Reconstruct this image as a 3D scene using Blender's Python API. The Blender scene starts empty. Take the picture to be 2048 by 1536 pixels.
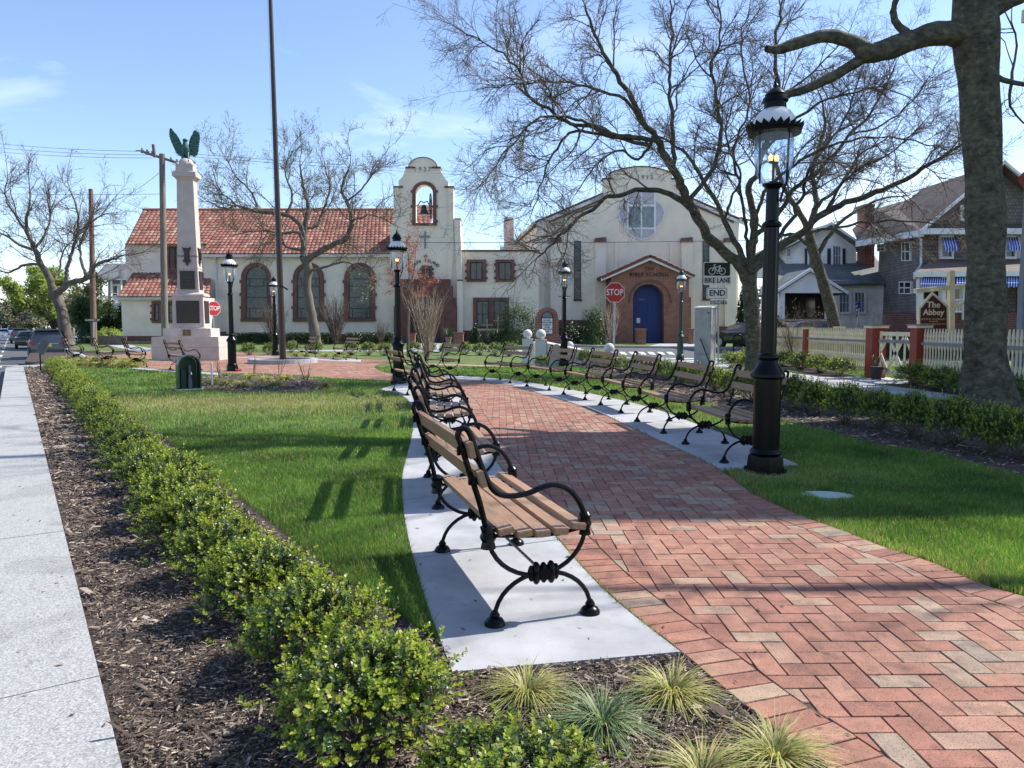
import bpy, bmesh, math, random
import numpy as np
from mathutils import Vector, Matrix

# ------------------------------------------------------------------ camera, light, exposure
SC = bpy.context.scene
COL = SC.collection
F_PX = 1479.0; CX = 1024.0; CY = 768.0; H_CAM = 1.35; PITCH = math.atan(118.0/F_PX)
cam_d = bpy.data.cameras.new('camera'); cam = bpy.data.objects.new('camera', cam_d); COL.objects.link(cam)
cam_d.sensor_width = 36.0; cam_d.lens = 36.0*F_PX/2048.0; cam_d.clip_end = 3000; cam_d.clip_start = 0.05
cam.location = (0, 0, H_CAM); cam.rotation_euler = (math.pi/2-PITCH, 0, 0)
SC.camera = cam
SUN_AZ = math.radians(68); SUN_EL = math.radians(46)      # azimuth measured right of the view direction
sdir = Vector((math.sin(SUN_AZ)*math.cos(SUN_EL), math.cos(SUN_AZ)*math.cos(SUN_EL), math.sin(SUN_EL)))
sl = bpy.data.lights.new('sun', 'SUN'); sl.energy = 4.7; sl.angle = math.radians(0.5); sl.color = (1.0, 0.95, 0.87)
so = bpy.data.objects.new('sun', sl); COL.objects.link(so); so.rotation_euler = (-sdir).to_track_quat('-Z', 'Y').to_euler()
W = bpy.data.worlds.new('World'); SC.world = W; W.use_nodes = True
wn = W.node_tree.nodes; wl = W.node_tree.links; wn.clear()
sky = wn.new('ShaderNodeTexSky'); sky.sky_type = 'NISHITA'; sky.sun_disc = False
sky.sun_elevation = SUN_EL; sky.sun_rotation = SUN_AZ; sky.air_density = 1.0; sky.dust_density = 0.35; sky.ozone_density = 2.2
tc = wn.new('ShaderNodeTexCoord'); mp = wn.new('ShaderNodeMapping'); mp.inputs['Scale'].default_value = (1.2, 2.2, 5.5)
mp.inputs['Rotation'].default_value = (0.15, 0.25, 0.3)
n1 = wn.new('ShaderNodeTexNoise'); n1.inputs['Scale'].default_value = 1.6; n1.inputs['Detail'].default_value = 7; n1.inputs['Roughness'].default_value = 0.55; n1.inputs['Distortion'].default_value = 0.6
cr = wn.new('ShaderNodeValToRGB'); cr.color_ramp.elements[0].position = 0.56; cr.color_ramp.elements[1].position = 0.95
cr.color_ramp.elements[0].color = (0, 0, 0, 1); cr.color_ramp.elements[1].color = (0.7, 0.7, 0.7, 1)
mx = wn.new('ShaderNodeMixRGB'); mx.inputs['Color2'].default_value = (8.2, 8.6, 9.2, 1)
bg = wn.new('ShaderNodeBackground'); bg.inputs['Strength'].default_value = 0.14
wo = wn.new('ShaderNodeOutputWorld')
wl.new(tc.outputs['Generated'], mp.inputs['Vector']); wl.new(mp.outputs['Vector'], n1.inputs['Vector'])
wl.new(n1.outputs['Fac'], cr.inputs['Fac']); wl.new(cr.outputs['Color'], mx.inputs['Fac'])
tn = wn.new('ShaderNodeMixRGB'); tn.blend_type = 'MULTIPLY'; tn.inputs['Fac'].default_value = 1; tn.inputs['Color2'].default_value = (.975, .972, 1.03, 1); wl.new(sky.outputs['Color'], tn.inputs['Color1']); wl.new(tn.outputs['Color'], mx.inputs['Color1']); wl.new(mx.outputs['Color'], bg.inputs['Color']); wl.new(bg.outputs['Background'], wo.inputs['Surface'])
SC.view_settings.view_transform = 'Standard'; SC.view_settings.look = 'None'; SC.view_settings.exposure = 0.75; SC.view_settings.gamma = 1.0
SC.cycles.max_bounces = 6; SC.cycles.diffuse_bounces = 3; SC.cycles.transparent_max_bounces = 12

R = math.radians
rnd = random.Random(5)
_ct, _st = math.cos(PITCH), math.sin(PITCH)
def _ray(px, py):
    a = (px-CX)/F_PX; b = (CY-py)/F_PX
    return a, _ct+b*_st, -_st+b*_ct
def P(px, py, Y):
    """point of the plane y = Y seen at a pixel of the photograph: x, z"""
    a, y, z = _ray(px, py); t = Y/y
    return a*t, H_CAM+z*t
def P3(px, py, Y):
    x, z = P(px, py, Y); return Vector((x, Y, z))
def G(px, py, z0=0.0):
    a, y, z = _ray(px, py); t = (z0-H_CAM)/z
    return a*t, y*t

# ------------------------------------------------------------------ materials
MATS = {}
def _nodes(name):
    m = bpy.data.materials.new(name); m.use_nodes = True
    nt = m.node_tree; b = nt.nodes['Principled BSDF']
    return m, nt, b
def lin(c):
    return tuple(((v/255.0)/12.92 if v/255.0 <= .04045 else ((v/255.0+.055)/1.055)**2.4) for v in c)
def mat(name, col, rough=.7, var=.2, scale=6, bump=0., bscale=None, metal=0., ramp=None, island=None, spec=.5, detail=5, stretch=None, hue2=None, trans=0., coat=0.):
    """principled material: noise-mixed colour, optional per-island colours, optional bump"""
    if name in MATS: return MATS[name]
    m, nt, b = _nodes(name); N = nt.nodes; L = nt.links
    tcn = N.new('ShaderNodeTexCoord'); vec = tcn.outputs['Object']
    if stretch:
        mpn = N.new('ShaderNodeMapping'); mpn.inputs['Scale'].default_value = stretch; L.new(vec, mpn.inputs['Vector']); vec = mpn.outputs['Vector']
    nz = N.new('ShaderNodeTexNoise'); nz.inputs['Scale'].default_value = scale; nz.inputs['Detail'].default_value = detail; nz.inputs['Roughness'].default_value = .6
    L.new(vec, nz.inputs['Vector'])
    c = (*col, 1) if len(col) == 3 else col
    if island:
        geo = N.new('ShaderNodeNewGeometry'); rp = N.new('ShaderNodeValToRGB'); cre = rp.color_ramp.elements
        rp.color_ramp.interpolation = 'LINEAR'
        while len(cre) < len(island): cre.new(.5)
        for i, (p, cc) in enumerate(island): cre[i].position = p; cre[i].color = (*cc, 1)
        L.new(geo.outputs['Random Per Island'], rp.inputs['Fac']); base = rp.outputs['Color']
    else:
        rgb = N.new('ShaderNodeRGB'); rgb.outputs[0].default_value = c; base = rgb.outputs[0]
    mxn = N.new('ShaderNodeMixRGB'); mxn.blend_type = 'MULTIPLY'; mxn.inputs['Fac'].default_value = 1.0
    rp2 = N.new('ShaderNodeValToRGB'); e = rp2.color_ramp.elements
    lo = max(0, 1-var*1.6); hi = 1+var
    e[0].position = .3; e[1].position = .7
    e[0].color = (lo, lo, lo, 1)
    e[1].color = (hi, hi, hi, 1) if not hue2 else (hi*hue2[0], hi*hue2[1], hi*hue2[2], 1)
    L.new(nz.outputs['Fac'], rp2.inputs['Fac']); L.new(base, mxn.inputs['Color1']); L.new(rp2.outputs['Color'], mxn.inputs['Color2'])
    L.new(mxn.outputs['Color'], b.inputs['Base Color'])
    b.inputs['Roughness'].default_value = rough; b.inputs['Metallic'].default_value = metal
    b.inputs['Specular IOR Level'].default_value = spec
    if coat: b.inputs['Coat Weight'].default_value = coat; b.inputs['Coat Roughness'].default_value = .08
    if bump:
        nb = N.new('ShaderNodeTexNoise'); nb.inputs['Scale'].default_value = bscale or scale*4; nb.inputs['Detail'].default_value = 6
        L.new(vec, nb.inputs['Vector'])
        bm_ = N.new('ShaderNodeBump'); bm_.inputs['Strength'].default_value = bump; bm_.inputs['Distance'].default_value = .02
        L.new(nb.outputs['Fac'], bm_.inputs['Height']); L.new(bm_.outputs['Normal'], b.inputs['Normal'])
    if trans:
        tr = N.new('ShaderNodeBsdfTranslucent'); ms = N.new('ShaderNodeMixShader'); ms.inputs['Fac'].default_value = trans
        mm = N.new('ShaderNodeMixRGB'); mm.blend_type = 'MULTIPLY'; mm.inputs['Fac'].default_value = 1; mm.inputs['Color2'].default_value = (1.5, 1.6, .8, 1)
        L.new(mxn.outputs['Color'], mm.inputs['Color1']); L.new(mm.outputs['Color'], tr.inputs['Color'])
        out = N['Material Output']; L.new(b.outputs['BSDF'], ms.inputs[1]); L.new(tr.outputs['BSDF'], ms.inputs[2]); L.new(ms.outputs['Shader'], out.inputs['Surface'])
    MATS[name] = m; return m

def brickmat(name, c1, c2, mortar, bw=.22, bh=.075, ms=.01, rough=.85, offset=.5, bump=.5, squash=1.0):
    if name in MATS: return MATS[name]
    m, nt, b = _nodes(name); N = nt.nodes; L = nt.links
    tcn = N.new('ShaderNodeTexCoord'); sp = N.new('ShaderNodeSeparateXYZ'); L.new(tcn.outputs['Object'], sp.inputs[0])
    ad = N.new('ShaderNodeMath'); ad.operation = 'ADD'; L.new(sp.outputs['X'], ad.inputs[0]); L.new(sp.outputs['Y'], ad.inputs[1])
    cb = N.new('ShaderNodeCombineXYZ'); L.new(ad.outputs[0], cb.inputs['X']); L.new(sp.outputs['Z'], cb.inputs['Y'])
    bt = N.new('ShaderNodeTexBrick'); bt.offset = offset; bt.squash = squash
    bt.inputs['Scale'].default_value = 1.0; bt.inputs['Brick Width'].default_value = bw; bt.inputs['Row Height'].default_value = bh; bt.inputs['Mortar Size'].default_value = ms
    bt.inputs['Color1'].default_value = (*c1, 1); bt.inputs['Color2'].default_value = (*c2, 1); bt.inputs['Mortar'].default_value = (*mortar, 1)
    L.new(cb.outputs[0], bt.inputs['Vector'])
    nz = N.new('ShaderNodeTexNoise'); nz.inputs['Scale'].default_value = 1.7; nz.inputs['Detail'].default_value = 6; L.new(tcn.outputs['Object'], nz.inputs['Vector'])
    rp2 = N.new('ShaderNodeValToRGB'); e = rp2.color_ramp.elements; e[0].position = .3; e[1].position = .7; e[0].color = (.75, .75, .75, 1); e[1].color = (1.15, 1.12, 1.1, 1)
    L.new(nz.outputs['Fac'], rp2.inputs['Fac'])
    mxn = N.new('ShaderNodeMixRGB'); mxn.blend_type = 'MULTIPLY'; mxn.inputs['Fac'].default_value = 1.0
    L.new(bt.outputs['Color'], mxn.inputs['Color1']); L.new(rp2.outputs['Color'], mxn.inputs['Color2']); L.new(mxn.outputs['Color'], b.inputs['Base Color'])
    b.inputs['Roughness'].default_value = rough
    bm_ = N.new('ShaderNodeBump'); bm_.inputs['Strength'].default_value = bump; bm_.inputs['Distance'].default_value = .01; bm_.invert = True
    L.new(bt.outputs['Fac'], bm_.inputs['Height']); L.new(bm_.outputs['Normal'], b.inputs['Normal'])
    MATS[name] = m; return m

def glassmat(name, tint=(.9, .95, 1), gloss=.12):
    m, nt, b = _nodes(name); N = nt.nodes; L = nt.links
    N.remove(b)
    tr = N.new('ShaderNodeBsdfTransparent'); tr.inputs['Color'].default_value = (*tint, 1)
    gl = N.new('ShaderNodeBsdfGlossy'); gl.inputs['Roughness'].default_value = .03
    fr = N.new('ShaderNodeLayerWeight'); fr.inputs['Blend'].default_value = .25
    ad = N.new('ShaderNodeMath'); ad.operation = 'MULTIPLY_ADD'; ad.inputs[1].default_value = .6; ad.inputs[2].default_value = gloss*.4; ad.use_clamp = True
    L.new(fr.outputs['Fresnel'], ad.inputs[0])
    ms = N.new('ShaderNodeMixShader'); L.new(ad.outputs[0], ms.inputs['Fac']); L.new(tr.outputs[0], ms.inputs[1]); L.new(gl.outputs[0], ms.inputs[2])
    L.new(ms.outputs[0], N['Material Output'].inputs['Surface']); MATS[name] = m; return m
def emitmat(name, col, s):
    m, nt, b = _nodes(name); b.inputs['Base Color'].default_value = (*col, 1)
    b.inputs['Emission Color'].default_value = (*col, 1); b.inputs['Emission Strength'].default_value = s; MATS[name] = m; return m

def speckle(m, scale=330., lo=.45, thr=.60):
    nt = m.node_tree; N = nt.nodes; L = nt.links; b = N['Principled BSDF']; src = b.inputs['Base Color'].links[0].from_socket
    t = N.new('ShaderNodeTexCoord'); n = N.new('ShaderNodeTexNoise'); n.inputs['Scale'].default_value = scale; n.inputs['Detail'].default_value = 2; L.new(t.outputs['Object'], n.inputs['Vector'])
    r = N.new('ShaderNodeValToRGB'); r.color_ramp.elements[0].position = thr; r.color_ramp.elements[1].position = thr+.06; r.color_ramp.elements[0].color = (1, 1, 1, 1); r.color_ramp.elements[1].color = (lo, lo, lo, 1); L.new(n.outputs['Fac'], r.inputs['Fac'])
    x = N.new('ShaderNodeMixRGB'); x.blend_type = 'MULTIPLY'; x.inputs['Fac'].default_value = 1; L.new(src, x.inputs['Color1']); L.new(r.outputs['Color'], x.inputs['Color2']); L.new(x.outputs['Color'], b.inputs['Base Color'])
IRON = mat('black_iron', (.0028, .0034, .0045), rough=.27, var=.2, scale=30, bump=.03, spec=.2)
GREENIRON = mat('green_iron', (.008, .035, .028), rough=.4, var=.2, scale=30)
WOOD = mat('bench_wood', (.3, .19, .12), rough=.55, var=.16, scale=9, bump=.12, bscale=40, stretch=(.7, 6, 6), island=[(0, (.26, .150, .085)), (1, (.33, .20, .115))])
STEEL = mat('zinc_bolt', (.6, .6, .62), rough=.3, metal=.8, var=.05)
GALV = mat('galvanised', (.42, .44, .45), rough=.45, metal=.55, var=.15, scale=8)
CONC = mat('concrete', (.375, .378, .388), rough=.85, var=.12, scale=2.6, bump=.12, bscale=160, stretch=(1, 1, 1), hue2=(1, 1, 1.0))
GRAN = mat('granite', (.36, .358, .345), rough=.75, var=.34, scale=130, bump=.10, bscale=200, detail=3)
MULCHB = mat('mulch_base', (.065, .046, .036), rough=.95, var=.5, scale=25, bump=1., bscale=60)
CHIP = mat('mulch_chip', (.1, .07, .05), rough=.9, var=.2, scale=30, island=[(0, (.045, .032, .025)), (.4, (.105, .075, .057)), (.7, (.175, .13, .10)), (.88, (.30, .235, .18)), (1, (.48, .40, .32))])
SOIL = mat('lawn_soil', (.085, .145, .035), rough=.95, var=.3, scale=2.5, bump=.8, bscale=90, hue2=(1.3, 1.05, .9))
TERR = mat('terrain', (.06, .085, .03), rough=.95, var=.3, scale=.3)
ASPH = mat('asphalt', (.085, .088, .095), rough=.85, var=.18, scale=1.2, bump=.3, bscale=120)
ROADW = mat('road_paint', (.75, .75, .72), rough=.7, var=.1, scale=5)
ROADY = mat('road_paint_yellow', (.6, .42, .05), rough=.7, var=.1, scale=5)
BRICKP = mat('paver', (.3, .1, .07), rough=.85, var=.13, scale=14, bump=.35, bscale=220, hue2=(1.06, 1.04, .99), island=[
    (0, (.27, .122, .085)), (.2, (.345, .165, .115)), (.4, (.32, .142, .098)), (.52, (.25, .108, .077)), (.64, (.355, .178, .122)), (.74, (.36, .19, .135)), (.86, (.36, .25, .175)), (.96, (.33, .24, .175)), (1, (.27, .21, .165))])
speckle(BRICKP, 150, .42, .585); speckle(BRICKP, 9, .78, .56); speckle(BRICKP, .8, .88, .5); speckle(GRAN, 1.6, .86, .52); speckle(CONC, .9, .90, .5); speckle(CONC, 6, .93, .58); speckle(CONC, 45, .9, .66); speckle(GRAN, 5, .9, .6)
JOINT = mat('joint_sand', (.085, .055, .042), rough=.95, var=.3, scale=20)
STUCCO = mat('stucco', (.82, .72, .60), rough=.9, var=.07, scale=.9, bump=.25, bscale=25, hue2=(1, .985, .96))
STUCCO2 = mat('stucco_warm', (.83, .71, .58), rough=.9, var=.08, scale=.7, bump=.25, bscale=25)
CREAMW = mat('white_trim', (.62, .62, .61), rough=.6, var=.05, scale=3)
WHITEP = mat('white_paint', (.74, .75, .76), rough=.5, var=.05, scale=3)
CHBRICK = brickmat('church_brick', (.17, .052, .038), (.115, .036, .028), (.26, .17, .14), bw=.26, bh=.09, ms=.012)
CHBRICKD = brickmat('church_brick_dark', (.16, .05, .038), (.11, .034, .028), (.19, .12, .10), bw=.26, bh=.09, ms=.012)
BRICKO = brickmat('portal_brick', (.30, .10, .062), (.20, .066, .045), (.36, .24, .18), bw=.26, bh=.09, ms=.012)
TILE = mat('roof_tile', (.4, .13, .08), rough=.8, var=.22, scale=1.1, bump=.2, island=[(0, (.17, .060, .042)), (.35, (.26, .098, .068)), (.7, (.32, .135, .093)), (.85, (.24, .12, .085)), (1, (.40, .24, .175))])
WGLASS = mat('leaded_glass', (.075, .088, .085), rough=.25, var=.35, scale=5, spec=.7)
WGLASSL = mat('pale_glass', (.2, .25, .26), rough=.2, var=.25, scale=2, spec=.7)
DARKG = mat('dark_glass', (.012, .014, .017), rough=.08, var=.2, scale=2, spec=.8)
BLKF = mat('black_frame', (.014, .014, .015), rough=.5, var=.1)
GRNST = mat('pink_granite', (.51, .445, .40), rough=.8, var=.10, scale=3, bump=.12, bscale=90, hue2=(1, .97, .95))
PLAQ = mat('bronze_plaque', (.045, .038, .035), rough=.45, metal=.3, var=.3, scale=25, bump=.4, bscale=60)
VERD = mat('verdigris', (.035, .13, .115), rough=.55, metal=.2, var=.45, scale=14, bump=.3, bscale=50)
GOLDB = mat('gilt_plaque', (.14, .085, .03), rough=.4, metal=.5, var=.3, scale=30)
BARK = mat('bark', (.10, .085, .068), rough=.92, var=.42, scale=9, bump=1.0, bscale=16, stretch=(1, 1, 1.6), hue2=(.95, 1.04, .85))
BARKG = mat('bark_grey', (.13, .108, .088), rough=.9, var=.3, scale=5, bump=.5, bscale=20, stretch=(1, 1, .4))
BARKR = mat('bark_red', (.14, .10, .08), rough=.9, var=.3, scale=5)
TWIG = mat('twig', (.15, .12, .095), rough=.85, var=.25, scale=3)
TWIGT = mat('twig_tan', (.34, .26, .19), rough=.85, var=.25, scale=3)
speckle(BARK, 12, 1.5, .60); speckle(BARK, 4, .68, .54)
POLEW = mat('pole_wood', (.20, .17, .14), rough=.9, var=.3, scale=4, bump=.6, bscale=14, stretch=(4, 4, .25))
POLEB = mat('pole_wood_brown', (.19, .12, .09), rough=.9, var=.25, scale=4, bump=.6, bscale=14, stretch=(4, 4, .25))
BRONZEP = mat('brown_metal', (.045, .032, .027), rough=.4, metal=.3, var=.1)
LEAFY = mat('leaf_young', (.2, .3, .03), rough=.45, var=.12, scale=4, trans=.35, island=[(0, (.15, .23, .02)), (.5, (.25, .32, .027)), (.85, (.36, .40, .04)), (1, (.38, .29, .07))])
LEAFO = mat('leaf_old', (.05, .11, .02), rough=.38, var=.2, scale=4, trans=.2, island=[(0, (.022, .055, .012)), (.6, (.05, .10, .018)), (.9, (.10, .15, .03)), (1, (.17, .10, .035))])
LEAFD = mat('leaf_dark', (.02, .05, .015), rough=.45, var=.25, scale=4, trans=.1, island=[(0, (.018, .045, .014)), (1, (.045, .085, .025))])
LEAFM = mat('leaf_mid', (.06, .11, .025), rough=.5, var=.25, scale=4, trans=.2, island=[(0, (.03, .06, .016)), (1, (.07, .115, .03))])
LEAFG = mat('leaf_spring', (.16, .2, .04), rough=.6, var=.25, scale=.5, trans=.3, island=[(0, (.18, .24, .05)), (1, (.34, .40, .09))])
LEAFR = mat('leaf_red', (.3, .06, .05), rough=.6, var=.25, scale=4, trans=.25, island=[(0, (.27, .06, .05)), (1, (.45, .16, .13))])
BLADE = mat('grass_blade', (.08, .17, .025), rough=.5, var=.36, scale=1.1, trans=.45, island=[(0, (.052, .135, .03)), (.5, (.085, .20, .045)), (.84, (.14, .26, .06)), (.95, (.30, .30, .11)), (1, (.42, .36, .19))], hue2=(1.2, 1.08, 1.0))
BLADED = mat('dry_grass_blade', (.3, .25, .12), rough=.6, var=.2, scale=.7, trans=.35, island=[(0, (.24, .26, .09)), (.5, (.38, .33, .15)), (1, (.48, .40, .23))])
SEDGEY = mat('sedge_gold', (.45, .4, .15), rough=.55, var=.1, trans=.3, island=[(0, (.17, .24, .05)), (.4, (.36, .36, .11)), (.8, (.48, .42, .19)), (1, (.45, .32, .16))])
SEDGEG = mat('sedge_green', (.15, .2, .1), rough=.55, var=.1, trans=.3, island=[(0, (.06, .13, .04)), (.5, (.13, .2, .08)), (.85, (.33, .36, .2)), (1, (.4, .36, .2))])
GLASS = glassmat('lamp_glass')
ENAMEL = mat('lamp_enamel', (.68, .67, .67), rough=.3, var=.05, scale=4, coat=.4)
FLAME = emitmat('gas_mantle', (1.0, .42, .09), 2.6)
CREAMF = mat('cream_paint', (.74, .65, .45), rough=.6, var=.08, scale=4)
MAROON = mat('maroon_paint', (.26, .035, .022), rough=.5, var=.08, scale=4)
GREYP = mat('grey_paint', (.2, .215, .235), rough=.5, var=.08, scale=4)
SHING = brickmat('cedar_shingle', (.16, .145, .14), (.23, .21, .20), (.09, .08, .075), bw=.16, bh=.15, ms=.012, bump=.9)
CLAP = brickmat('clapboard', (.90, .88, .85), (.90, .88, .85), (.80, .79, .77), bw=8., bh=.13, ms=.012, bump=.5)
ROOFB = brickmat('asphalt_roof_brown', (.16, .115, .095), (.12, .09, .075), (.10, .07, .06), bw=.3, bh=.13, ms=.01)
ROOFG = brickmat('asphalt_roof_grey', (.17, .185, .19), (.13, .145, .15), (.10, .11, .115), bw=.3, bh=.13, ms=.01)
BLUED = mat('blue_door_paint', (.008, .032, .17), rough=.45, var=.1, scale=3)
BLUEA = mat('awning_blue', (.02, .08, .42), rough=.8, var=.1)
WHITEA = mat('awning_white', (.62, .66, .74), rough=.8, var=.1)
REDS = mat('sign_red', (.45, .018, .02), rough=.4, var=.04)
WHITES = mat('sign_white', (.72, .72, .70), rough=.45, var=.04)
BLACKS = mat('sign_black', (.01, .01, .011), rough=.45, var=.05)
TANS = mat('sign_gold', (.5, .36, .16), rough=.5, var=.1)
SUVP = mat('suv_paint', (.05, .058, .068), rough=.3, metal=.4, var=.05, coat=.8)
BLACKP = mat('black_car_paint', (.015, .016, .02), rough=.3, var=.05, coat=.8)
SILVP = mat('silver_car_paint', (.4, .41, .43), rough=.3, metal=.4, var=.05, coat=.8)
WHITC = mat('white_car_paint', (.7, .7, .7), rough=.3, var=.05, coat=.8)
TYRE = mat('tyre_rubber', (.015, .015, .015), rough=.85, var=.1)
REDL = mat('tail_light_red', (.3, .012, .01), rough=.2, var=.05)
YPLATE = mat('plate_yellow', (.5, .42, .16), rough=.4, var=.05)
BELLM = mat('bell_bronze', (.045, .05, .045), rough=.5, metal=.4, var=.3)
GBOX = mat('green_box_paint', (.006, .05, .028), rough=.4, var=.15, scale=6)
TEALC = mat('valve_cover_green', (.33, .43, .36), rough=.6, var=.1, scale=8)
WOODN = mat('raw_timber', (.45, .33, .18), rough=.8, var=.15, scale=5)
FENCEW = mat('weathered_fence', (.16, .135, .11), rough=.9, var=.25, scale=4)
TERRA = mat('pot_clay', (.25, .20, .12), rough=.8, var=.1)
PINK = mat('pink_stucco', (.72, .56, .50), rough=.9, var=.08, scale=2)
LILAC = mat('lilac_glass', (.50, .46, .50), rough=.4, var=.15, scale=6)
GREYPL = mat('grey_plastic', (.16, .18, .19), rough=.5, var=.1)
MARB = mat('white_granite', (.58, .58, .58), rough=.6, var=.16, scale=60, detail=3)
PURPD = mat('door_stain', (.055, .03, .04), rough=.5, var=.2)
SHADE_LETTER = mat('porch_shade_lettering', (.03, .028, .027), rough=.9, var=.2)  # near-black standing in for porch shade; also colours the school lettering
FLAGR = mat('flag_cloth', (.5, .12, .12), rough=.8, var=.1)

# ------------------------------------------------------------------ mesh helpers
class MB:
    def __init__(s): s.v = []; s.f = []; s.m = []; s.mats = []
    def mi(s, m):
        if m not in s.mats: s.mats.append(m)
        return s.mats.index(m)
    def add(s, vs, fs, m):
        b = len(s.v); k = s.mi(m); s.v.extend([tuple(v) for v in vs])
        for f in fs: s.f.append(tuple(b+i for i in f)); s.m.append(k)
    def box(s, c, d, m, rz=0., rx=0., ry=0.):
        x, y, z = d[0]/2, d[1]/2, d[2]/2
        M_ = Matrix.Rotation(rz, 3, 'Z') @ Matrix.Rotation(ry, 3, 'Y') @ Matrix.Rotation(rx, 3, 'X')
        vs = [Vector(c)+M_ @ Vector((a*x, b*y, e*z)) for a in (-1, 1) for b in (-1, 1) for e in (-1, 1)]
        s.add(vs, [(0, 1, 3, 2), (4, 6, 7, 5), (0, 4, 5, 1), (2, 3, 7, 6), (0, 2, 6, 4), (1, 5, 7, 3)], m)
    def bar(s, a, b, w, h, m, up=(0, 0, 1)):
        """box between two points, w across, h along up"""
        a = Vector(a); b = Vector(b); t = (b-a); L_ = t.length; t.normalize(); u = Vector(up); n = t.cross(u)
        if n.length < 1e-4: n = t.cross(Vector((0, 1, 0)))
        n.normalize(); u = n.cross(t).normalized()
        vs = []
        for p in (a, b):
            for q in ((-1, -1), (1, -1), (1, 1), (-1, 1)): vs.append(p+n*(w/2*q[0])+u*(h/2*q[1]))
        s.add(vs, [(0, 3, 2, 1), (4, 5, 6, 7), (0, 1, 5, 4), (1, 2, 6, 5), (2, 3, 7, 6), (3, 0, 4, 7)], m)
    def lathe(s, prof, m, c=(0, 0, 0), n=16, rot=0., flute=0, fd=0.):
        vs = []; fs = []
        for (r, z) in prof:
            for i in range(n):
                a = rot+2*math.pi*i/n; rr = r*(1-fd*(i % 2)) if flute else r
                vs.append((c[0]+rr*math.cos(a), c[1]+rr*math.sin(a), c[2]+z))
        for k in range(len(prof)-1):
            for i in range(n):
                j = (i+1) % n; fs.append((k*n+i, k*n+j, (k+1)*n+j, (k+1)*n+i))
        fs.append(tuple(range(n-1, -1, -1))); b = (len(prof)-1)*n; fs.append(tuple(b+i for i in range(n)))
        s.add(vs, fs, m)
    def tube(s, pts, r, m, n=8, caps=True):
        pts = [Vector(p) for p in pts]; K = len(pts); rs = r if isinstance(r, (list, tuple)) else [r]*K
        vs = []; fs = []; N0 = None
        for k in range(K):
            t = (pts[min(k+1, K-1)]-pts[max(k-1, 0)]).normalized()
            if N0 is None:
                N0 = t.cross(Vector((0, 0, 1)));
                if N0.length < .1: N0 = t.cross(Vector((0, 1, 0)))
                N0.normalize()
            else:
                N0 = (N0-t*N0.dot(t)); N0.normalize()
            B = t.cross(N0)
            for i in range(n):
                a = 2*math.pi*i/n; vs.append(pts[k]+(N0*math.cos(a)+B*math.sin(a))*rs[k])
        for k in range(K-1):
            for i in range(n):
                j = (i+1) % n; fs.append((k*n+i, k*n+j, (k+1)*n+j, (k+1)*n+i))
        if caps: fs.append(tuple(range(n-1, -1, -1))); b = (K-1)*n; fs.append(tuple(b+i for i in range(n)))
        s.add(vs, fs, m)
    def prism(s, poly, z0, z1, m, side=None):
        """polygon in plan, extruded up"""
        n = len(poly); vs = [(p[0], p[1], z0) for p in poly]+[(p[0], p[1], z1) for p in poly]
        A = sum(poly[i][0]*poly[(i+1) % n][1]-poly[(i+1) % n][0]*poly[i][1] for i in range(n))
        o = list(range(n)) if A > 0 else list(range(n-1, -1, -1))
        fs = [tuple(reversed(o)), tuple(n+i for i in o)]
        for k in range(n):
            i, j = o[k], o[(k+1) % n]; fs.append((i, j, n+j, n+i))
        s.add(vs, fs, m)
    def xz(s, poly, Y, dep, m):
        """polygon in x,z standing at y = Y, extruded back by dep"""
        n = len(poly)
        A = sum(poly[i][0]*poly[(i+1) % n][1]-poly[(i+1) % n][0]*poly[i][1] for i in range(n))
        o = list(range(n)) if A > 0 else list(range(n-1, -1, -1))
        vs = [(p[0], Y, p[1]) for p in poly]+[(p[0], Y+dep, p[1]) for p in poly]
        fs = [tuple(o), tuple(n+i for i in reversed(o))]
        for k in range(n):
            i, j = o[k], o[(k+1) % n]; fs.append((j, i, n+i, n+j))
        s.add(vs, fs, m)
    def px(s, pts, Y, dep, m):
        s.xz([P(a, b, Y) for a, b in pts], Y, dep, m)
    def pxr(s, x0, y0, x1, y1, Y, dep, m):
        s.px([(x0, y1), (x1, y1), (x1, y0), (x0, y0)], Y, dep, m)
    def sphere(s, c, r, m, n=20, k=12, sc=(1, 1, 1)):
        vs = []; fs = []
        for j in range(k+1):
            t = math.pi*j/k
            for i in range(n):
                a = 2*math.pi*i/n; vs.append((c[0]+r*sc[0]*math.sin(t)*math.cos(a), c[1]+r*sc[1]*math.sin(t)*math.sin(a), c[2]-r*sc[2]*math.cos(t)))
        for j in range(k):
            for i in range(n):
                q = (i+1) % n; fs.append((j*n+i, j*n+q, (j+1)*n+q, (j+1)*n+i))
        s.add(vs, fs, m)
    def mesh(s, name, off=None, smooth=False):
        me = bpy.data.meshes.new(name)
        vs = s.v if off is None else [(v[0]-off[0], v[1]-off[1], v[2]-off[2]) for v in s.v]
        me.from_pydata(vs, [], s.f)
        for m in s.mats: me.materials.append(m)
        me.polygons.foreach_set('material_index', s.m)
        if smooth:
            me.polygons.foreach_set('use_smooth', [True]*len(s.f))
            try: me.set_sharp_from_angle(angle=R(38))
            except Exception: pass
        me.update(); return me
    def build(s, name, parent=None, world=False, smooth=False, **kw):
        off = None
        if parent is not None and world:
            q = parent; off = Vector((0, 0, 0))
            while q is not None: off = off+q.location; q = q.parent
        o = bpy.data.objects.new(name, s.mesh(name, off, smooth)); COL.objects.link(o)
        if parent is not None: o.parent = parent
        if kw: tag(o, **kw)
        return o

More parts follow.
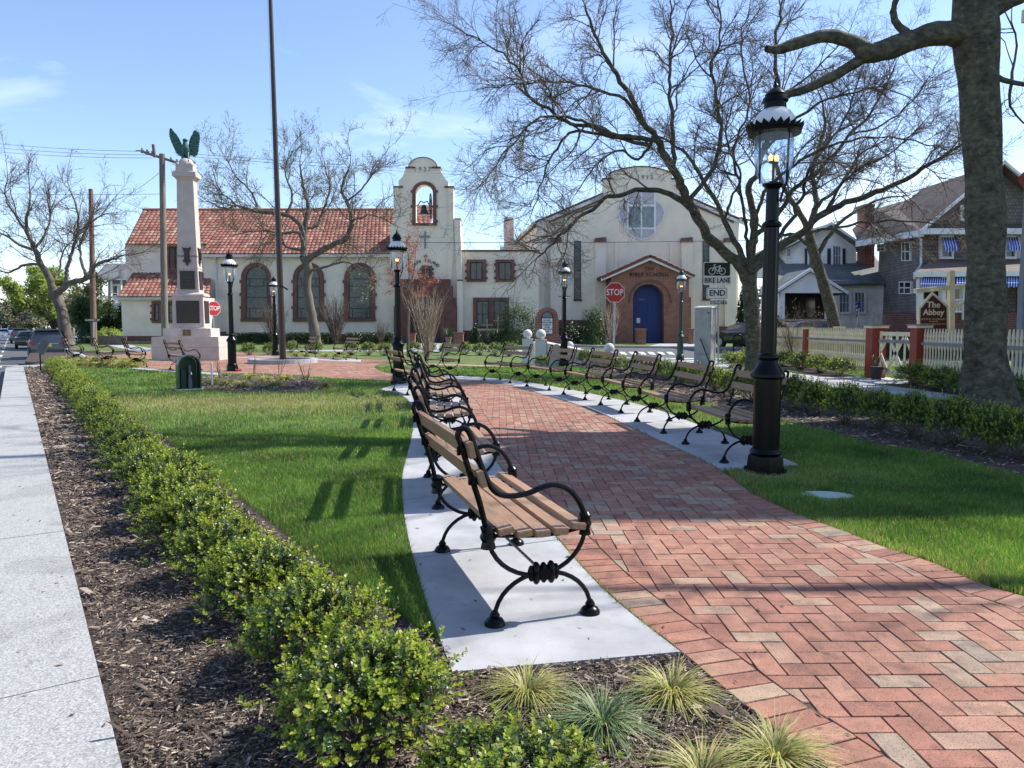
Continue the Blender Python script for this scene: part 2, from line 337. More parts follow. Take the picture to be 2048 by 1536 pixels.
def tag(o, label=None, cat=None, group=None, kind=None):
    if label: o['label'] = label
    if cat: o['category'] = cat
    if group: o['group'] = group
    if kind: o['kind'] = kind
def thing(name, label, cat, loc=(0, 0, 0), rz=0., group=None):
    o = bpy.data.objects.new(name, None); COL.objects.link(o); o.location = loc; o.rotation_euler = (0, 0, rz); o.empty_display_size = .2
    tag(o, label, cat, group); return o
def children(o): return [c for c in bpy.data.objects if c.parent is o]
def copy_tree(o, parent=None):
    ch = KIDS.get(o.name)
    c = o.copy(); COL.objects.link(c); c.parent = parent
    for x in (ch if ch is not None else children(o)): copy_tree(x, c)
    return c
KIDS = {}
def reg(o):
    ch = children(o); KIDS[o.name] = ch
    for x in ch: reg(x)
def place(proto, used, loc, rz, label, group=None):
    o = proto if not used else copy_tree(proto)
    o.location = loc; o.rotation_euler = (0, 0, rz); o['label'] = label
    if group: o['group'] = group
    return o

def npmesh(name, V, quads=None, tris=None, mats=(), mi=None, smooth=False):
    me = bpy.data.meshes.new(name); nq = 0 if quads is None else len(quads); nt_ = 0 if tris is None else len(tris)
    me.vertices.add(len(V)); me.vertices.foreach_set('co', np.ascontiguousarray(V, dtype=np.float32).ravel())
    loops = []; ls = []; 
    if nq: loops.append(np.asarray(quads).ravel()); ls.append(np.arange(nq)*4)
    if nt_: loops.append(np.asarray(tris).ravel()); ls.append(nq*4+np.arange(nt_)*3)
    lp = np.concatenate(loops).astype(np.int32); st = np.concatenate(ls).astype(np.int32)
    me.loops.add(len(lp)); me.loops.foreach_set('vertex_index', lp)
    me.polygons.add(nq+nt_); me.polygons.foreach_set('loop_start', st)
    for m in mats: me.materials.append(m)
    if mi is not None: me.polygons.foreach_set('material_index', np.asarray(mi, dtype=np.int32))
    if smooth: me.polygons.foreach_set('use_smooth', np.ones(nq+nt_, dtype=bool))
    me.update(calc_edges=True); me.validate(verbose=False); return me
def nobj(name, me, parent=None, **kw):
    o = bpy.data.objects.new(name, me); COL.objects.link(o)
    if parent is not None: o.parent = parent
    if kw: tag(o, **kw)
    return o

def text_mesh(body, size, depth=.01, bold=False, spacing=1.0):
    c = bpy.data.curves.new('txt', 'FONT'); c.body = body; c.size = size; c.extrude = depth/2; c.align_x = 'CENTER'; c.align_y = 'CENTER'; c.space_character = spacing
    if bold: c.offset = size*.018
    c.resolution_u = 3
    o = bpy.data.objects.new('txt', c); COL.objects.link(o); dg = bpy.context.evaluated_depsgraph_get(); dg.update()
    me = bpy.data.meshes.new_from_object(o.evaluated_get(dg)); bpy.data.objects.remove(o); bpy.data.curves.remove(c)
    return me
def text_add(mb, body, size, c, m, rz=0., depth=.01, bold=False, roll=0., sx=1., spacing=1.0):
    """text facing -Y (rz turns it), added to a builder"""
    me = text_mesh(body, size, depth, bold, spacing)
    M_ = Matrix.Translation(Vector(c)) @ Matrix.Rotation(rz, 4, 'Z') @ Matrix.Rotation(math.pi/2, 4, 'X') @ Matrix.Rotation(roll, 4, 'Z') @ Matrix.Diagonal((sx, 1, 1, 1))
    mb.add([M_ @ v.co for v in me.vertices], [tuple(p.vertices) for p in me.polygons], m); bpy.data.meshes.remove(me)

def catmull(pts, n=6):
    pts = [np.array(p, float) for p in pts]; out = []
    q = [2*pts[0]-pts[1]]+pts+[2*pts[-1]-pts[-2]]
    for i in range(1, len(q)-2):
        for k in range(n):
            t = k/n; a, b, c, d = q[i-1], q[i], q[i+1], q[i+2]
            out.append(.5*((2*b)+(-a+c)*t+(2*a-5*b+4*c-d)*t*t+(-a+3*b-3*c+d)*t**3))
    out.append(pts[-1]); return np.array(out)
def resample(c, step):
    c = np.asarray(c, float); d = np.linalg.norm(np.diff(c, axis=0), axis=1); s = np.concatenate([[0], np.cumsum(d)])
    n = max(2, int(round(s[-1]/step))+1); t = np.linspace(0, s[-1], n)
    return np.stack([np.interp(t, s, c[:, k]) for k in range(c.shape[1])], axis=1)
def inpoly(x, y, poly):
    poly = np.asarray(poly, float); x = np.asarray(x, float); y = np.asarray(y, float); r = np.zeros(x.shape, bool)
    q = np.roll(poly, 1, axis=0)
    for (xi, yi), (xj, yj) in zip(poly.tolist(), q.tolist()):
        if yi == yj: continue
        r ^= ((yi > y) != (yj > y)) & (x < (xj-xi)/(yj-yi)*(y-yi)+xi)
    return r
# ================================================================== THE GROUND
def Gs(lst, z=0.): return [G(a, b, z) for a, b in lst]
KU = Vector((-.558, .830)).normalized(); KN = Vector((KU.y, -KU.x))        # along the kerb, and into the park
K0 = Vector(G(243, 1536))
def K(s, o=0.):
    p = K0+KU*s+KN*o; return (p.x, p.y)
PLc = catmull([(1.55, .6), (1.25, 1.3)]+Gs([(1665, 1536), (1500, 1418), (1365, 1305), (1238, 1204), (1132, 1096), (997, 927), (963, 870), (942, 829), (925, 797), (890, 775), (840, 765), (783, 761), (700, 758), (620, 753), (520, 747), (440, 746), (300, 737), (225, 730), (185, 725)]), 8)
PRc = catmull([(4.6, 1.2), (3.5, 2.5)]+Gs([(2048, 1192), (1869, 1125), (1771, 1094), (1673, 1056), (1608, 1033), (1510, 988), (1445, 942), (1394, 915), (1333, 888), (1243, 846), (1182, 818), (1122, 800), (1031, 773), (960, 762), (900, 757), (840, 752), (786, 748), (757, 740), (751, 731), (790, 723)]), 8)
BACKc = np.array(Gs([(790, 723), (740, 719), (580, 712), (470, 704), (320, 703), (200, 712), (160, 720), (185, 725)]))
PAVED = np.vstack([PLc, BACKc[::-1], PRc[::-1]])

mb = MB(); mb.prism([(-400, -60), (400, -60), (400, 900), (-400, 900)], -1.6, -1.0, TERR); mb.build('terrain', kind='structure')
lawn_poly = [K(-9, .0), (70, -8), (70, 400), (-260, 400), K(400, 2.2), K(31, 2.2), K(28.6, 1.6), K(26.6, 0)]
mb = MB(); mb.prism(lawn_poly, -1.1, -.022, SOIL); mb.build('lawn', kind='structure')
# street left of the kerb, and the lane beyond the corner
def zst(s): return -.13-.47*min(1, max(0, (s-26)/17))
mb = MB(); ss = [-12, 26, 30, 36, 43, 60, 420]
for a, b in zip(ss[:-1], ss[1:]):
    for o0, o1 in ((-14, .2), (.2, 2.6 if a >= 26 else .2)):
        if o0 == o1: continue
        q = [K(a, o0), K(b, o0), K(b, o1), K(a, o1)]; zz = [zst(a), zst(b), zst(b), zst(a)]; mb.add([(p[0], p[1], z) for p, z in zip(q, zz)], [(3, 2, 1, 0)], ASPH)
mb.build('street', kind='structure')
def smark(s0, s1, o0, o1, m_):
    q = [K(s0, o0), K(s1, o0), K(s1, o1), K(s0, o1)]; mb.add([(p[0], p[1], zst(s)+.005) for p, s in zip(q, (s0, s1, s1, s0))], [(3, 2, 1, 0)], m_)
mb = MB()
for s in (27.5, 33.2):
    for o in np.arange(-12.5, 0.2, .95):
        smark(s, s+2.4 if s > 30 else s+.4, o, o+.42, ROADW)
for s in np.arange(44, 250, 9.): smark(s, s+3, -1.0, -.88, ROADW)
smark(36.4, 36.9, -4, -.1, ROADW)
mb.build('street_marking', kind='structure')
mb = MB()
for o in (-5.2, -5.45): smark(43, 300, o, o+.1, ROADY)
mb.build('street_centre_line', kind='structure')
# granite kerb
mb = MB(); s = -3.2
gr = random.Random(3)
joints = [-3.2, -.9, .69, 3.1, 5.4, 7.6, 9.9, 12.3, 14.6, 17, 19.4, 21.7, 24.0, 25.6]
for a, b in zip(joints[:-1], joints[1:]):
    mb.prism([K(a+.005, -.47), K(b-.005, -.47), K(b-.005, 0), K(a+.005, 0)], -.3, .012+gr.uniform(-.002, .002), GRAN)
arc = [(25.6, -.47, 25.6, 0), (26.3, -.42, 26.0, .06), (26.9, -.15, 26.35, .3), (27.3, .4, 26.6, .7), (27.6, 1.2, 26.95, 1.3), (28.2, 3.2, 27.6, 3.2), (30, 9, 29.4, 9)]
for q, r_ in zip(arc[:-1], arc[1:]):
    mb.prism([K(q[0], q[1]), K(r_[0], r_[1]), K(r_[2], r_[3]), K(q[2], q[3])], -.3, .012, GRAN)
mb.build('kerb', kind='structure')
mb = MB(); mb.prism([K(31, 2.15), K(400, 2.15), K(400, 2.4), K(31, 2.4)], -.3, .0, CONC); mb.prism([K(32, 5.0), K(400, 5.0), K(400, 6.4), K(32, 6.4)], -.1, -.010, CONC); mb.build('far_sidewalk', kind='structure')

# concrete bench strips
def strip(name, A, B, step, z=.004):
    A = resample(catmull(A, 8), .05); B = resample(catmull(B, 8), .05); n = 400
    ta = np.linspace(0, 1, n); A = np.stack([np.interp(ta, np.linspace(0, 1, len(A)), A[:, k]) for k in (0, 1)], 1)
    B = np.stack([np.interp(ta, np.linspace(0, 1, len(B)), B[:, k]) for k in (0, 1)], 1)
    C_ = (A+B)/2; d = np.concatenate([[0], np.cumsum(np.linalg.norm(np.diff(C_, axis=0), axis=1))]); Lt = d[-1]
    m_ = MB(); k = 0; nseg = max(1, round(Lt/step))
    for i in range(nseg):
        s0 = i*Lt/nseg+(.0055 if i else 0); s1 = (i+1)*Lt/nseg-.0055
        tt = np.linspace(s0, s1, 9)
        a = np.stack([np.interp(tt, d, A[:, q]) for q in (0, 1)], 1); b = np.stack([np.interp(tt, d, B[:, q]) for q in (0, 1)], 1)
        m_.prism([tuple(p) for p in a]+[tuple(p) for p in b[::-1]], -.12, z, CONC)
    m_.build(name, kind='structure'); return np.vstack([A, B[::-1]])
LSA = Gs([(905, 1345), (845, 1180), (810, 1040), (805, 950), (822, 880), (828, 830), (818, 803), (795, 787), (758, 779)])
LSB = [tuple(p) for p in PLc if G(0, 1306)[1]-.02 <= p[1] <= G(0, 775)[1]+.05]
LSB = [(p[0]-.008, p[1]) for p in LSB][::6]+Gs([(846, 768), (800, 766.5)])
LS = strip('bench_strip', LSA, LSB, 1.5)
RSA = [(p[0]+.010, p[1]) for p in PRc if G(0, 944)[1] <= p[1] <= G(0, 757.5)[1]][::6]+Gs([(850, 752.5)])
RSB = Gs([(1600, 931), (1485, 882), (1394, 849), (1303, 816), (1212, 794), (1134, 778), (1031, 761), (940, 753.5), (850, 749.5)])
RSS = strip('bench_strip_right', RSA, RSB, 1.6)
F_s = Gs([(578, 718), (722, 724), (722, 719), (578, 714)]); mb = MB(); mb.prism(F_s, -.12, .004, CONC); mb.build('bench_strip_far', kind='structure')
BSA = Gs([(440, 750.5), (370, 746), (300, 741), (225, 734), (185, 729)]); BSB = Gs([(440, 746.5), (370, 742), (300, 737.5), (225, 730.5), (185, 725.5)])
BSS = strip('bench_strip_back', BSA, BSB, 1.6)

# ---- brick paving: a soldier course along both edges and herringbone between them
def offset_curve(c, d):
    c = resample(c, .1); t = np.gradient(c, axis=0); t /= np.linalg.norm(t, axis=1)[:, None]; n = np.stack([-t[:, 1], t[:, 0]], 1); return c, c+n*d
PLr, PLi = offset_curve(PLc, -.205); PRr, PRi = offset_curve(PRc, .205)
bricks = []       # list of (M,2) polygons
def course(a, b, step=.1035):
    d = np.concatenate([[0], np.cumsum(np.linalg.norm(np.diff((a+b)/2, axis=0), axis=1))]); n = int(d[-1]/step)
    def at(c, s): return np.array([np.interp(s, d, c[:, 0]), np.interp(s, d, c[:, 1])])
    for i in range(n):
        s0 = i*step+.003; s1 = (i+1)*step-.003
        p = [at(a, s0), at(a, s1), at(b, s1), at(b, s0)]; m_ = (p[0]+p[2])/2
        p = [m_+(q-m_)*.985 for q in p]; bricks.append(np.array(p))
course(PLr, PLi); course(PRr, PRi)
INN = np.vstack([resample(PLi, .1), BACKc[::-1], resample(PRi, .1)[::-1]])
SEG0 = INN; SEG1 = np.roll(INN, -1, axis=0); SD = SEG1-SEG0; SLn = np.linalg.norm(SD, axis=1)+1e-9
area = np.sum(SEG0[:, 0]*SEG1[:, 1]-SEG1[:, 0]*SEG0[:, 1]); sgn = 1 if area > 0 else -1
def clip_half(poly, p, n):
    out = []
    for i in range(len(poly)):
        a = poly[i]; b = poly[(i+1) % len(poly)]; da = np.dot(a-p, n); db = np.dot(b-p, n)
        if da >= 0: out.append(a)
        if (da >= 0) != (db >= 0): out.append(a+(b-a)*(da/(da-db)))
    return np.array(out)
def clip_to(poly, ks):
    for k in ks:
        n = np.array([-SD[k, 1], SD[k, 0]])/SLn[k]*sgn
        poly = clip_half(poly, SEG0[k]+n*.003, n)
        if len(poly) < 3: return None
    x, y = poly[:, 0], poly[:, 1]; A = abs(np.sum(x*np.roll(y, -1)-np.roll(x, -1)*y))/2
    if A < .0012: return None
    return poly
U_ = .1015; ang = R(1.0); ca, sa = math.cos(ang), math.sin(ang)
mnx, mny = INN.min(0); mxx, mxy = INN.max(0)
cand = []
for i in range(int(mnx/U_)-6, int(mxx/U_)+8):
    for j in range(int(mny/U_)-2, int(mxy/U_)+8):
        k = (i-j) % 4
        if k == 0: w, h = 2, 1          # horizontal brick starts here
        elif k == 3: w, h = 1, 2        # vertical brick starts here
        else: continue
        cand.append((i*U_, j*U_, w*U_, h*U_))
cand = np.array(cand)
cxy = cand[:, :2]+cand[:, 2:]/2; cr_ = np.stack([cxy[:, 0]*ca-cxy[:, 1]*sa, cxy[:, 0]*sa+cxy[:, 1]*ca], 1)
near = inpoly(cr_[:, 0], cr_[:, 1], INN)
for dx, dy in ((.11, 0), (-.11, 0), (0, .11), (0, -.11)): near |= inpoly(cr_[:, 0]+dx, cr_[:, 1]+dy, INN)
near &= cr_[:, 1] > 1.2
cand = cand[near]; cr_ = cr_[near]; insd = inpoly(cr_[:, 0], cr_[:, 1], INN)
for (x, y, w, h), c0, ins in zip(cand, cr_, insd):
    t = np.clip(((c0-SEG0)*SD).sum(1)/SLn**2, 0, 1); dist = np.linalg.norm(SEG0+SD*t[:, None]-c0, axis=1); mnd = dist.min()
    if mnd > .125 and not ins: continue
    g = .0026; c = np.array([[x+g, y+g], [x+w-g, y+g], [x+w-g, y+h-g], [x+g, y+h-g]])
    c = np.stack([c[:, 0]*ca-c[:, 1]*sa, c[:, 0]*sa+c[:, 1]*ca], 1)
    if mnd <= .125: c = clip_to(c, np.where(dist < min(mnd+.01, .13))[0][:2])
    if c is not None: bricks.append(c)
bv = []; bf = []
br = random.Random(8)
for q in bricks:
    x, y = q[:, 0], q[:, 1]
    if np.sum(x*np.roll(y, -1)-np.roll(x, -1)*y) < 0: q = q[::-1]
    n = len(q); c = q.mean(0); z = br.uniform(-.0018, .0012); b = len(bv); tx = br.uniform(-.006, .006); ty = br.uniform(-.006, .006)
    for p in q:
        v = (c-p); L_ = np.linalg.norm(v); p2 = p+v/L_*.003; bv.append((p2[0], p2[1], z+(p[0]-c[0])*tx+(p[1]-c[1])*ty))
    for p in q: bv.append((p[0], p[1], z-.003))
    for p in q: bv.append((p[0], p[1], -.02))
    bf.append(tuple(b+i for i in range(n)))
    for l in (0, 1):
        for i in range(n):
            j = (i+1) % n; bf.append((b+l*n+i, b+(l+1)*n+i, b+(l+1)*n+j, b+l*n+j))
me = bpy.data.meshes.new('path'); me.from_pydata(bv, [], bf); me.materials.append(BRICKP); me.update()
nobj('path', me, kind='structure')
mb = MB(); mb.prism([tuple(p) for p in PAVED[::2]], -.08, -.0065, JOINT); mb.build('path_bed', kind='structure')

# ---- mulch beds
BED_L = [K(-3.2, .0), K(25.4, .0), K(26.4, .4), K(26.6, 1.3), K(20, 1.28), K(4, 1.22), K(1.6, 1.2)]+Gs([(905, 1300), (905, 1345), (1365, 1305)])+[tuple(p) for p in PLc if p[1] < G(0, 1307)[1]][::-1]+[(2.2, -.5)]
BED_R = Gs([(1140, 729), (1243, 759), (1333, 785), (1450, 815), (1563, 838), (1641, 857), (1748, 890), (1869, 905), (1967, 935), (2060, 958)])+[(9.5, 4.8), (10.3, 5.4)]+Gs([(2120, 853), (1850, 818), (1700, 798), (1560, 778), (1440, 758), (1300, 743), (1180, 722)])
BED_M = Gs([(392, 768), (402, 757), (430, 752), (520, 749.5), (600, 754), (655, 765), (640, 779), (560, 784), (440, 782)])
FX = 9.36
BED_F1 = [(FX-1.05, 21.2), (FX+.1, 21.2), (FX+.1, 19.3), (FX-.9, 19.3)]
BED_F = [(FX-1.35, 19.6), (FX+.15, 19.6), (FX+.3, 28), (FX-.6, 28)]
BED_F2 = [(FX-.75, 17.0), (FX+.15, 17.0), (FX+.15, 8), (FX+.1, 8), (FX-.45, 9), (FX-.75, 12)]
BED_B = Gs([(110, 735), (180, 727), (300, 705), (300, 700), (60, 705), (50, 722)])
def smooth_poly(p): 
    c = catmull(list(p)+[p[0]], 4)[:-1]; return [tuple(q) for q in c]
BEDS = [BED_L, BED_R, smooth_poly(BED_M), BED_F, BED_F2, BED_B]
for b in BEDS:
    mb = MB(); mb.prism(b, -.1, -.014, MULCHB); mb.build('mulch_bed', kind='structure')
# chips
nr = np.random.default_rng(4)
def chips(name, poly, n, near_pow, smin, smax, bbox=None, ymax=99):
    poly = np.array(poly); pts = np.zeros((0, 2))
    lo = poly.min(0); hi = poly.max(0); hi[1] = min(hi[1], ymax)
    lo = np.maximum(lo, [-40, .9])
    while len(pts) < n:
        q = nr.uniform(lo, hi, (n*4, 2)); d = np.hypot(q[:, 0], q[:, 1]); k = nr.random(len(q)) < np.minimum(1, (2.2/d)**near_pow)
        q = q[k]; q = q[inpoly(q[:, 0], q[:, 1], poly)]; pts = np.vstack([pts, q])
    pts = pts[:n]; d = np.hypot(pts[:, 0], pts[:, 1]); sc = np.clip(d/3.5, 1, 4)
    L_ = smin*np.exp(nr.normal(0, .55, n))*sc; Wd = L_*nr.uniform(.10, .36, n)
    big = nr.random(n) < .012; L_[big] *= 2.3; Wd[big] *= .8
    a = nr.normal(.1, .7, n)+(nr.random(n) < .35)*nr.uniform(-3, 3, n); tl = nr.normal(0, .28, n); rl = nr.normal(0, .35, n)
    ax = np.stack([np.cos(a)*np.cos(tl), np.sin(a)*np.cos(tl), np.sin(tl)], 1)
    bx = np.stack([-np.sin(a)*np.cos(rl), np.cos(a)*np.cos(rl), np.sin(rl)], 1)
    c = np.concatenate([pts, nr.uniform(-.008, .010, (n, 1))], 1)
    hh = nr.uniform(.0015, .004, n)*sc
    up = np.cross(ax, bx)
    A = ax*L_[:, None]/2; B = bx*Wd[:, None]/2; U2 = up*hh[:, None]
    k = nr.uniform(.3, .9, (n, 1)); k2 = nr.uniform(.4, 1, (n, 1))
    V = np.stack([c-A-B*k, c+A*nr.uniform(.7, 1, (n, 1))-B*k2, c+A+B*k, c-A*k2+B, c-A*.8+U2, c+A*.8+U2], 1).reshape(-1, 3)
    i = np.arange(n)[:, None]*6
    q = np.concatenate([i+[[0, 1, 5, 4]], i+[[4, 5, 2, 3]]], 0)
    nobj(name, npmesh(name, V, quads=q, mats=[CHIP]), kind='stuff')
BNEAR = [K(-3, .02), K(12, .02), K(12, 1.15), K(1.6, 1.15)]+Gs([(905, 1300), (905, 1347), (1367, 1307)])+[(p[0]-.01, p[1]) for p in PLc if p[1] < G(0, 1307)[1]][::-1]+[(2.2, -.5)]
chips('mulch_chips', BNEAR, 60000, 1.5, .018, .05, ymax=11); chips('mulch_chips', [K(10.2, .02), K(25.4, .02), K(25.4, 1.2), K(10.2, 1.15)], 8000, 0., .016, .05)
chips('mulch_chips', BED_R, 9000, 1.0, .014, .05)
chips('mulch_chips', BEDS[2], 2500, 0., .012, .05)

# concrete walk on the right, the far street with its kerbs, paths to the church
WALK = [(6.6, 22.2), (6.75, 18.2), (6.95, 16.2), (7.3, 14.8), (7.75, 13.2), (8.3, 10.5), (8.5, 7), (9.4, 7), (9.1, 11), (8.65, 14.3), (8.4, 17.0), (FX+.4, 17.1), (FX+.4, 19.2), (8.1, 19.4), (7.9, 21.4), (7.9, 23.5), (4, 26), (3.9, 24.8)]
mb = MB(); mb.prism(WALK, -.1, -.004, CONC); mb.build('sidewalk', kind='structure')
WALK2 = Gs([(1205, 722), (1440, 742), (1480, 738), (1475, 722), (1210, 715)])
mb = MB(); mb.prism(WALK2, -.1, -.005, CONC); mb.build('corner_sidewalk', kind='structure')
RD = Gs([(1075, 702), (1200, 715), (1500, 721)])+[(60, 30), (60, 42)]+Gs([(1500, 697.5), (1200, 694.5), (1080, 690)])
mb = MB(); mb.prism(RD, -.1, -.016, ASPH); mb.build('cross_street', kind='structure')
mb = MB()
for k in range(7):
    a = 1225+k*19; mb.prism(Gs([(a, 708), (a+11, 708.6), (a+4, 703.6), (a-6, 703.2)]), -.05, -.011, ROADW)
mb.prism(Gs([(1100, 713.5), (1500, 718.5), (1500, 717.4), (1100, 712.5)]), -.05, -.011, ROADW)
mb.build('crosswalk_marking', kind='structure')
mb = MB()
e = Gs([(1080, 690), (1200, 694.5), (1500, 697.5)])+[(60, 42)]
for a, b in zip(e[:-1], e[1:]): mb.bar((a[0], a[1], .03), (b[0], b[1], .03), .25, .14, CONC)
mb.build('far_kerb', kind='structure')
CHW = Gs([(1292, 693), (1450, 694), (1420, 690), (1385, 687.5), (1318, 687)])
mb = MB(); mb.prism(CHW, -.1, -.008, CONC); mb.build('entrance_walk', kind='structure')
mb = MB(); mb.prism(Gs([(815, 700), (880, 700), (890, 686), (845, 685)]), -.1, -.008, CONC)
mb.prism(Gs([(560, 702.5), (1045, 702.8), (1045, 699.6), (560, 699.6)]), -.1, -.006, CONC)
mb.prism(Gs([(800, 729), (930, 731), (1040, 737), (1040, 733.5), (930, 728), (800, 726)]), -.1, -.0075, BRICKP)
mb.build('church_walk', kind='structure')

# ================================================================== GRASS (stuff)
NOG = [np.array(b) for b in BEDS]+[np.array(BNEAR)]+[PAVED[::2], LS, RSS, np.array(F_s), BSS, np.array(WALK), np.array(WALK2), np.array(RD)]
NOG.append(np.array([G(1605, 983), G(1650, 978), G(1702, 995), G(1650, 1003)]))
def grass(n, dmin, dmax, pw, hgt, wid, seed, xl=-30, xr=14):
    g = np.random.default_rng(seed); pts = np.zeros((0, 2)); lp = np.array(lawn_poly)
    while len(pts) < n:
        m_ = n; u = g.random(m_)
        d = (dmin**pw+(dmax**pw-dmin**pw)*u)**(1/pw) if pw else dmin*(dmax/dmin)**u
        x = (g.uniform(-.74, .74, m_))*d; q = np.stack([x, d], 1)
        k = inpoly(q[:, 0], q[:, 1], lp)
        q = q[k]; k = np.ones(len(q), bool)
        for b in NOG: k &= ~inpoly(q[:, 0], q[:, 1], b)
        k &= ~(np.hypot(q[:, 0]-LAMP1[0], q[:, 1]-LAMP1[1]) < .19)
        pts = np.vstack([pts, q[k]])
    pts = pts[:n]; d = pts[:, 1]; s = np.clip(d/5.5, .8, 4.5)
    h = hgt*g.uniform(.55, 1.25, n)*(1+.25*np.sin(pts[:, 0]*2.1+1)*np.sin(pts[:, 1]*1.7))
    w = wid*g.uniform(.7, 1.3, n)*s; a = g.uniform(0, 2*np.pi, n); ln = g.uniform(.05, .75, n)*h
    dx, dy = np.cos(a), np.sin(a); b = g.uniform(0, 2*np.pi, n)
    base = np.stack([pts[:, 0], pts[:, 1], np.full(n, -.022)], 1)
    side = np.stack([np.cos(b), np.sin(b), np.zeros(n)], 1)*w[:, None]/2
    mid = base+np.stack([dx*ln*.35, dy*ln*.35, h*.6], 1); tip = base+np.stack([dx*ln, dy*ln, h], 1)
    V = np.stack([base-side*.8, base+side*.8, mid+side, tip, mid-side], 1).reshape(-1, 3)
    i = np.arange(n)[:, None]*5
    dry = np.exp(-(((pts[:, 0]-DRY[0])/3.6)**2+((pts[:, 1]-DRY[1])/1.5)**2))*.95+.04+.12*np.clip(np.sin(pts[:, 0]*2.3+seed+np.sin(pts[:, 1]*1.7)*1.5)*np.sin(pts[:, 1]*1.9+1.3*np.sin(pts[:, 0])), 0, 1)+.5*np.exp(-(((pts[:, 0]-LAMP1[0]-.1)/.9)**2+((pts[:, 1]-LAMP1[1]+.1)/.35)**2))
    ed = np.vstack([PRc[::5], PLc[::5]]); dd = np.full(n, 9.)
    for e in ed[ed[:, 1] < dmax+1]: dd = np.minimum(dd, np.hypot(pts[:, 0]-e[0], pts[:, 1]-e[1]))
    dry = dry+.30*np.exp(-(dd/.16)**2)
    mi = (g.random(n) < dry).astype(int)
    return npmesh('grass', V, quads=i+[[0, 1, 2, 4]], tris=i+[[4, 2, 3]], mats=[BLADE, BLADED], mi=np.concatenate([mi, mi]))
LAMP1 = G(1530, 945); DRY = G(500, 805)
nobj('grass', grass(230000, 2.4, 9.5, 0.6, .052, .0030, 1), kind='stuff')
nobj('grass', grass(120000, 9.5, 24, 1.0, .055, .0032, 2), kind='stuff')

# ================================================================== BENCHES
def bench_proto():
    t = thing('park_bench', 'x', 'bench')
    fu = .57
    arm = [(-.262, .40), (-.30, .56), (-.345, .70), (-.385, .83), (-.398, .868), (-.388, .892), (-.365, .897), (-.345, .875), (-.325, .82), (-.295, .735), (-.262, .655), (-.223, .603), (-.16, .583), (-.075, .59), (-.01, .612), (.055, .62), (.125, .590), (.175, .53), (.198, .47), (.204, .42)]
    arm = [tuple(p) for p in catmull(arm, 3)]
    for sx in (-1, 1):
        m = MB(); X = sx*fu
        L = lambda u, z: (X, -u, z)
        m.tube([L(u, z) for u, z in arm], .0135, IRON, 8)
        m.tube([L(-.03+.235*math.cos(a), .425+.215*math.sin(a)) for a in np.linspace(math.pi*1.02, 2*math.pi-.02, 18)], .011, IRON, 8)
        m.tube([L(.232*math.cos(a), .03+.19*math.sin(a)) for a in np.linspace(.02, math.pi-.02, 18)], [.011]*18, IRON, 8)
        # ornate joint
        for k, (q, w_) in enumerate([(-.060, .034), (-.036, .048), (0, .044), (.036, .048), (.060, .034)]): m.sphere((X, q, .218), w_*1.12, IRON, 10, 8, (.62, .42, 1.0))
        m.box((X, 0, .218), (.06, .05, .05), IRON); m.box((X, 0, .218), (.054, .036, .036), IRON, rx=R(45))
        for u, z in ((-.262, .405), (.203, .43)):
            k_ = 1.35 if u < 0 else 1.1; m.lathe([(.018, -.055), (.026*k_, -.05), (.021*k_, -.02), (.029*k_, .0), (.022*k_, .022), (.028*k_, .045), (.018, .058)], IRON, (X, -u, z), 12)
            m.box((X-sx*.02, -u, z+.005), (.04, .035, .05), IRON)
        # seat rail and back bracket
        m.tube([(X-sx*.012, .235, .405), (X-sx*.012, .1, .392), (X-sx*.012, 0, .386), (X-sx*.012, -.1, .392), (X-sx*.012, -.19, .408)], .009, IRON, 6)
        for u, z in ((-.375, .80), (-.325, .665)): m.box((X, -u, z), (.03, .03, .03), IRON); m.lathe([(.008, -.02), (.008, .02)], IRON, (X, -u+.02, z), 6)
        m.build('end_frame', t, smooth=True)
        for u in (-.232, .232):
            m = MB(); m.lathe([(.048, 0), (.047, .012), (.036, .028), (.02, .036), (.024, .045), (.018, .055), (.012, .065)], IRON, (X, -u, 0), 14); m.build('foot', t, smooth=True)
    m = MB(); m.tube([(-fu, 0, .215), (fu, 0, .215)], .0075, IRON, 6); m.build('stretcher', t, smooth=True)
    Ls = 1.235
    def slat(name, c, w, th, tilt):
        m = MB(); b = bmesh.new(); bmesh.ops.create_cube(b, size=1)
        for v in b.verts: v.co = (v.co.x*Ls, v.co.y*w, v.co.z*th)
        bmesh.ops.bevel(b, geom=b.edges[:]+b.verts[:], offset=.0035, segments=2, affect='EDGES')
        Mx = Matrix.Translation(c) @ Matrix.Rotation(tilt, 4, 'X'); b.verts.index_update()
        m.add([Mx @ v.co for v in b.verts], [tuple(v.index for v in f.verts) for f in b.faces], WOOD); b.free()
        up = Matrix.Rotation(tilt, 3, 'X') @ Vector((0, 0, 1)); fy = Matrix.Rotation(tilt, 3, 'X') @ Vector((0, 1, 0))
        for sx in (-1, 0, 1):
            for q in (-.2, .2):
                cc = Vector(c)+Vector((sx*(fu-.025 if sx else 0), 0, 0))+fy*(w*q)+up*(th/2+.0012)
                if sx == 0: continue
                m.lathe([(.0065, -.002), (.0055, .0008), (.003, .0014)], STEEL, cc, 8)
        return m.build(name, t)
    for k in range(5):
        u = -.19+k*.0862; z = .438-.028*(1-((k-2.1)/2.2)**2)
        slat('seat_slat', (0, -u, z), .0725, .03, R([-9, -5, 0, 4, 8][k]))
    slat('back_slat', (0, .348, .805), .074, .03, R(90-14)); slat('back_slat', (0, .300, .675), .074, .03, R(90-17))
    return t
BP = bench_proto(); BP.name = 'park_bench'; reg(BP); _used = [0]
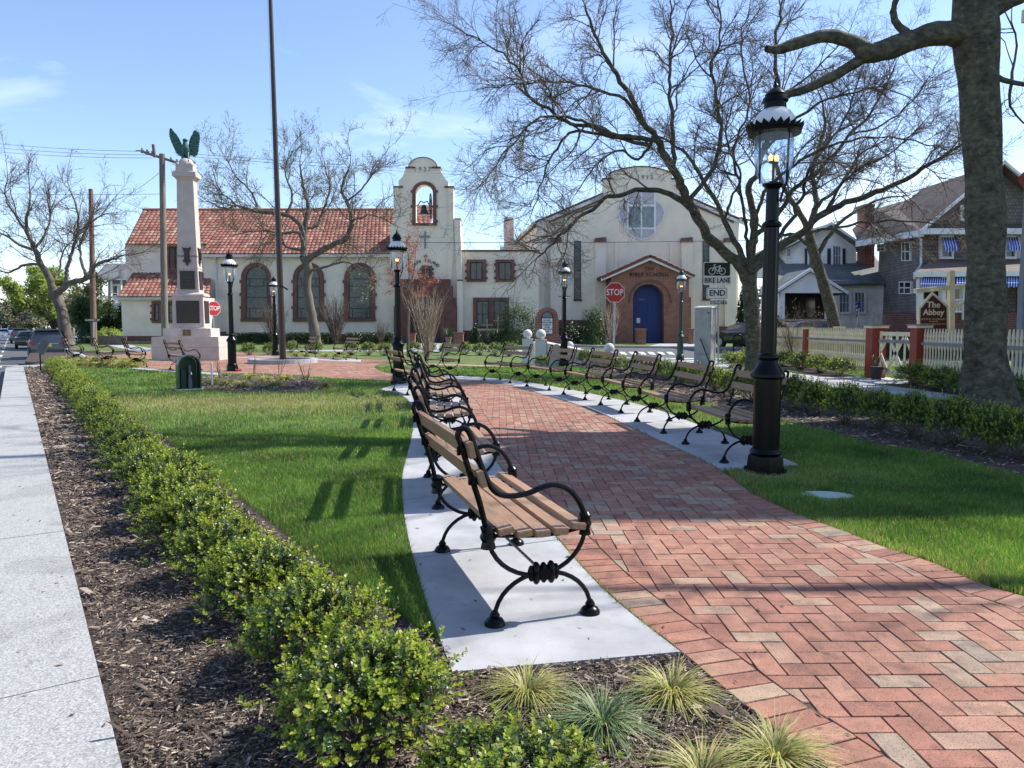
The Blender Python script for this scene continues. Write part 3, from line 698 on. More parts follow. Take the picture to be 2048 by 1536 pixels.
def bench(cx, cy, f, label, group):
    f = Vector((f[0], f[1])).normalized(); rz = math.atan2(f.y, f.x)+math.pi/2
    b = place(BP, _used[0], (cx, cy, .004), rz, label, group); _used[0] += 1; return b
def bench_feet(a, b, side, label, group):
    """two feet of one side of the bench, as pixels; side +1: they are the rear feet of a bench facing right of a->b"""
    A = Vector(G(*a, .004)); B = Vector(G(*b, .004)); t = (B-A).normalized(); n = Vector((t.y, -t.x)); c = (A+B)/2
    if side > 0: f = n; c = c+f*.232
    else: f = -n; c = c-f*.232
    bench(c.x, c.y, f, label, group)
gl = 'slatted benches along the left edge of the brick path'
lab = ['nearest slatted bench in the foreground, on the near end of the left concrete strip', 'second slatted bench from the camera on the left concrete strip', 'third slatted bench from the camera on the left strip, mostly behind nearer ones',
       'fourth slatted bench from the camera on the left strip, seen over the nearer ones', 'fifth slatted bench from the camera on the left strip, before the turned last one', 'last bench of the left strip, turned aside in front of the middle lamp post']
fl = [((986, 1244), (887, 1105)), ((876, 1016), (857, 954.5)), ((857, 910), (860, 876)), ((860, 852), (858, 831.5)), ((849, 816), (838, 803.5)), ((815, 791), (787.5, 781))]
for (a, b), l in zip(fl, lab): bench_feet(a, b, 1, l, gl)
gr_ = 'slatted benches along the right edge of the brick path'
lab = ['bench on the right strip partly hidden by the big near lamp post', 'second bench from the big near lamp post on the right strip', 'third bench from the big near lamp post on the right strip',
       'fourth bench from the big near lamp post on the right strip', 'fifth bench on the right strip, in front of the sloping granite wall', 'last bench of the right strip, in front of the ball topped granite pillars']
fr = [((1449, 926), (1370, 888)), ((1325, 866), (1276, 844)), ((1242, 826), (1201, 810)), ((1169, 800), (1128, 789)), ((1097, 781), (1055, 773)), ((1017, 766.5), (971, 761))]
for (a, b), l in zip(fr, lab): bench_feet(a, b, -1, l, gr_)
gf = 'slatted benches around the brick plaza'
for px, py, f, l in [(882, 750.5, (-.87, -.5), 'lone bench on the path bend, in front of the bare tan shrub and church porch'),
                     (612, 714, (-.84, -.54), 'bench beyond the flagpole on its right, below the middle arched window'),
                     (690, 718.5, (-.78, -.62), 'bench beyond the plaza below the rightmost arched church window'),
                     (371, 740, (.70, .71), 'bench behind the green arched box, in front of the monument plinth'),
                     (275, 733, (.86, .51), 'bench left of the monument, second from the green arched box'),
                     (214, 728, (.89, .45), 'bench left of the monument, in front of the brown utility pole'),
                     (153, 722.5, (.89, .45), 'leftmost bench of the plaza, behind it the dark parked car')]:
    x, y = G(px, py); bench(x, y, f, l, gf)

# ================================================================== LAMPS
def lamp_proto(body, arms=False):
    t = thing('street_lamp', 'x', 'street lamp')
    m = MB()
    m.lathe([(.17, 0), (.17, .03), (.155, .16), (.135, .175)], body, n=8, rot=R(22.5))
    m.lathe([(.135, .172), (.142, .19), (.135, .21), (.12, .222)], body, n=24)
    for k in range(4): a = R(45+90*k); m.sphere((.165*math.cos(a), .165*math.sin(a), .025), .03, body, 8, 6)
    m.build('base', t, smooth=True)
    m = MB(); m.lathe([(.12, .215), (.12, .30), (.121, .84), (.121, .87)], body, n=32, flute=1, fd=.035)
    m.lathe([(.135, .865), (.15, .88), (.152, .905), (.14, .925), (.132, .935), (.125, .95), (.10, .985), (.085, 1.01), (.08, 1.03), (.092, 1.045), (.094, 1.07), (.085, 1.085), (.07, 1.095)], body, n=28)
    m.lathe([(.07, 1.09), (.066, 2.22)], body, n=24, flute=1, fd=.09)
    m.lathe([(.066, 2.215), (.084, 2.225), (.087, 2.245), (.075, 2.265), (.06, 2.275)], body, n=24)
    m.lathe([(.058, 2.27), (.055, 2.55), (.075, 2.575), (.09, 2.59), (.09, 2.605), (.07, 2.61)], body, n=20)
    m.build('pole', t, smooth=True)
    m = MB(); m.lathe([(.095, 2.602), (.12, 2.64), (.145, 2.69), (.160, 2.76), (.166, 2.85), (.168, 3.05)], GLASS, n=32); 
    m.f = [f for f in m.f if len(f) == 4]; m.m = m.m[:len(m.f)]
    m.build('globe', t, smooth=True)
    m = MB(); m.lathe([(.012, 2.60), (.012, 2.78)], BRONZEP, n=8); m.lathe([(.04, 2.60), (.03, 2.625)], BRONZEP, n=12)
    m.box((0, 0, 2.785), (.09, .02, .012), BRONZEP)
    for k in (-1, 1): m.lathe([(.008, 2.785), (.014, 2.80)], BRONZEP, (k*.03, 0, 0), 8)
    m.build('burner', t)
    m = MB()
    for k in (-1, 1): m.lathe([(.012, 2.80), (.018, 2.82), (.017, 2.845), (.006, 2.858)], FLAME, (k*.03, 0, 0), 10)
    m.build('gas_light', t, smooth=True)
    m = MB()
    for a in (R(-62), R(118)):
        c, s_ = math.cos(a), math.sin(a); m.bar((.125*c, .125*s_, 2.62), (.135*c, .135*s_, 3.05), .014, .014, body)
        if arms or a < 0: m.tube([(.135*c, .135*s_, 2.70), (.13*c, .13*s_, 2.62), (.085*c, .085*s_, 2.50), (.07*c, .07*s_, 2.44)], .012, body, 6)
    if arms: m.bar((-.2, 0, 2.30), (.2, 0, 2.30), .02, .02, body)
    m.build('cage', t)
    m = MB()                                                          # scalloped crown
    n = 22; vs = []; fs = []
    for i in range(n*2):
        a = math.pi*i/n; tipr = .252 if i % 2 == 0 else .215; zz = 3.125 if i % 2 == 0 else 3.09
        for r_, z_ in ((.17, 3.035), (.215, 3.04), (.235, 3.07), (tipr, zz)): vs.append((r_*math.cos(a), r_*math.sin(a), z_))
    for i in range(n*2):
        j = (i+1) % (n*2)
        for k in range(3): fs.append((i*4+k, j*4+k, j*4+k+1, i*4+k+1))
    m.add(vs, fs, body); m.lathe([(.225, 3.03), (.23, 3.05), (.19, 3.06)], body, n=32); m.build('crown', t)
    m = MB(); m.lathe([(.205, 3.055), (.197, 3.10), (.175, 3.165), (.135, 3.22), (.095, 3.25)], ENAMEL, n=32); m.build('hood', t, smooth=True)
    m = MB(); m.lathe([(.098, 3.245), (.094, 3.30), (.112, 3.315), (.105, 3.345), (.085, 3.36), (.09, 3.375), (.07, 3.40), (.045, 3.425), (.02, 3.435), (.024, 3.455), (.012, 3.475), (.004, 3.52)], body, n=24); m.build('finial', t, smooth=True)
    return t
LP_ = lamp_proto(IRON, False); reg(LP_); lg = 'gas lamps on iron posts around the park'; used = 0
for px, py, s, rz, l in [(1530, 945, 1.0, .3, 'nearest and biggest black gas lamp, fluted post at the end of the right strip'),
                        (797, 767, 1.0, 1.2, 'black gas lamp in front of the red budding tree'),
                        (465, 742, 1.0, 2.2, 'black gas lamp right of the monument, by the flagpole planter'),
                        (551, 711, 1.0, 0.0, 'far black gas lamp just left behind the flagpole'),
                        (1128, 731, 1.0, 1.0, 'black gas lamp behind the granite wall, right of the brick church notice board')]:
    x, y = G(px, py)
    if px == 1128: q = lamp_proto(IRON, True); q.location = (x, y, 0); q.rotation_euler.z = .1; tag(q, l, group=lg); continue
    place(LP_, used, (x, y, 0), rz, l, lg); used += 1
LG = lamp_proto(GREENIRON, False); x, y = G(1360, 720); LG.location = (x, y, 0); tag(LG, 'green posted gas lamp standing before the blue arched door', group=lg)
mb = MB(); mb.lathe([(.24, -.05), (.24, .002)], CONC, (LAMP1[0], LAMP1[1], 0), 24); mb.build('lamp_footing', kind='structure')
# valve cover
x, y = G(1655, 991); mb = MB(); mb.lathe([(.20, -.03), (.20, .008), (.18, .011)], TEALC, n=24); o = mb.build('valve_cover', smooth=True, label='pale green oval valve cover set in the right lawn', cat='valve cover'); o.location = (x, y, 0); o.scale = (1, .62, 1); o.rotation_euler.z = -.2
# ================================================================== BUILDINGS
def arch_pts(x0, x1, ys, n=14, ry=None):
    """px points of an arch from (x0, ys) over to (x1, ys); ry: rise in px"""
    c = (x0+x1)/2; r = (x1-x0)/2; ry = ry or r
    return [(c-r*math.cos(t), ys-ry*math.sin(t)) for t in np.linspace(0, math.pi, n)]
def tileroof(m, A, B, C, D, pitch=.33, rows=14, amp=.055, step=.05, mt=None):
    A, B, C, D = map(Vector, (A, B, C, D)); N_ = (B-A).cross(D-A).normalized()
    if N_.z < 0: N_ = -N_
    cols = max(2, int((B-A).length/pitch)); K_ = 6
    vs = []; fs = []
    for r_ in range(rows):
        t0 = r_/rows; t1 = (r_+1)/rows
        for c in range(cols):
            b = len(vs)
            for tt, st in ((t0, step), (t1+.25/rows, 0)):
                L0 = A.lerp(D, min(tt, 1)); R0 = B.lerp(C, min(tt, 1))
                for k in range(K_+1):
                    u = (c+k/K_)/cols; h = amp*math.sin(math.pi*k/K_) if k < K_ else 0
                    vs.append(L0.lerp(R0, u)+N_*(h+st))
            for k in range(K_): fs.append((b+k, b+k+1, b+K_+1+k+1, b+K_+1+k))
            for k in range(K_+1): vs.append(vs[b+k]-N_*(step+.02))
            q = b+2*(K_+1)
            for k in range(K_): fs.append((q+k, q+k+1, b+k+1, b+k))
    m.add(vs, fs, mt or TILE)
def slab(m, pts, th, mt):
    """polygon sheet in space with thickness (downwards)"""
    n = len(pts); pts = [Vector(p) for p in pts]; N_ = (pts[1]-pts[0]).cross(pts[2]-pts[0]).normalized()
    if N_.z < 0: N_ = -N_
    m.add(pts+[p-N_*th for p in pts], [tuple(range(n)), tuple(range(2*n-1, n-1, -1))]+[(i, n+i, n+(i+1) % n, (i+1) % n) for i in range(n)], mt)
def ring(m, g, s, Y, dep, mt):
    m.pxr(s[0], s[1], s[2], g[1], Y, dep, mt); m.pxr(s[0], g[3], s[2], s[3], Y, dep, mt)
    m.pxr(s[0], g[1], g[0], g[3], Y, dep, mt); m.pxr(g[2], g[1], s[2], g[3], Y, dep, mt)
def window(par, g, s, Y, nx=2, ny=2, glass=WGLASS, frame=BLKF, sur=CHBRICK, quoins=True, name='window', fw=2.0, bw=1.2, awn=None):
    m = MB(); ring(m, g, s, Y-.13, .15, sur)
    if quoins:
        h = s[3]-s[1]
        for q in (.22, .52, .82):
            m.pxr(s[0]-3, s[1]+h*q-2, s[0], s[1]+h*q+3, Y-.12, .14, sur); m.pxr(s[2], s[1]+h*q-2, s[2]+3, s[1]+h*q+3, Y-.12, .14, sur)
    w = m.build(name, par, world=True)
    m = MB(); m.pxr(g[0], g[1], g[2], g[3], Y-.03, .035, glass); m.build('pane', w, world=True)
    m = MB(); ring(m, (g[0]+fw, g[1]+fw, g[2]-fw, g[3]-fw), g, Y-.075, .04, frame)
    for k in range(1, nx):
        x = g[0]+(g[2]-g[0])*k/nx; m.pxr(x-bw/2, g[1]+fw, x+bw/2, g[3]-fw, Y-.068, .03, frame)
    for k in range(1, ny):
        y = g[1]+(g[3]-g[1])*k/ny; m.pxr(g[0]+fw, y-bw/2, g[2]-fw, y+bw/2, Y-.062, .025, frame)
    m.build('frame', w, world=True); return w

# ---- church
YT = 57.0; YH = 57.6
ch = thing('church', 'cream stucco church with red tile roof, arched windows and a bell tower dated 1937', 'church', (P(600, 500, YH)[0], YH, 0))
m = MB(); gx = lambda px, Y: P(px, 690, Y)[0]
zt = P(0, 510, YH)[1]
m.box(((gx(412, YH)+gx(792, YH))/2, YH+6, zt/2), (gx(792, YH)-gx(412, YH), 12, zt), STUCCO); m.build('wall', ch, world=True)
m = MB(); m.pxr(412, 668, 786, 700, YH-.1, .12, CHBRICK); m.build('brick_base', ch, world=True)
ze = P(0, 508, YH-.5)[1]; YR = YH+6.4; zr = P(0, 421, YR)[1]; slope = (zr-ze)/(YR-YH+.5)
def onroof(Y): return ze+slope*(Y-(YH-.5))
# upper left wall at Y where the roof shows at y = 488
YU = 58.0
for _ in range(30):
    YU = YU+(P(0, 489, YU)[1]-onroof(YU))*.5 if abs(P(0, 489, YU)[1]-onroof(YU)) > .005 else YU
YU2 = YU+.4
m = MB()
tileroof(m, (gx(405, YH-.5), YH-.5, ze), (gx(791, YH-.5), YH-.5, ze), (gx(791, YR), YR, zr), (gx(405, YH-.5), YR, zr), rows=17)
tileroof(m, (P(251, 489, YU)[0], YU, onroof(YU)), (gx(405, YH-.5), YU, onroof(YU)), (gx(405, YH-.5), YR, zr), (P(286, 421, YR)[0], YR, zr), rows=13)
xr0 = P(286, 421, YR)[0]; xr1 = P(791, 421, YR)[0]
m.tube([(xr0, YR, zr+.05), (xr1, YR, zr+.05)], .14, TILE, 8)
slab(m, [(xr0, YR, zr), (xr1, YR, zr), (xr1, YR+7, zr-4.5), (xr0, YR+7, zr-4.5)], .15, TILE)
m.build('roof', ch, world=True)
m = MB(); xa = gx(258, YU2); xb = gx(414, YU2); zb = onroof(YU2)-.12
m.box(((xa+xb)/2, YU2+5, zb/2), (xb-xa, 10, zb), STUCCO2); m.build('annex_wall', ch, world=True)
YL = 54.6
m = MB(); xa = gx(246, YL); xb = gx(419, YL); zl = P(0, 596, YL)[1]; m.box(((xa+xb)/2, (YL+YU2)/2, zl/2), (xb-xa, YU2-YL, zl), STUCCO2)
m.build('lean_to_wall', ch, world=True)
m = MB(); m.pxr(245, 672, 420, 702, YL-.1, .12, CHBRICK); m.box((gx(419, YL)+.05, (YL+YU2)/2, .42), (.14, YU2-YL-.3, .84), CHBRICK); m.build('lean_to_base', ch, world=True)
m = MB(); ye = YL-.5; z1 = P(0, 594, ye)[1]; z2 = P(0, 546, YU2)[1]
tileroof(m, (gx(239, ye), ye, z1), (gx(421, ye), ye, z1), (P(424, 546, YU2)[0], YU2, z2), (P(265, 546, YU2)[0], YU2, z2), rows=9)
m.box((gx(330, YL), YL-.3, z1-.08), (gx(421, ye)-gx(239, ye), .18, .2), CREAMW)
m.build('lean_to_roof', ch, world=True)
m = MB(); m.box(((gx(405, YH)+gx(785, YH))/2, YH-.42, ze-.12), (gx(785, YH)-gx(405, YH), .2, .2), CREAMW)
m.tube([P3(430, 512, YH-.3), P3(430, 520, YH-.12), P3(432, 540, YH-.1), P3(432, 700, YH-.1)], .09, CREAMW, 8); m.tube([P3(786, 512, YH-.3), P3(786, 700, YH-.12)], .08, CREAMW, 8)
m.build('gutter', ch, world=True)
for ox in ((481.7, 541, 491.6, 535), (585.6, 647.5, 594.5, 639), (688, 750, 697.5, 740.5)):
    m = MB(); s0, s1, g0, g1 = ox; ys = 556
    m.px([(s0, 640)]+arch_pts(s0, s1, ys, 16, 31)+[(s1, 640), (g1, 637)]+arch_pts(g0, g1, ys, 14, 24)[::-1]+[(g0, 637)], YH-.13, .15, CHBRICK)
    m.pxr(s0-1, 637, s1+1, 643, YH-.16, .18, CHBRICK)
    for q in (560, 586, 612):
        m.pxr(s0-3, q, s0, q+6, YH-.12, .13, CHBRICK); m.pxr(s1, q, s1+3, q+6, YH-.12, .13, CHBRICK)
    w = m.build('window', ch, world=True)
    m = MB(); m.px([(g0, 637)]+arch_pts(g0, g1, ys, 14, 24)+[(g1, 637)], YH-.03, .035, WGLASS); m.build('pane', w, world=True)
    m = MB(); bar = lambda a, b, c, d: m.pxr(a, b, c, d, YH-.06, .03, BLKF)
    for q in (557, 571.5, 594, 616, 635): bar(g0, q, g1, q+1.3)
    bar(g0, 556, g0+1.3, 637); bar(g1-1.3, 556, g1, 637)
    for q in (558.3, 617.3): 
        bar(g0+7, q, g0+8, q+13.2 if q < 600 else 635); bar(g1-8, q, g1-7, q+13.2 if q < 600 else 635)
    m.px(arch_pts(g0, g1, ys, 14, 24)+arch_pts(g0+1.3, g1-1.3, ys, 14, 22.5)[::-1], YH-.06, .03, BLKF)
    m.build('frame', w, world=True)
window(ch, (349, 494, 356, 536), (345, 492, 360, 545), YU2, 1, 3, quoins=True)
window(ch, (308, 608, 318, 642), (303, 602, 326, 646), YL, 1, 2); window(ch, (336, 608, 350, 642), (331, 602, 353, 646), YL, 1, 2)
window(ch, (338, 494, 345, 536), (333, 492, 345, 545), YU2, 1, 3, quoins=False)
# tower
m = MB()
scr = lambda pts: pts
left = [(787, 446), (787, 374), (797, 374), (797, 361), (801, 357.5), (805, 352.5), (808, 346), (810, 340), (811, 336), (811, 335), (817, 335)]
top = arch_pts(817, 874, 335, 16, 20.5)
right = [(880.5, 335), (881, 340), (884, 347), (888, 354), (893, 360.5), (897, 364), (897, 374), (907, 374), (907, 438.4), (920, 438.4), (920, 446)]
notch = [(865.6, 446)]+arch_pts(830.6, 865.6, 386, 12, 17.5)[::-1]+[(830.6, 446)]
m.px(left+top+right+notch, YT, .95, STUCCO)
m.px([(780, 446), (920, 446), (924.5, 560), (925, 700), (780, 700)], YT, 3.4, STUCCO)
m.px([(787, 446), (787, 374.5), (797, 374.5), (797, 446)], YT-.12, .13, STUCCO); m.px([(897, 446), (897, 374.5), (907, 374.5), (907, 500), (903, 560), (896, 560)], YT-.12, .13, STUCCO)
m.px([(908, 439), (920, 439), (924.5, 559), (914, 559)], YT-.25, .24, STUCCO)
m.px([(914, 560), (925, 560), (925.5, 700), (914, 700)], YT-.42, .41, STUCCO)
tw = m.build('tower_wall', ch, world=True)
m = MB()
def cop(): 
    global m
    m.build('coping', ch, world=True); m = MB()
m.px(arch_pts(816, 875, 335, 18, 21.5)+arch_pts(817.2, 873.8, 335, 18, 20.3)[::-1], YT-.06, 1.06, CHBRICKD)
for a, b, c in ((810.5, 829, 334), (863, 881.5, 334), (786, 805, 373), (888.5, 908, 373), (908, 921, 437.5)): cop(); m.pxr(a, c-1, b, c+2, YT-.14, 1.2, CHBRICKD)
cop(); m.pxr(914, 559, 925.5, 561.5, YT-.45, .4, CHBRICKD)
m.build('coping', ch, world=True)
m = MB()
m.px([(824.4, 446)]+arch_pts(824.4, 872.8, 383, 14, 20.5)+[(872.8, 446), (865.6, 446)]+arch_pts(830.6, 865.6, 386, 12, 17.5)[::-1]+[(830.6, 446)], YT-.1, .1, CHBRICK)
m.pxr(824, 446, 873.5, 450.5, YT-.14, .14, CHBRICK)
for q in (380, 410, 440): m.pxr(821.5, q, 824.4, q+5, YT-.09, .09, CHBRICK); m.pxr(872.8, q, 875.5, q+5, YT-.09, .09, CHBRICK)
m.build('belfry_surround', ch, world=True)
bx, bz = P(848, 422, YT+.45); m = MB(); k = .0385
m.lathe([(.02, .62), (.14, .60), (.2, .50), (.22, .3), (.27, .12), (.37, -.05), (.42, -.1), (.40, -.13), (.02, -.1)], BELLM, (bx, YT+.45, bz-.15), 20); m.build('bell', ch, world=True, smooth=True)
m = MB(); m.tube([(bx-.75, YT+.45, bz+.35), (bx-.45, YT+.45, bz+.42), (bx-.25, YT+.45, bz+.75), (bx, YT+.45, bz+.62), (bx+.25, YT+.45, bz+.75), (bx+.42, YT+.45, bz+.42), (bx+.72, YT+.45, bz+.3)], .045, BELLM, 8)
m.tube([(bx+.52, YT+.45-.75*math.cos(a), bz+.35+.95*math.sin(a)) for a in np.linspace(0, 2*math.pi, 25)], .04, BELLM, 6, caps=False)
for a in (0, math.pi/3, 2*math.pi/3): m.bar((bx+.52, YT+.45-.75*math.cos(a), bz+.35+.95*math.sin(a)), (bx+.52, YT+.45+.75*math.cos(a), bz+.35-.95*math.sin(a)), .04, .04, BELLM)
m.build('bell_frame', ch, world=True)
m = MB(); m.pxr(848.6, 462.5, 851.8, 497, YT-.08, .08, GREYP); m.pxr(840, 471.8, 848.6, 474.6, YT-.08, .08, GREYP); m.pxr(851.8, 471.8, 860.3, 474.6, YT-.08, .08, GREYP); m.build('cross', ch, world=True)
m = MB(); x, z = P(845, 339, YT); text_add(m, '1937', .48, (x, YT-.03, z), GREYP, depth=.05, spacing=1.5)
for i, c in enumerate('CAPE ISLAND'):
    if c == ' ': continue
    a = R(-46+92*i/10); r_ = 34; x, z = P(851+r_*math.sin(a), 555.5-r_*math.cos(a), YT); text_add(m, c, .34, (x, YT-.03, z), BLKF, depth=.05, roll=-a*.9)
x, z = P(851, 512, YT); m.lathe([(.13, -.04), (.13, .04)], BLKF, (x, YT-.04, z), 10)
m.build('lettering', ch, world=True)
window(ch, (847, 537, 860, 560), (843, 531, 864, 560.5), YT, 2, 1)
m = MB()
st = [(900, 558), (900, 571), (904, 571), (904, 595), (909, 595), (909, 612), (912.5, 612), (912.5, 700)]
port = [(787.5, 700), (787.5, 612), (791, 612), (791, 595), (796, 595), (796, 571), (800, 571), (800, 558)]+st
m.px(port+[(880, 700)]+arch_pts(822, 880, 616, 14, 29)[::-1]+[(822, 700)], YT-.75, .73, CHBRICKD)
m.px([(814, 690)]+arch_pts(814, 888, 618, 18, 39)+[(888, 690), (884, 690)]+arch_pts(818, 884, 618, 18, 35)[::-1]+[(818, 690)], YT-.8, .05, CHBRICK)
m.build('porch', ch, world=True)
m = MB(); m.px([(822, 700)]+arch_pts(822, 880, 616, 14, 29)+[(880, 700)], YT-.15, .1, PURPD); d = m.build('door', ch, world=True)
m = MB(); m.px([(828, 618)]+arch_pts(828, 876, 612, 12, 20)+[(876, 618)], YT-.19, .03, WGLASS)
for q in (840, 851, 862): m.pxr(q, 594, q+1, 618, YT-.21, .02, BLKF)
m.build('transom', d, world=True)
m = MB()                                                       # wing between tower and school
YW = 57.4; m.px([(918, 503), (1078, 503), (1078, 700), (918, 700)], YW, 7, STUCCO); m.build('wing_wall', ch, world=True)
m = MB(); m.pxr(918, 499.5, 1079, 503, YW-.08, .5, CHBRICKD); m.pxr(920, 661, 1078, 700, YW-.1, .1, CHBRICKD); m.build('wing_coping', ch, world=True)
window(ch, (940, 524, 965, 560), (933, 519, 972, 563.4), YW, 2, 1); window(ch, (997, 524, 1023, 560), (991, 519, 1029, 563.4), YW, 2, 1)
window(ch, (953, 601, 977.5, 655), (946, 595, 981.2, 657), YW, 2, 2, quoins=False); window(ch, (987.5, 601, 1012, 655), (981.4, 595, 1018, 657), YW, 2, 2, quoins=False)
m = MB(); YC = 68; m.pxr(1007.5, 437, 1027.5, 505, YC, 1.0, PINK); m.pxr(1009, 434, 1026, 437, YC+.05, .9, PINK); m.pxr(1000, 494, 1012, 505, YC-1, .6, GALV); m.build('chimney', ch, world=True)
# roof seen through the belfry
m = MB(); a = P3(829, 448, 64); b = P3(862, 448, 64); tileroof(m, a, b, (b.x, 68, b.z+2.2), (a.x-1.5, 68, a.z+2.2), rows=6); m.build('rear_roof', ch, world=True)

# ---- bible school
YS = 59.0; YP = 56.0
sc_ = thing('school_building', 'stucco gabled hall with brick porch and blue arched door, behind the bike lane sign', 'building', (P(1283, 600, YS)[0], YS, 0))
m = MB()
face = [(1073, 700), (1073, 442), (1206.6, 385), (1206.6, 358), (1221.5, 358), (1221.5, 346)]+[(1221.5+q*6.8, 346-13*math.sin(math.pi*(q/18))**.8) for q in range(1, 18)]+[(1344.5, 346), (1344.5, 358), (1359, 358), (1359, 385), (1476, 436), (1476, 700)]
m.px(face, YS, .8, STUCCO)
x0, x1 = gx(1073, YS), gx(1476, YS); zc = P(0, 444, YS)[1]
a = (x0, YS+.8); b = (P(1022, 650, 76)[0], 76)
m.add([(a[0], a[1], 0), (b[0], b[1], 0), (b[0], b[1], zc-.1), (a[0], a[1], zc-.1)], [(0, 1, 2, 3)], STUCCO2)
m.add([(a[0]+.3, a[1], 0), (b[0]+.3, b[1], 0), (b[0]+.3, b[1], zc-.1), (a[0]+.3, a[1], zc-.1)], [(3, 2, 1, 0)], STUCCO2)
m.box((x1-.2, YS+8, zc/2), (.4, 15, zc), STUCCO2)
for q in (1112, 1201.5, 1374.5, 1461): m.pxr(q-11, 484, q+11, 700, YS-.35, .34, STUCCO)
m.pxr(1230, 484, 1235, 700, YS-.12, .12, STUCCO); m.pxr(1340, 484, 1345, 700, YS-.12, .12, STUCCO)
m.build('wall', sc_, world=True)
m = MB(); pk = P3(1283, 352, YS+1); ytk = 76
for sx, e0, e1 in ((-1, P3(1068, 446, YS-.3), P3(1020, 482, 76)), (1, P3(1481, 440, YS-.3), P3(1430, 475, 76))):
    top0 = P3(1283, 353, YS+.9); slab(m, [Vector((e0.x, YS+.82, e0.z)), Vector((e1.x, 76, e0.z)), Vector((top0.x, 76, top0.z)), Vector((top0.x, YS+.82, top0.z))], .2, ROOFB)
    m.tube([(e0.x, YS-.3, e0.z), (e1.x, 76, e0.z)], .13, CREAMW, 8)
m.build('roof', sc_, world=True)
m = MB()
for s, f in ((1, lambda x: x), (-1, lambda x: 2566-x)):
    if s < 0: m.build('rake_trim', sc_, world=True); m = MB()
    m.px([(f(1070), 446), (f(1206), 388), (f(1206), 384.5), (f(1070), 442)], YS-.16, .9, CHBRICK)
    m.px([(f(1073), 452), (f(1206), 396), (f(1206), 388.5), (f(1073), 446.5)], YS-.1, .1, WHITEP)
    m.px([(f(1098), 446), (f(1206), 400), (f(1206), 396.5), (f(1098), 442)], YS-.14, .13, CHBRICK)
    m.pxr(min(f(1205), f(1223)), 355.5, max(f(1205), f(1223)), 358.5, YS-.1, 1.0, CHBRICK)
m.build('rake_trim', sc_, world=True); m = MB()
m.px([(1220, 346), (1220, 342)]+[(1221.5+q*6.8, 344.5-13*math.sin(math.pi*(q/18))**.8) for q in range(0, 19)]+[(1346, 342), (1346, 346)]+[(1221.5+q*6.8, 346.2-13*math.sin(math.pi*(q/18))**.8) for q in range(18, -1, -1)], YS-.1, 1.0, CHBRICKD)
m.build('coping', sc_, world=True)
for q in (1112, 1201.5, 1374.5, 1461): m = MB(); m.px([(q-12, 484), (q+12, 484), (q+11, 474), (q-11, 476)], YS-.5, .5, CHBRICK); m.build('pilaster_cap', sc_, world=True)
m = MB(); m.pxr(1441, 653, 1478, 700, YS-.4, .4, CHBRICKD); m.build('brick_base', sc_, world=True); m = MB(); m.pxr(1100, 640, 1225, 700, YS-.45, .3, CHBRICKD); m.build('brick_base', sc_, world=True); m = MB()
m.tube([P3(1076, 448, YS-.4), P3(1080, 456, YS-.2), P3(1094, 462, YS-.15), P3(1094, 690, YS-.15)], .07, CREAMW, 6)
m.build('downpipe', sc_, world=True)
m = MB()
for q in ((1149, 483, 1161, 598), (1406.6, 482, 1417.7, 597)):
    w = MB(); w.pxr(q[0], q[1], q[2], q[3], YS-.04, .04, WGLASS)
    for k in range(1, 6): w.pxr(q[0], q[1]+k*19, q[2], q[1]+k*19+.8, YS-.06, .02, BLKF)
    ring(w, (q[0], q[1], q[2], q[3]), (q[0]-1, q[1]-1, q[2]+1, q[3]+1), YS-.07, .07, BLKF)
    w.pxr(q[0]-2, q[3]+1, q[2]+3, q[3]+4, YS-.12, .12, CHBRICKD); w.build('slit_window', sc_, world=True)
lob = [(1236, 426), (1240, 412), (1252, 402), (1254, 388), (1268, 378), (1283, 374), (1298, 378), (1312, 388), (1314, 402), (1326, 412), (1330, 426), (1326, 442), (1314, 454), (1312, 466), (1298, 476), (1283, 480), (1268, 476), (1254, 466), (1252, 454), (1240, 442)]
m.px(lob, YS-.04, .04, LILAC); w = m.build('rose_window', sc_, world=True)
m = MB(); m.pxr(1258, 413, 1308, 457, YS-.06, .019, WGLASSL); m.build('pane', w, world=True)
m = MB()
for a, b, c, d in ((1254, 388, 1258, 466), (1308, 388, 1312, 466), (1281.5, 380, 1284.5, 478)): m.pxr(a, b, c, d, YS-.1, .035, WHITEP)
for a, b, c, d in ((1258, 455, 1281.5, 459), (1284.5, 455, 1308, 459), (1258, 409, 1281.5, 413), (1284.5, 409, 1308, 413)): m.pxr(a, b, c, d, YS-.1, .035, WHITEP)
m.px(lob+[lob[0]]+[((x-1283)*.96+1283, (y-427)*.96+427) for x, y in ([lob[0]]+lob[::-1])], YS-.09, .05, WHITEP)
m.build('frame', w, world=True)
m = MB(); x, z = P(1290, 355, YS); text_add(m, '1915', .5, (x, YS-.03, z), GREYP, depth=.05, spacing=1.4)
x, z = P(1299, 538, YP); text_add(m, 'THE', .36, (x, YP-.02, z), SHADE_LETTER, depth=.05, spacing=1.2); x, z = P(1299, 549.5, YP); text_add(m, 'BIBLE SCHOOL', .40, (x, YP-.02, z), SHADE_LETTER, depth=.05, spacing=1.15)
m.build('lettering', sc_, world=True)
m = MB()
m.px([(1222, 700), (1222, 553), (1300, 514), (1378, 553), (1378, 594), (1382, 594), (1382, 700), (1328, 700)]+arch_pts(1266, 1328, 597, 16, 29)[::-1]+[(1266, 700)], YP, 1.2, BRICKO)
m.px([(1257, 606)]+arch_pts(1257, 1343, 601, 20, 42)+[(1343, 606), (1339, 606)]+arch_pts(1261, 1339, 601, 20, 38)[::-1]+[(1261, 606)], YP-.05, .06, CHBRICK)
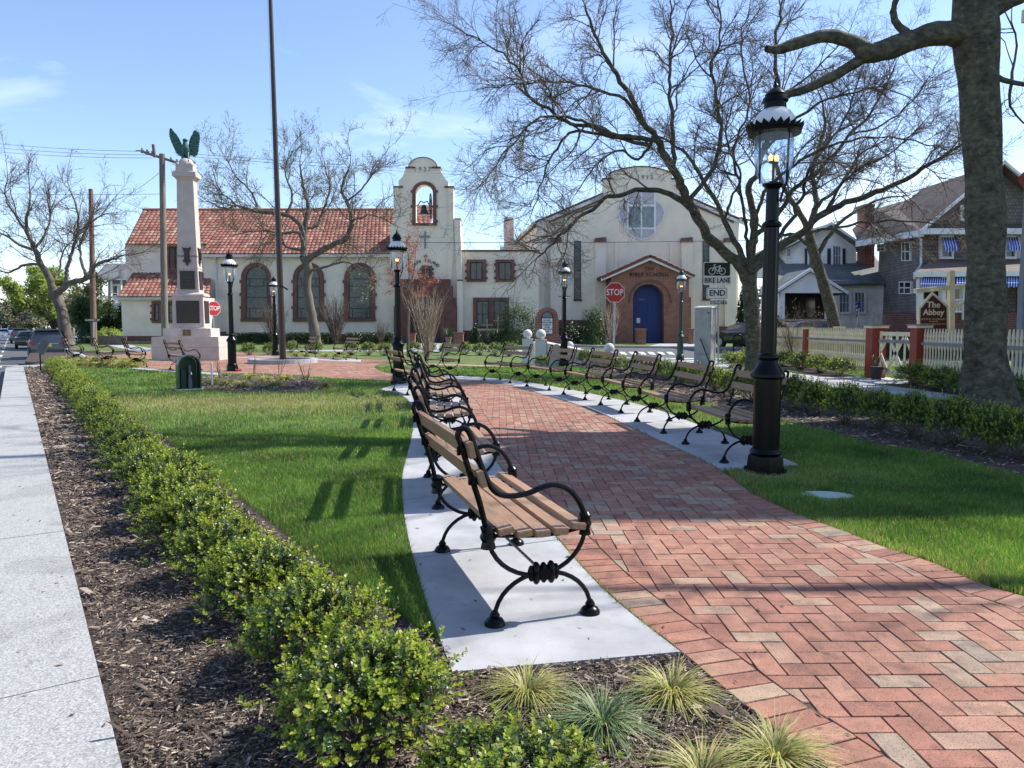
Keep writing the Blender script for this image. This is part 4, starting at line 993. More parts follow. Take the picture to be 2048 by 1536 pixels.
m.box((gx(1222, YP)+.2, YP+2.1, 2.6), (.4, 1.8, 5.2), BRICKO); m.box((gx(1378, YP)-.2, YP+2.1, 2.6), (.4, 1.8, 5.2), BRICKO)
m.px([(1328, 700), (1328, 597), (1320, 575), (1320, 700)], YP+1.22, .1, STUCCO)
m.build('porch', sc_, world=True)
m = MB(); pk = P3(1301, 510, YP-.5)
for e in (P3(1203, 554, YP-.5), P3(1391, 551, YP-.5)):
    A_, B_ = (e, pk)
    q = [Vector((e.x, YP-.5, e.z)), Vector((e.x, YP+3, e.z)), Vector((pk.x, YP+3, pk.z)), Vector((pk.x, YP-.5, pk.z))]; slab(m, q, .16, CHBRICK)
    r_ = [p+Vector((0, 0, .02)) for p in q]
    tileroof(m, r_[0] if e.x > pk.x else r_[1], r_[1] if e.x > pk.x else r_[0], r_[2] if e.x > pk.x else r_[3], r_[3] if e.x > pk.x else r_[2], rows=8, amp=.05)
m.build('porch_roof', sc_, world=True)
m = MB()
m.px([(1203, 562), (1301, 520), (1391, 558), (1391, 552), (1301, 512), (1203, 555)], YP-.44, .3, WHITEP); m.build('bargeboard', sc_, world=True)
m = MB(); m.px([(1266, 700)]+arch_pts(1266, 1322, 597, 16, 29)+[(1322, 700)], YP+.9, .1, BLUED)
for k in range(6): m.pxr(1268+k*9, 600, 1268.6+k*9, 686, YP+.87, .03, BLUED)
m.pxr(1266, 612, 1322, 613, YP+.86, .03, BLUED); d = m.build('door', sc_, world=True)
m = MB(); m.pxr(1273, 636, 1280, 646, YP+.85, .02, WHITES); m.build('notice', d, world=True)
m = MB(); m.pxr(1279, 597, 1282, 601, YP+.85, .03, GREYPL); m.pxr(1284, 597, 1287, 601, YP+.85, .03, GREYPL); m.build('hinge', d, world=True)

# brick yard pillars, notice board, crosses, pot
def pillar(x0, y0, x1, y1, l):
    X, Y = G((x0+x1)/2, y1); w = (x1-x0)*Y/F_PX; h = (y1-y0)*Y/F_PX
    t = thing('brick_pillar', l, 'pillar', (X, Y+w/2, 0), group='low brick pillars by the entrances'); m = MB(); m.box((0, 0, h/2), (w, w, h), BRICKO); m.build('shaft', t); m = MB(); m.box((0, 0, h+.04), (w+.1, w+.1, .08), BRICKO); m.build('cap', t)
pillar(1273, 660, 1292, 688.6, 'low brick pillar left of the school porch, in front of the blue door'); pillar(1378, 660, 1387, 688, 'low brick pillar right of the blue door, beside the steel cabinet')
pillar(907, 667, 926, 690, 'low brick pillar beside the church porch, next to the potted palm'); pillar(818, 669, 830, 690, 'low brick pillar left of the church porch behind the bare shrub')
X, Y = G(1094, 699); nb = thing('notice_board', 'arched brick church notice board with a white letter panel', 'notice board', (X, Y, 0))
m = MB(); YN = Y
m.px([(1070, 699), (1070, 672), (1071, 638)]+arch_pts(1073.5, 1116, 634, 14, 19.5)+[(1117, 638), (1118, 672), (1120, 699)], YN, .5, BRICKO); m.pxr(1064, 672, 1126, 700, YN+.06, .4, BRICKO); m.build('brick_surround', nb, world=True)
m = MB(); m.px([(1083, 668)]+arch_pts(1083, 1106, 634, 10, 11)+[(1106, 668)], YN-.06, .059, BLKF); m.build('frame', nb, world=True)
m = MB(); m.px([(1084.2, 667)]+[(1084.2, 637), (1104.8, 637)]+[(1104.8, 667)], YN-.08, .019, WHITES); m.px([(1085, 635.5)]+arch_pts(1085, 1104, 633, 10, 8.5)+[(1104, 635.5)], YN-.08, .019, GREYPL); pnl = m.build('panel', nb, world=True)
m = MB()
for i, tline in enumerate(['ALL ARE', 'WELCOME', 'SUNDAY', '10 AM', 'BIBLE STUDY', '7 PM']):
    x, z = P(1094, 640.5+i*4.6, YN-.09); text_add(m, tline, .11, (x, YN-.09, z), BLACKS, depth=.008, bold=True)
m.build('lettering', pnl, world=True)
for cx_, cy_, bt_, w_, l in ((974.5, 650, 665, 11.5, 'bare wooden cross standing nearest the dark round shrub'), (996.5, 641.5, 665, 9, 'taller wooden cross half hidden by the big green shrub')):
    X, Y = 0, 55.5; m = MB(); m.pxr(cx_-1.2, cy_-11, cx_+1.2, 700, Y, .12, WOODN); m.pxr(cx_-w_, cy_-1.2, cx_-1.2, cy_+1.2, Y+.01, .1, WOODN); m.pxr(cx_+1.2, cy_-1.2, cx_+w_, cy_+1.2, Y+.01, .1, WOODN)
    m.build('wooden_cross', label=l, cat='cross', group='wooden crosses on the church lawn')
X, Y = G(897, 688.5); m = MB(); m.lathe([(.15, 0), (.21, .42), (.24, .44), (.24, .5)], TERRA, n=16)
t = thing('potted_palm', 'spiky green plant in a tall tan pot beside the church porch', 'plant', (X, Y, 0)); m.build('pot', t, smooth=True)
m = MB()
for k in range(46):
    a = rnd.uniform(0, 6.28); s = rnd.uniform(.3, .75); hh = rnd.uniform(.25, .85); b = Vector((.04*math.cos(a), .04*math.sin(a), .48)); md = b+Vector((math.cos(a)*s*.45, math.sin(a)*s*.45, hh*.8)); e = b+Vector((math.cos(a)*s, math.sin(a)*s, hh)); sd = Vector((-math.sin(a), math.cos(a), 0))*.022
    m.add([b-sd, b+sd, md+sd, md-sd, e], [(0, 1, 2, 3), (3, 2, 4)], LEAFM)
m.build('leaves', t)
X, Y = G(887.5, 685); m = MB(); w = .36
t = thing('sandwich_board', 'white sandwich board with black writing leaning by the church porch', 'sign', (X, Y-.4, 0)); m.box((0, 0, .42), (.42, .03, .78), WHITES, rx=R(-10)); m.box((0, .25, .42), (.42, .03, .78), WHITES, rx=R(12)); m.build('board', t)
m = MB()
for i, q in enumerate(('WE ARE', 'OPEN', '10-4')): text_add(m, q, .13, (0, -.052+.02*i*-1+.0, .62-.17*i), BLACKS, depth=.01, bold=True)
m.build('lettering', t)

# ---- house with balconies, far left
YB = 72.0; hb = thing('balcony_house', 'grey house with two white balconies left of the church', 'house', (P(225, 650, YB)[0], YB, 0))
m = MB(); m.pxr(216, 560, 262, 690, YB+1.8, 6, mat('grey_siding', (.2, .2, .2), var=.1)); m.build('wall', hb, world=True)
m = MB(); a = [P3(190, 555, YB-.6), P3(262, 555, YB-.6), P3(262, 527, YB+4), P3(212, 527, YB+4)]; slab(m, a, .2, ROOFG); b = [P3(190, 555, YB-.6), P3(212, 527, YB+4), Vector((P3(212, 527, YB+4).x, YB+7, P3(212, 527, YB+4).z)), Vector((P3(190, 555, YB-.6).x, YB+9, P3(190, 555, YB-.6).z))]; slab(m, b, .2, ROOFG); m.pxr(190, 555, 262, 559, YB-.6, .2, WHITEP); m.build('roof', hb, world=True)
m = MB()
for q in (201, 221, 241): m.pxr(q-1.3, 559, q+1.3, 612, YB, .2, WHITEP); m.pxr(q-1.3, 617, q+1.3, 672, YB, .2, WHITEP)
m.pxr(199, 612, 260, 617, YB-.05, 2, WHITEP); m.pxr(199, 666, 260, 672, YB-.05, 2, WHITEP)
m.build('balcony_frame', hb, world=True)
for y0, y1 in ((591, 611), (648, 665)):
    m = MB(); m.pxr(202, y0, 260, y0+1.6, YB+.02, .1, WHITEP); m.pxr(202, y1-1.5, 260, y1, YB+.02, .1, WHITEP)
    for k in range(26): m.pxr(204+k*2.2, y0+1.6, 204.8+k*2.2, y1-1.5, YB+.05, .04, WHITEP)
    m.build('railing', hb, world=True)
for q in ((224, 570, 236, 604), (226, 622, 240, 655)): window(hb, q, (q[0]-2, q[1]-2, q[2]+2, q[3]+2), YB+1.75, 1, 2, glass=DARKG, frame=WHITEP, sur=WHITEP, quoins=False)

# ---- white cottage
CGL = mat('cottage_glass', (.15, .17, .185), rough=.15, var=.3, spec=.8); YK = 38.0; co = thing('cottage', 'white cottage with grey roofs, a gabled porch and an upper window gable', 'house', (P(1660, 650, YK)[0], YK, 0))
m = MB(); m.px([(1600, 720), (1600, 560), (1771.6, 560), (1771.6, 720)], YK, 6, CLAP)
m.px([(1571, 545), (1571, 500), (1663, 450), (1712, 488), (1712, 545)], YK+2.2, 5, CLAP); m.build('wall', co, world=True)
m = MB()
slab(m, [P3(1546, 570, YK-.4), P3(1788, 565, YK-.4), P3(1742, 506, YK+3.6), P3(1556, 506, YK+3.6)], .12, ROOFG)
e = P3(1788, 565, YK-.4); f = P3(1742, 506, YK+3.6); slab(m, [e, Vector((e.x, YK+7, e.z)), Vector((f.x, YK+6, f.z)), f], .12, ROOFG)
ap = P3(1663, 445, YK+1.7)
for ex, ey in ((1557, 500), (1735, 496)):
    e = P3(ex, ey, YK+1.7); slab(m, [e, Vector((e.x, YK+8, e.z)), Vector((ap.x, YK+8, ap.z)), ap], .14, ROOFG)
ap = P3(1621.5, 537, YK-2.3)
for ex, ey in ((1547, 587), (1696, 585)):
    e = P3(ex, ey, YK-2.3); slab(m, [e, Vector((e.x, YK+.2, e.z)), Vector((ap.x, YK+1.5, ap.z)), ap], .12, ROOFG)
m.build('roof', co, world=True)
m = MB()
m.px([(1556, 503), (1663, 449), (1736, 499), (1736, 494.5), (1663, 443.5), (1556, 498)], YK+1.64, .12, WHITEP); m.build('bargeboard', co, world=True); m = MB()
m.px([(1546, 591), (1621.5, 542), (1697, 589), (1697, 583), (1621.5, 535.5), (1546, 585)], YK-2.4, .14, WHITEP)
m.px([(1560, 584), (1621.5, 544), (1684, 583)], YK-2.2, .15, WHITEP); m.pxr(1559, 582, 1686, 586, YK-2.25, .24, WHITEP)
m.build('bargeboard', co, world=True)
m = MB()
for a, b in ((1560, 1569), (1653, 1661)): m.px([(a, 640), (a+2, 586), (b-1, 586), (b+1, 640)], YK-2.2, .25, WHITEP)
m.pxr(1556, 638, 1665, 642, YK-2.3, 2.3, CONC); m.build('porch', co, world=True)
m = MB(); m.pxr(1570, 586, 1655, 645, YK-.03, .03, SHADE_LETTER); m.pxr(1612, 590, 1630, 645, YK-.06, .03, DARKG); m.build('porch_shade_and_glass', co, world=True)  # dark sheet over the back wall stands in for the porch's shade
for g in ((1666, 492, 1682, 531), (1679, 585, 1699, 625), (1709.5, 585, 1729.5, 625), (1574, 497, 1581, 513), (1618, 500, 1634, 530)):
    window(co, g, (g[0]-3, g[1]-3, g[2]+3, g[3]+3), (YK+2.2) if g[3] < 540 else YK, 3 if g[2]-g[0] > 12 else 2, 2, glass=CGL, frame=WHITEP, sur=WHITEP, quoins=False, fw=1., bw=.7)
m = MB()
for a in (1611, 1636, 1656, 1686): m.pxr(a, 497, a+5, 532, YK+2.1, .09, mat('shutter_black', (.02, .022, .025), rough=.6))
m.build('shutter', co, world=True)
fg = thing('flag', 'small striped flag on a pole in front of the white cottage', 'flag', (P(1716, 650, YK-1)[0], YK-1, 0)); m = MB()
for k in range(7):
    m.add([P3(1711+.2*k, 612+k*3.8, YK-1+.05*math.sin(k)), P3(1720-.3*k, 606+k*3.9, YK-1), P3(1720-.3*k-.3, 610+k*3.9, YK-1), P3(1711+.2*k, 616+k*3.8, YK-1)], [(0, 1, 2, 3)], FLAGR if k % 2 else WHITEP)
m.add([P3(1716, 604, YK-1.02), P3(1722, 600, YK-1.02), P3(1720, 616, YK-1.02), P3(1714, 618, YK-1.02)], [(0, 1, 2, 3)], BLUEA); m.build('cloth', fg, world=True)
m = MB(); m.tube([P3(1712, 660, YK-1), P3(1722, 598, YK-1)], .015, STEEL, 6); m.build('staff', fg, world=True)

# ---- shingle house
YQ = 33.0; hs = thing('shingle_house', 'brown cedar shingle house with blue striped awnings and a brown hipped roof', 'house', (P(1850, 650, YQ)[0], YQ, 0))
m = MB(); cx0, cz0 = P(1846, 460, YQ)
sx1 = P(1771.6, 482, YQ+5)
A_ = Vector((cx0, YQ, 0)); B_ = Vector((sx1[0], YQ+5, 0))
rx_ = P(2300, 461, YQ)[0]; m.prism([(A_.x, YQ), (rx_, YQ), (rx_, YQ+6), (B_.x+.17, YQ+6)], 0, cz0, SHING)
m.px([(1852, 461), (2010, 330), (2170, 461)], YQ+.1, 1, SHING)
m.build('wall', hs, world=True)
m = MB()
e0 = P3(1716, 484, YQ+5.6); e1 = P3(1843, 462, YQ-.5); r0 = P3(1749, 418, YQ+8.5); r1 = P3(1935, 366, YQ+5)
slab(m, [e0, e1, P3(1850, 458, YQ-.4), r1, r0], .15, ROOFB); slab(m, [P3(1704, 459, YQ+9), e0, r0], .1, ROOFB)
slab(m, [P3(1843, 461, YQ-.6), P3(2300, 461, YQ-.6), P3(2300, 366, YQ+5), P3(1935, 366, YQ+5)], .15, ROOFB)
ga = P3(2010, 322, YQ-.5); gb = P3(1846, 460, YQ-.5); gc = P3(2174, 460, YQ-.5)
for q in (gb, gc): slab(m, [q, Vector((q.x, YQ+6, q.z)), Vector((ga.x, YQ+6, ga.z)), ga], .15, ROOFB)
# porch roof
slab(m, [P3(1829, 546, YQ-3.2), P3(2300, 540, YQ-3.2), P3(2300, 512, YQ), P3(1862, 520, YQ)], .15, ROOFB); slab(m, [P3(1829, 546, YQ-3.2), P3(1862, 520, YQ), P3(1838, 540, YQ+.5)], .1, ROOFB)
m.build('roof', hs, world=True)
m = MB()
m.bar(e0+Vector((0, 0, -.1)), e1+Vector((0, 0, -.1)), .25, .28, WHITEP); m.bar(P3(1843, 463, YQ-.6), P3(2300, 463, YQ-.6), .25, .25, WHITEP)
m.px([(1846, 463), (2010, 327), (2174, 463), (2174, 457), (2010, 320), (1846, 457)], YQ-.62, .12, WHITEP)
m.bar(P3(1829, 549, YQ-3.2), P3(2300, 545, YQ-3.2), .2, .2, WHITEP)
m.tube([P3(1825, 469, YQ+.2), P3(1842, 478, YQ-.15), P3(1842, 530, YQ-.15), P3(1829, 548, YQ-1.5), P3(1829, 556, YQ-3)], .05, WHITEP, 6)
m.pxr(2035, 470, 2300, 720, YQ-.05, .04, mat('pale_siding', (.5, .5, .5), var=.05)); m.build('trim', hs, world=True)
for g, Yq in (((1808, 486, 1822, 520), 2.4), ((1759, 490, 1771, 501), 4.95), ((1803, 565, 1824, 586), 2.4)):
    # windows on the receding wall
    def W_(px, py):
        a, y, z = _ray(px, py); n = Vector((B_.y-A_.y, -(B_.x-A_.x), 0)); tt = (A_-Vector((0, 0, H_CAM))).dot(n)/(a*n.x+y*n.y); p = Vector((a*tt, y*tt, H_CAM+z*tt)); return p
    q = [W_(g[0]-2, g[3]+2), W_(g[2]+2, g[3]+2), W_(g[2]+2, g[1]-2), W_(g[0]-2, g[1]-2)]; nn = Vector((-(B_.y-A_.y), (B_.x-A_.x), 0)).normalized()
    if nn.x > 0: nn = -nn
    m = MB(); m.add([p+nn*.08 for p in q]+q, [(0, 1, 2, 3), (0, 4, 5, 1), (1, 5, 6, 2), (2, 6, 7, 3), (3, 7, 4, 0)], WHITEP); w = m.build('window', hs, world=True)
    q = [W_(g[0], g[3]), W_(g[2], g[3]), W_(g[2], g[1]), W_(g[0], g[1])]; m = MB(); m.add([p+nn*.085 for p in q], [(0, 1, 2, 3)], DARKG); m.build('pane', w, world=True)
    m = MB(); md = lambda a, b: (a+b)/2+nn*.1
    m.bar(md(q[0], q[3]), md(q[1], q[2]), .03, .05, WHITEP); m.bar(md(q[0], q[1]), md(q[2], q[3]), .03, .05, WHITEP, up=(0, 1, 0)); m.build('frame', w, world=True)
window(hs, (1884, 490, 1904, 514), (1880, 470, 1908, 518), YQ, 1, 2, glass=DARKG, frame=WHITEP, sur=WHITEP, quoins=False, fw=1, bw=.8); window(hs, (2012, 490, 2030, 514), (2009, 470, 2034, 518), YQ, 1, 2, glass=DARKG, frame=WHITEP, sur=WHITEP, quoins=False, fw=1, bw=.8)
window(hs, (1924, 420, 1936, 438), (1921, 410, 1940, 442), YQ+.1, 1, 2, glass=DARKG, frame=WHITEP, sur=WHITEP, quoins=False, fw=1, bw=.8)
def awning(x0, x1, yt, yb, xo, Y, out, n, par):
    m = MB()
    for k in range(n):
        f = lambda t: (x0+(x1-x0)*t, x0+xo+(x1-x0)*t); t0, t1 = k/n, (k+1)/n
        a = P3(f(t0)[0], yt, Y); b = P3(f(t1)[0], yt, Y); c = P3(f(t1)[1], yb, Y-out); d = P3(f(t0)[1], yb, Y-out)
        c2 = c-Vector((0, 0, .14 if k % 2 else .18)); d2 = d-Vector((0, 0, .14 if k % 2 else .18))
        m.add([a, b, c, d, c2, d2], [(0, 3, 2, 1), (3, 5, 4, 2)], WHITEA if k % 3 == 1 else BLUEA)
    m.build('awning', par, world=True)
awning(1883, 1912, 473, 496, 6, YQ-.05, 1.0, 16, hs); awning(2012, 2036, 473, 494, 6, YQ-.05, 1.0, 14, hs)
awning(1842, 1903, 553, 568, -2, YQ-3.0, .5, 40, hs); awning(1912, 1990, 551, 566, 0, YQ-3.0, .5, 44, hs); awning(2010, 2080, 551, 566, 0, YQ-3.0, .5, 40, hs)
m = MB()
for q in (1843, 1888, 1930, 2005): m.pxr(q-4, 552, q+4, 640, YQ-3.1, .25, WHITEP)
m.pxr(1842, 598, 1990, 601, YQ-3.05, .08, WHITEP); m.pxr(1842, 622, 1990, 625, YQ-3.05, .08, WHITEP)
for k in range(46): m.pxr(1845+k*3.2, 601, 1846.2+k*3.2, 622, YQ-3.03, .03, WHITEP)
m.pxr(1838, 625, 2300, 700, YQ-3, 2.9, CHBRICKD); m.build('porch', hs, world=True)
m = MB(); m.pxr(1850, 560, 1884, 622, YQ-.02, .015, SHADE_LETTER); m.pxr(1895, 560, 1926, 622, YQ-.02, .015, DARKG); m.build('porch_shade_and_glass', hs, world=True)  # near-black panel paints the shade under the porch, dark glass beside it
m = MB(); m.pxr(1730, 410, 1749, 700, YQ+6.6, .9, CHBRICK); m.pxr(1728.5, 408, 1750.5, 412, YQ+6.5, 1.1, CHBRICK); m.build('chimney', hs, world=True)
# gothic villa just right of the frame: only its porch column shows, the unseen rest is added to shade the path
vh = thing('victorian_house', 'slate blue porch column with red and cream capitals of the villa at the right edge', 'house', (13, 14, 0))
SIDV = brickmat('villa_siding', (.40, .37, .28), (.40, .37, .28), (.28, .26, .2), bw=8., bh=.12, ms=.012, bump=.5)
m = MB(); m.box((14.2, 11.6, 6.2), (4.6, 3.6, 12.4), SIDV); m.box((17.2, 16.0, 4.2), (7.0, 5.0, 8.4), SIDV); m.build('wall', vh, world=True)
m = MB(); m.add([(11.6, 9.5, 12.4), (16.8, 9.5, 12.4), (16.8, 13.7, 12.4), (11.6, 13.7, 12.4), (13.4, 11.0, 15.6), (15.0, 11.0, 15.6), (15.0, 12.2, 15.6), (13.4, 12.2, 15.6)], [(0, 3, 2, 1), (4, 5, 6, 7), (0, 1, 5, 4), (1, 2, 6, 5), (2, 3, 7, 6), (3, 0, 4, 7)], ROOFB)
m.add([(13.5, 13.75, 8.4), (20.9, 13.75, 8.4), (20.9, 18.7, 8.4), (13.5, 18.7, 8.4), (15.5, 15.2, 11), (18, 15.2, 11), (18, 17, 11), (15.5, 17, 11)], [(0, 3, 2, 1), (4, 5, 6, 7), (0, 1, 5, 4), (1, 2, 6, 5), (2, 3, 7, 6), (3, 0, 4, 7)], ROOFB); m.build('roof', vh, world=True)
for (yy, zz) in ((11.6, 2.4), (11.6, 5.6), (11.6, 9.2), (16, 2.4), (16, 5.8)):
    xx_ = 11.86 if yy < 13 else 13.66
    m = MB(); m.box((xx_, yy, zz), (.12, 1.1, 1.9), MAROON); w = m.build('window', vh, world=True); m = MB(); m.box((xx_-.065, yy, zz), (.02, .86, 1.64), DARKG); m.build('pane', w, world=True)
for zz in (2.4, 5.6, 9.2):
    m = MB(); m.box((14.2, 9.76, zz), (1.2, .12, 1.9), MAROON); w = m.build('window', vh, world=True); m = MB(); m.box((14.2, 9.69, zz), (.96, .02, 1.64), DARKG); m.build('pane', w, world=True)
for x_c, yc_ in ((10.98, 16.0), (12.9, 16.0)):
    m = MB(); m.lathe([(.12, 0), (.12, .6), (.085, .66), (.078, 4.2), (.10, 4.32)], GREYP, (x_c, yc_, 0), 12); m.lathe([(.065, 4.62), (.06, 7.35), (.085, 7.5)], GREYP, (x_c, yc_, 0), 12); q = m.build('porch_column', vh, world=True, smooth=True)
    m = MB(); m.lathe([(.12, 4.3), (.19, 4.42), (.20, 4.5), (.11, 4.6)], MAROON, (x_c, yc_, 0), 4, rot=R(45)); m.lathe([(.12, 7.48), (.21, 7.62), (.22, 7.72)], CREAMF, (x_c, yc_, 0), 4, rot=R(45)); m.build('capital', q, world=True)
m = MB(); m.box((12.25, 15.0, 7.86), (2.9, 2.5, .26), CREAMF); m.build('porch_roof', vh, world=True); m = MB(); m.box((12.35, 15.0, .3), (2.5, 2.4, .6), CHBRICKD); m.build('porch_floor', vh, world=True)
# ================================================================== MONUMENT, POLES, SIGNS, FENCE, CARS
mrz = R(7); X, Y = G(438.6, 721); W0, D0 = 2.45, 1.8
cxm = X-(W0/2)*math.cos(mrz)-(D0/2)*math.sin(mrz); cym = Y-(W0/2)*math.sin(mrz)+(D0/2)*math.cos(mrz)
mo = thing('monument', 'tall pink granite war memorial pillar with bronze plaques and a green eagle', 'monument', (cxm, cym, 0), mrz)
def tb(m, w0, d0, w1, d1, z0, z1, mt, b=0.):
    vs = [(-w0/2, -d0/2, z0), (w0/2, -d0/2, z0), (w0/2, d0/2, z0), (-w0/2, d0/2, z0), (-w1/2, -d1/2, z1), (w1/2, -d1/2, z1), (w1/2, d1/2, z1), (-w1/2, d1/2, z1)]
    m.add(vs, [(0, 3, 2, 1), (4, 5, 6, 7), (0, 1, 5, 4), (1, 2, 6, 5), (2, 3, 7, 6), (3, 0, 4, 7)], mt)
m = MB(); tb(m, 2.45, 1.8, 2.45, 1.8, -.1, .50, GRNST); tb(m, 2.44, 1.79, 2.42, 1.77, .506, .90, GRNST); m.build('plinth', mo)
m = MB(); tb(m, 1.76, 1.3, 1.74, 1.28, .90, 1.22, GRNST); tb(m, 1.30, .98, 1.16, .86, 1.22, 1.27, GRNST); tb(m, 1.16, .86, 1.12, .83, 1.27, 2.45, GRNST); tb(m, 1.20, .90, 1.20, .90, 2.45, 2.52, GRNST); tb(m, 1.2, .9, .86, .68, 2.52, 2.60, GRNST)
tb(m, .80, .64, .74, .60, 2.60, 3.52, GRNST); m.build('pedestal', mo)
m = MB(); tb(m, .77, .62, .73, .59, 3.52, 3.62, GRNST); tb(m, .73, .58, .60, .48, 3.62, 6.86, GRNST)
for a in (-1, 1): tb(m, .735, .585, .70, .56, 3.95, 4.05, GRNST)
m.build('shaft', mo)
m = MB(); tb(m, .62, .5, .80, .66, 6.86, 6.98, GRNST); tb(m, .86, .72, .86, .72, 6.98, 7.15, GRNST); tb(m, .80, .66, .66, .56, 7.15, 7.20, GRNST); tb(m, .64, .56, .62, .54, 7.20, 7.42, GRNST)
for a in (-1, 1):
    for b in (-1, 1): m.sphere((a*.24, b*.2, 7.43), .10, GRNST, 10, 6)
m.sphere((0, 0, 7.46), .28, GRNST, 24, 12); m.build('capital', mo, smooth=True)
for z0, z1, w, d, wd in ((1.42, 2.28, .84, .845, 'x'), (2.72, 3.42, .54, .66, 'x')):
    for side in (0, 1):
        m = MB(); W_ = w if side == 0 else w*.7; yf = (d/2 if side == 0 else (d*1.345/2 if z0 < 2 else .395)); zc_ = (z0+z1)/2; H_ = z1-z0
        if side == 0: m.box((0, -yf-.012, zc_), (W_, .05, H_), PLAQ)
        else: m.box((yf+.0, 0, zc_), (.05, W_, H_), PLAQ)
        p = m.build('plaque', mo)
        if side == 0:
            m = MB()
            L_ = (['IN HONOR OF', 'THE MEN AND WOMEN', 'WHO SERVED THEIR', 'COUNTRY'] if z0 < 2 else ['TO THOSE', 'WHO GAVE', 'THEIR', 'LIVES'])
            for i, q in enumerate(L_): text_add(m, q, .055, (0, -yf-.04, z1-.13-i*(H_-.2)/len(L_)), GOLDB, depth=.006)
            m.build('lettering', p)
m = MB(); m.box((0, -.66, 1.06), (.28, .05, .22), GOLDB); p = m.build('plaque', mo); m = MB(); text_add(m, '1917', .07, (0, -.69, 1.1), TANS, depth=.006); text_add(m, '1919', .07, (0, -.69, 1.01), TANS, depth=.006); m.build('lettering', p)
m = MB()                                                           # bronze emblem on the shaft, on two sides
for rz_, off in ((0, .36), (math.pi/2, .40)):
    M_ = Matrix.Rotation(rz_, 3, 'Z'); b = len(m.v)
    out = [(-.16, 4.32), (-.06, 4.28), (0, 4.30), (.06, 4.28), (.16, 4.32), (.12, 4.22), (.09, 4.1), (.09, 3.9), (.15, 3.76), (.08, 3.76), (.03, 3.68), (0, 3.6), (-.03, 3.68), (-.08, 3.76), (-.15, 3.76), (-.09, 3.9), (-.09, 4.1), (-.12, 4.22)]
    m.xz(out, -off, .08, PLAQ); m.box((0, -off-.02, 4.0), (.1, .05, .3), PLAQ)
    for i in range(b, len(m.v)): m.v[i] = tuple(M_ @ Vector(m.v[i]))
m.build('emblem', mo)
m = MB()                                                           # eagle with raised wings
E0 = Vector((0, 0, 7.74))
def ell(c, r_, sc, mt=VERD, n=14, k=10): m.sphere(E0+Vector(c), r_, mt, n, k, sc)
m.tube([E0+Vector(p) for p in [(0, .12, -.02), (0, .06, .15), (0, -.01, .33), (0, -.05, .48), (0, -.06, .59), (0, -.07, .66), (0, -.09, .72)]], [.06, .135, .165, .135, .085, .075, .05], VERD, 12)
ell((.01, -.10, .70), .078, (1.15, 1.1, .95)); m.tube([E0+Vector(p) for p in [(.06, -.13, .70), (.12, -.15, .69), (.145, -.15, .64)]], [.035, .022, .004], VERD, 8)
for s in (-1, 1):
    m.tube([E0+Vector(p) for p in [(s*.07, -.04, .22), (s*.1, -.1, .08), (s*.1, -.13, -.06)]], [.075, .05, .03], VERD, 8)
    for q in (-1, 0, 1): m.tube([E0+Vector(p) for p in [(s*.1, -.12, -.05), (s*.1+q*.05, -.2, -.08), (s*.1+q*.07, -.23, -.14)]], [.025, .02, .008], VERD, 6)
for k in range(5):
    a = (k-2)*.13; m.bar(E0+Vector((0, .1, .1)), E0+Vector((a, .2, -.12)), .09, .025, VERD, up=(0, 1, .2))
def feather(a, b, w, th=.02):
    a, b = Vector(a), Vector(b); t = (b-a).normalized(); n = Vector((0, 1, 0)); s = t.cross(n).normalized(); q = []
    for f, ww in ((0, .35), (.25, .8), (.7, 1), (.92, .75), (1, .15)):
        c = a.lerp(b, f)+Vector((0, -.03*math.sin(f*3), 0)); q.append((c-s*w*ww/2, c+s*w*ww/2))
    vs = []; 
    for l, r_ in q: vs += [l-n*th/2, r_-n*th/2, r_+n*th/2, l+n*th/2]
    fs = [(0, 1, 2, 3), (16, 19, 18, 17)]
    for i in range(4):
        b_ = i*4
        for j in range(4): fs.append((b_+j, b_+4+j, b_+4+(j+1) % 4, b_+(j+1) % 4))
    m.add(vs, fs, VERD)
wl_ = [(-.58, 1.12), (-.465, 1.09), (-.345, .97), (-.22, .75), (-.14, .55), (-.08, .34), (-.10, .18), (-.22, .14), (-.345, .22), (-.405, .365), (-.485, .55), (-.555, .73), (-.59, .87), (-.595, 1.01)]
wr_ = [(.405, 1.07), (.30, 1.03), (.20, .91), (.135, .75), (.10, .55), (.08, .30), (.12, .16), (.30, .135), (.385, .20), (.425, .345), (.445, .55), (.475, .71), (.495, .87), (.485, 1.01)]
for w_ in (wl_, wr_):
    b = len(m.v); m.xz([(x, E0.z+z) for x, z in w_], .03, .05, VERD)
    for i in range(b, len(m.v)): v = m.v[i]; m.v[i] = (v[0], v[1]+.18*abs(v[0])**1.5, v[2])
    inn_ = np.array(w_[1:6]); out_ = np.array([w_[0]]+w_[:6:-1]); oc = resample(np.vstack([w_[0], w_[13], w_[12], w_[11], w_[10], w_[9], w_[8], w_[7]]), .085); ic = resample(inn_, .05)
    for k, p in enumerate(oc):
        f = k/(len(oc)-1); q = ic[int(f*(len(ic)-1))]; c = p+(q-p)*.0; rt = q+(p-q)*.15+np.array([0, .04]); tp = p+(p-q)/np.linalg.norm(p-q)*.025
        feather(E0+Vector((rt[0], .02+.10*abs(rt[0]), rt[1])), E0+Vector((tp[0], .03+.16*abs(tp[0])+.01*(k % 2), tp[1])), .105, .03)
        if k % 2 == 0: md = q+(p-q)*.6; feather(E0+Vector((rt[0], -.01+.08*abs(rt[0]), rt[1]+.02)), E0+Vector((md[0], .0+.12*abs(md[0]), md[1])), .12, .04)
m.v = [(v[0], v[1]*.95, E0.z-.05+(v[2]-E0.z)*.97) for v in m.v]
m.build('eagle_statue', mo, smooth=True)

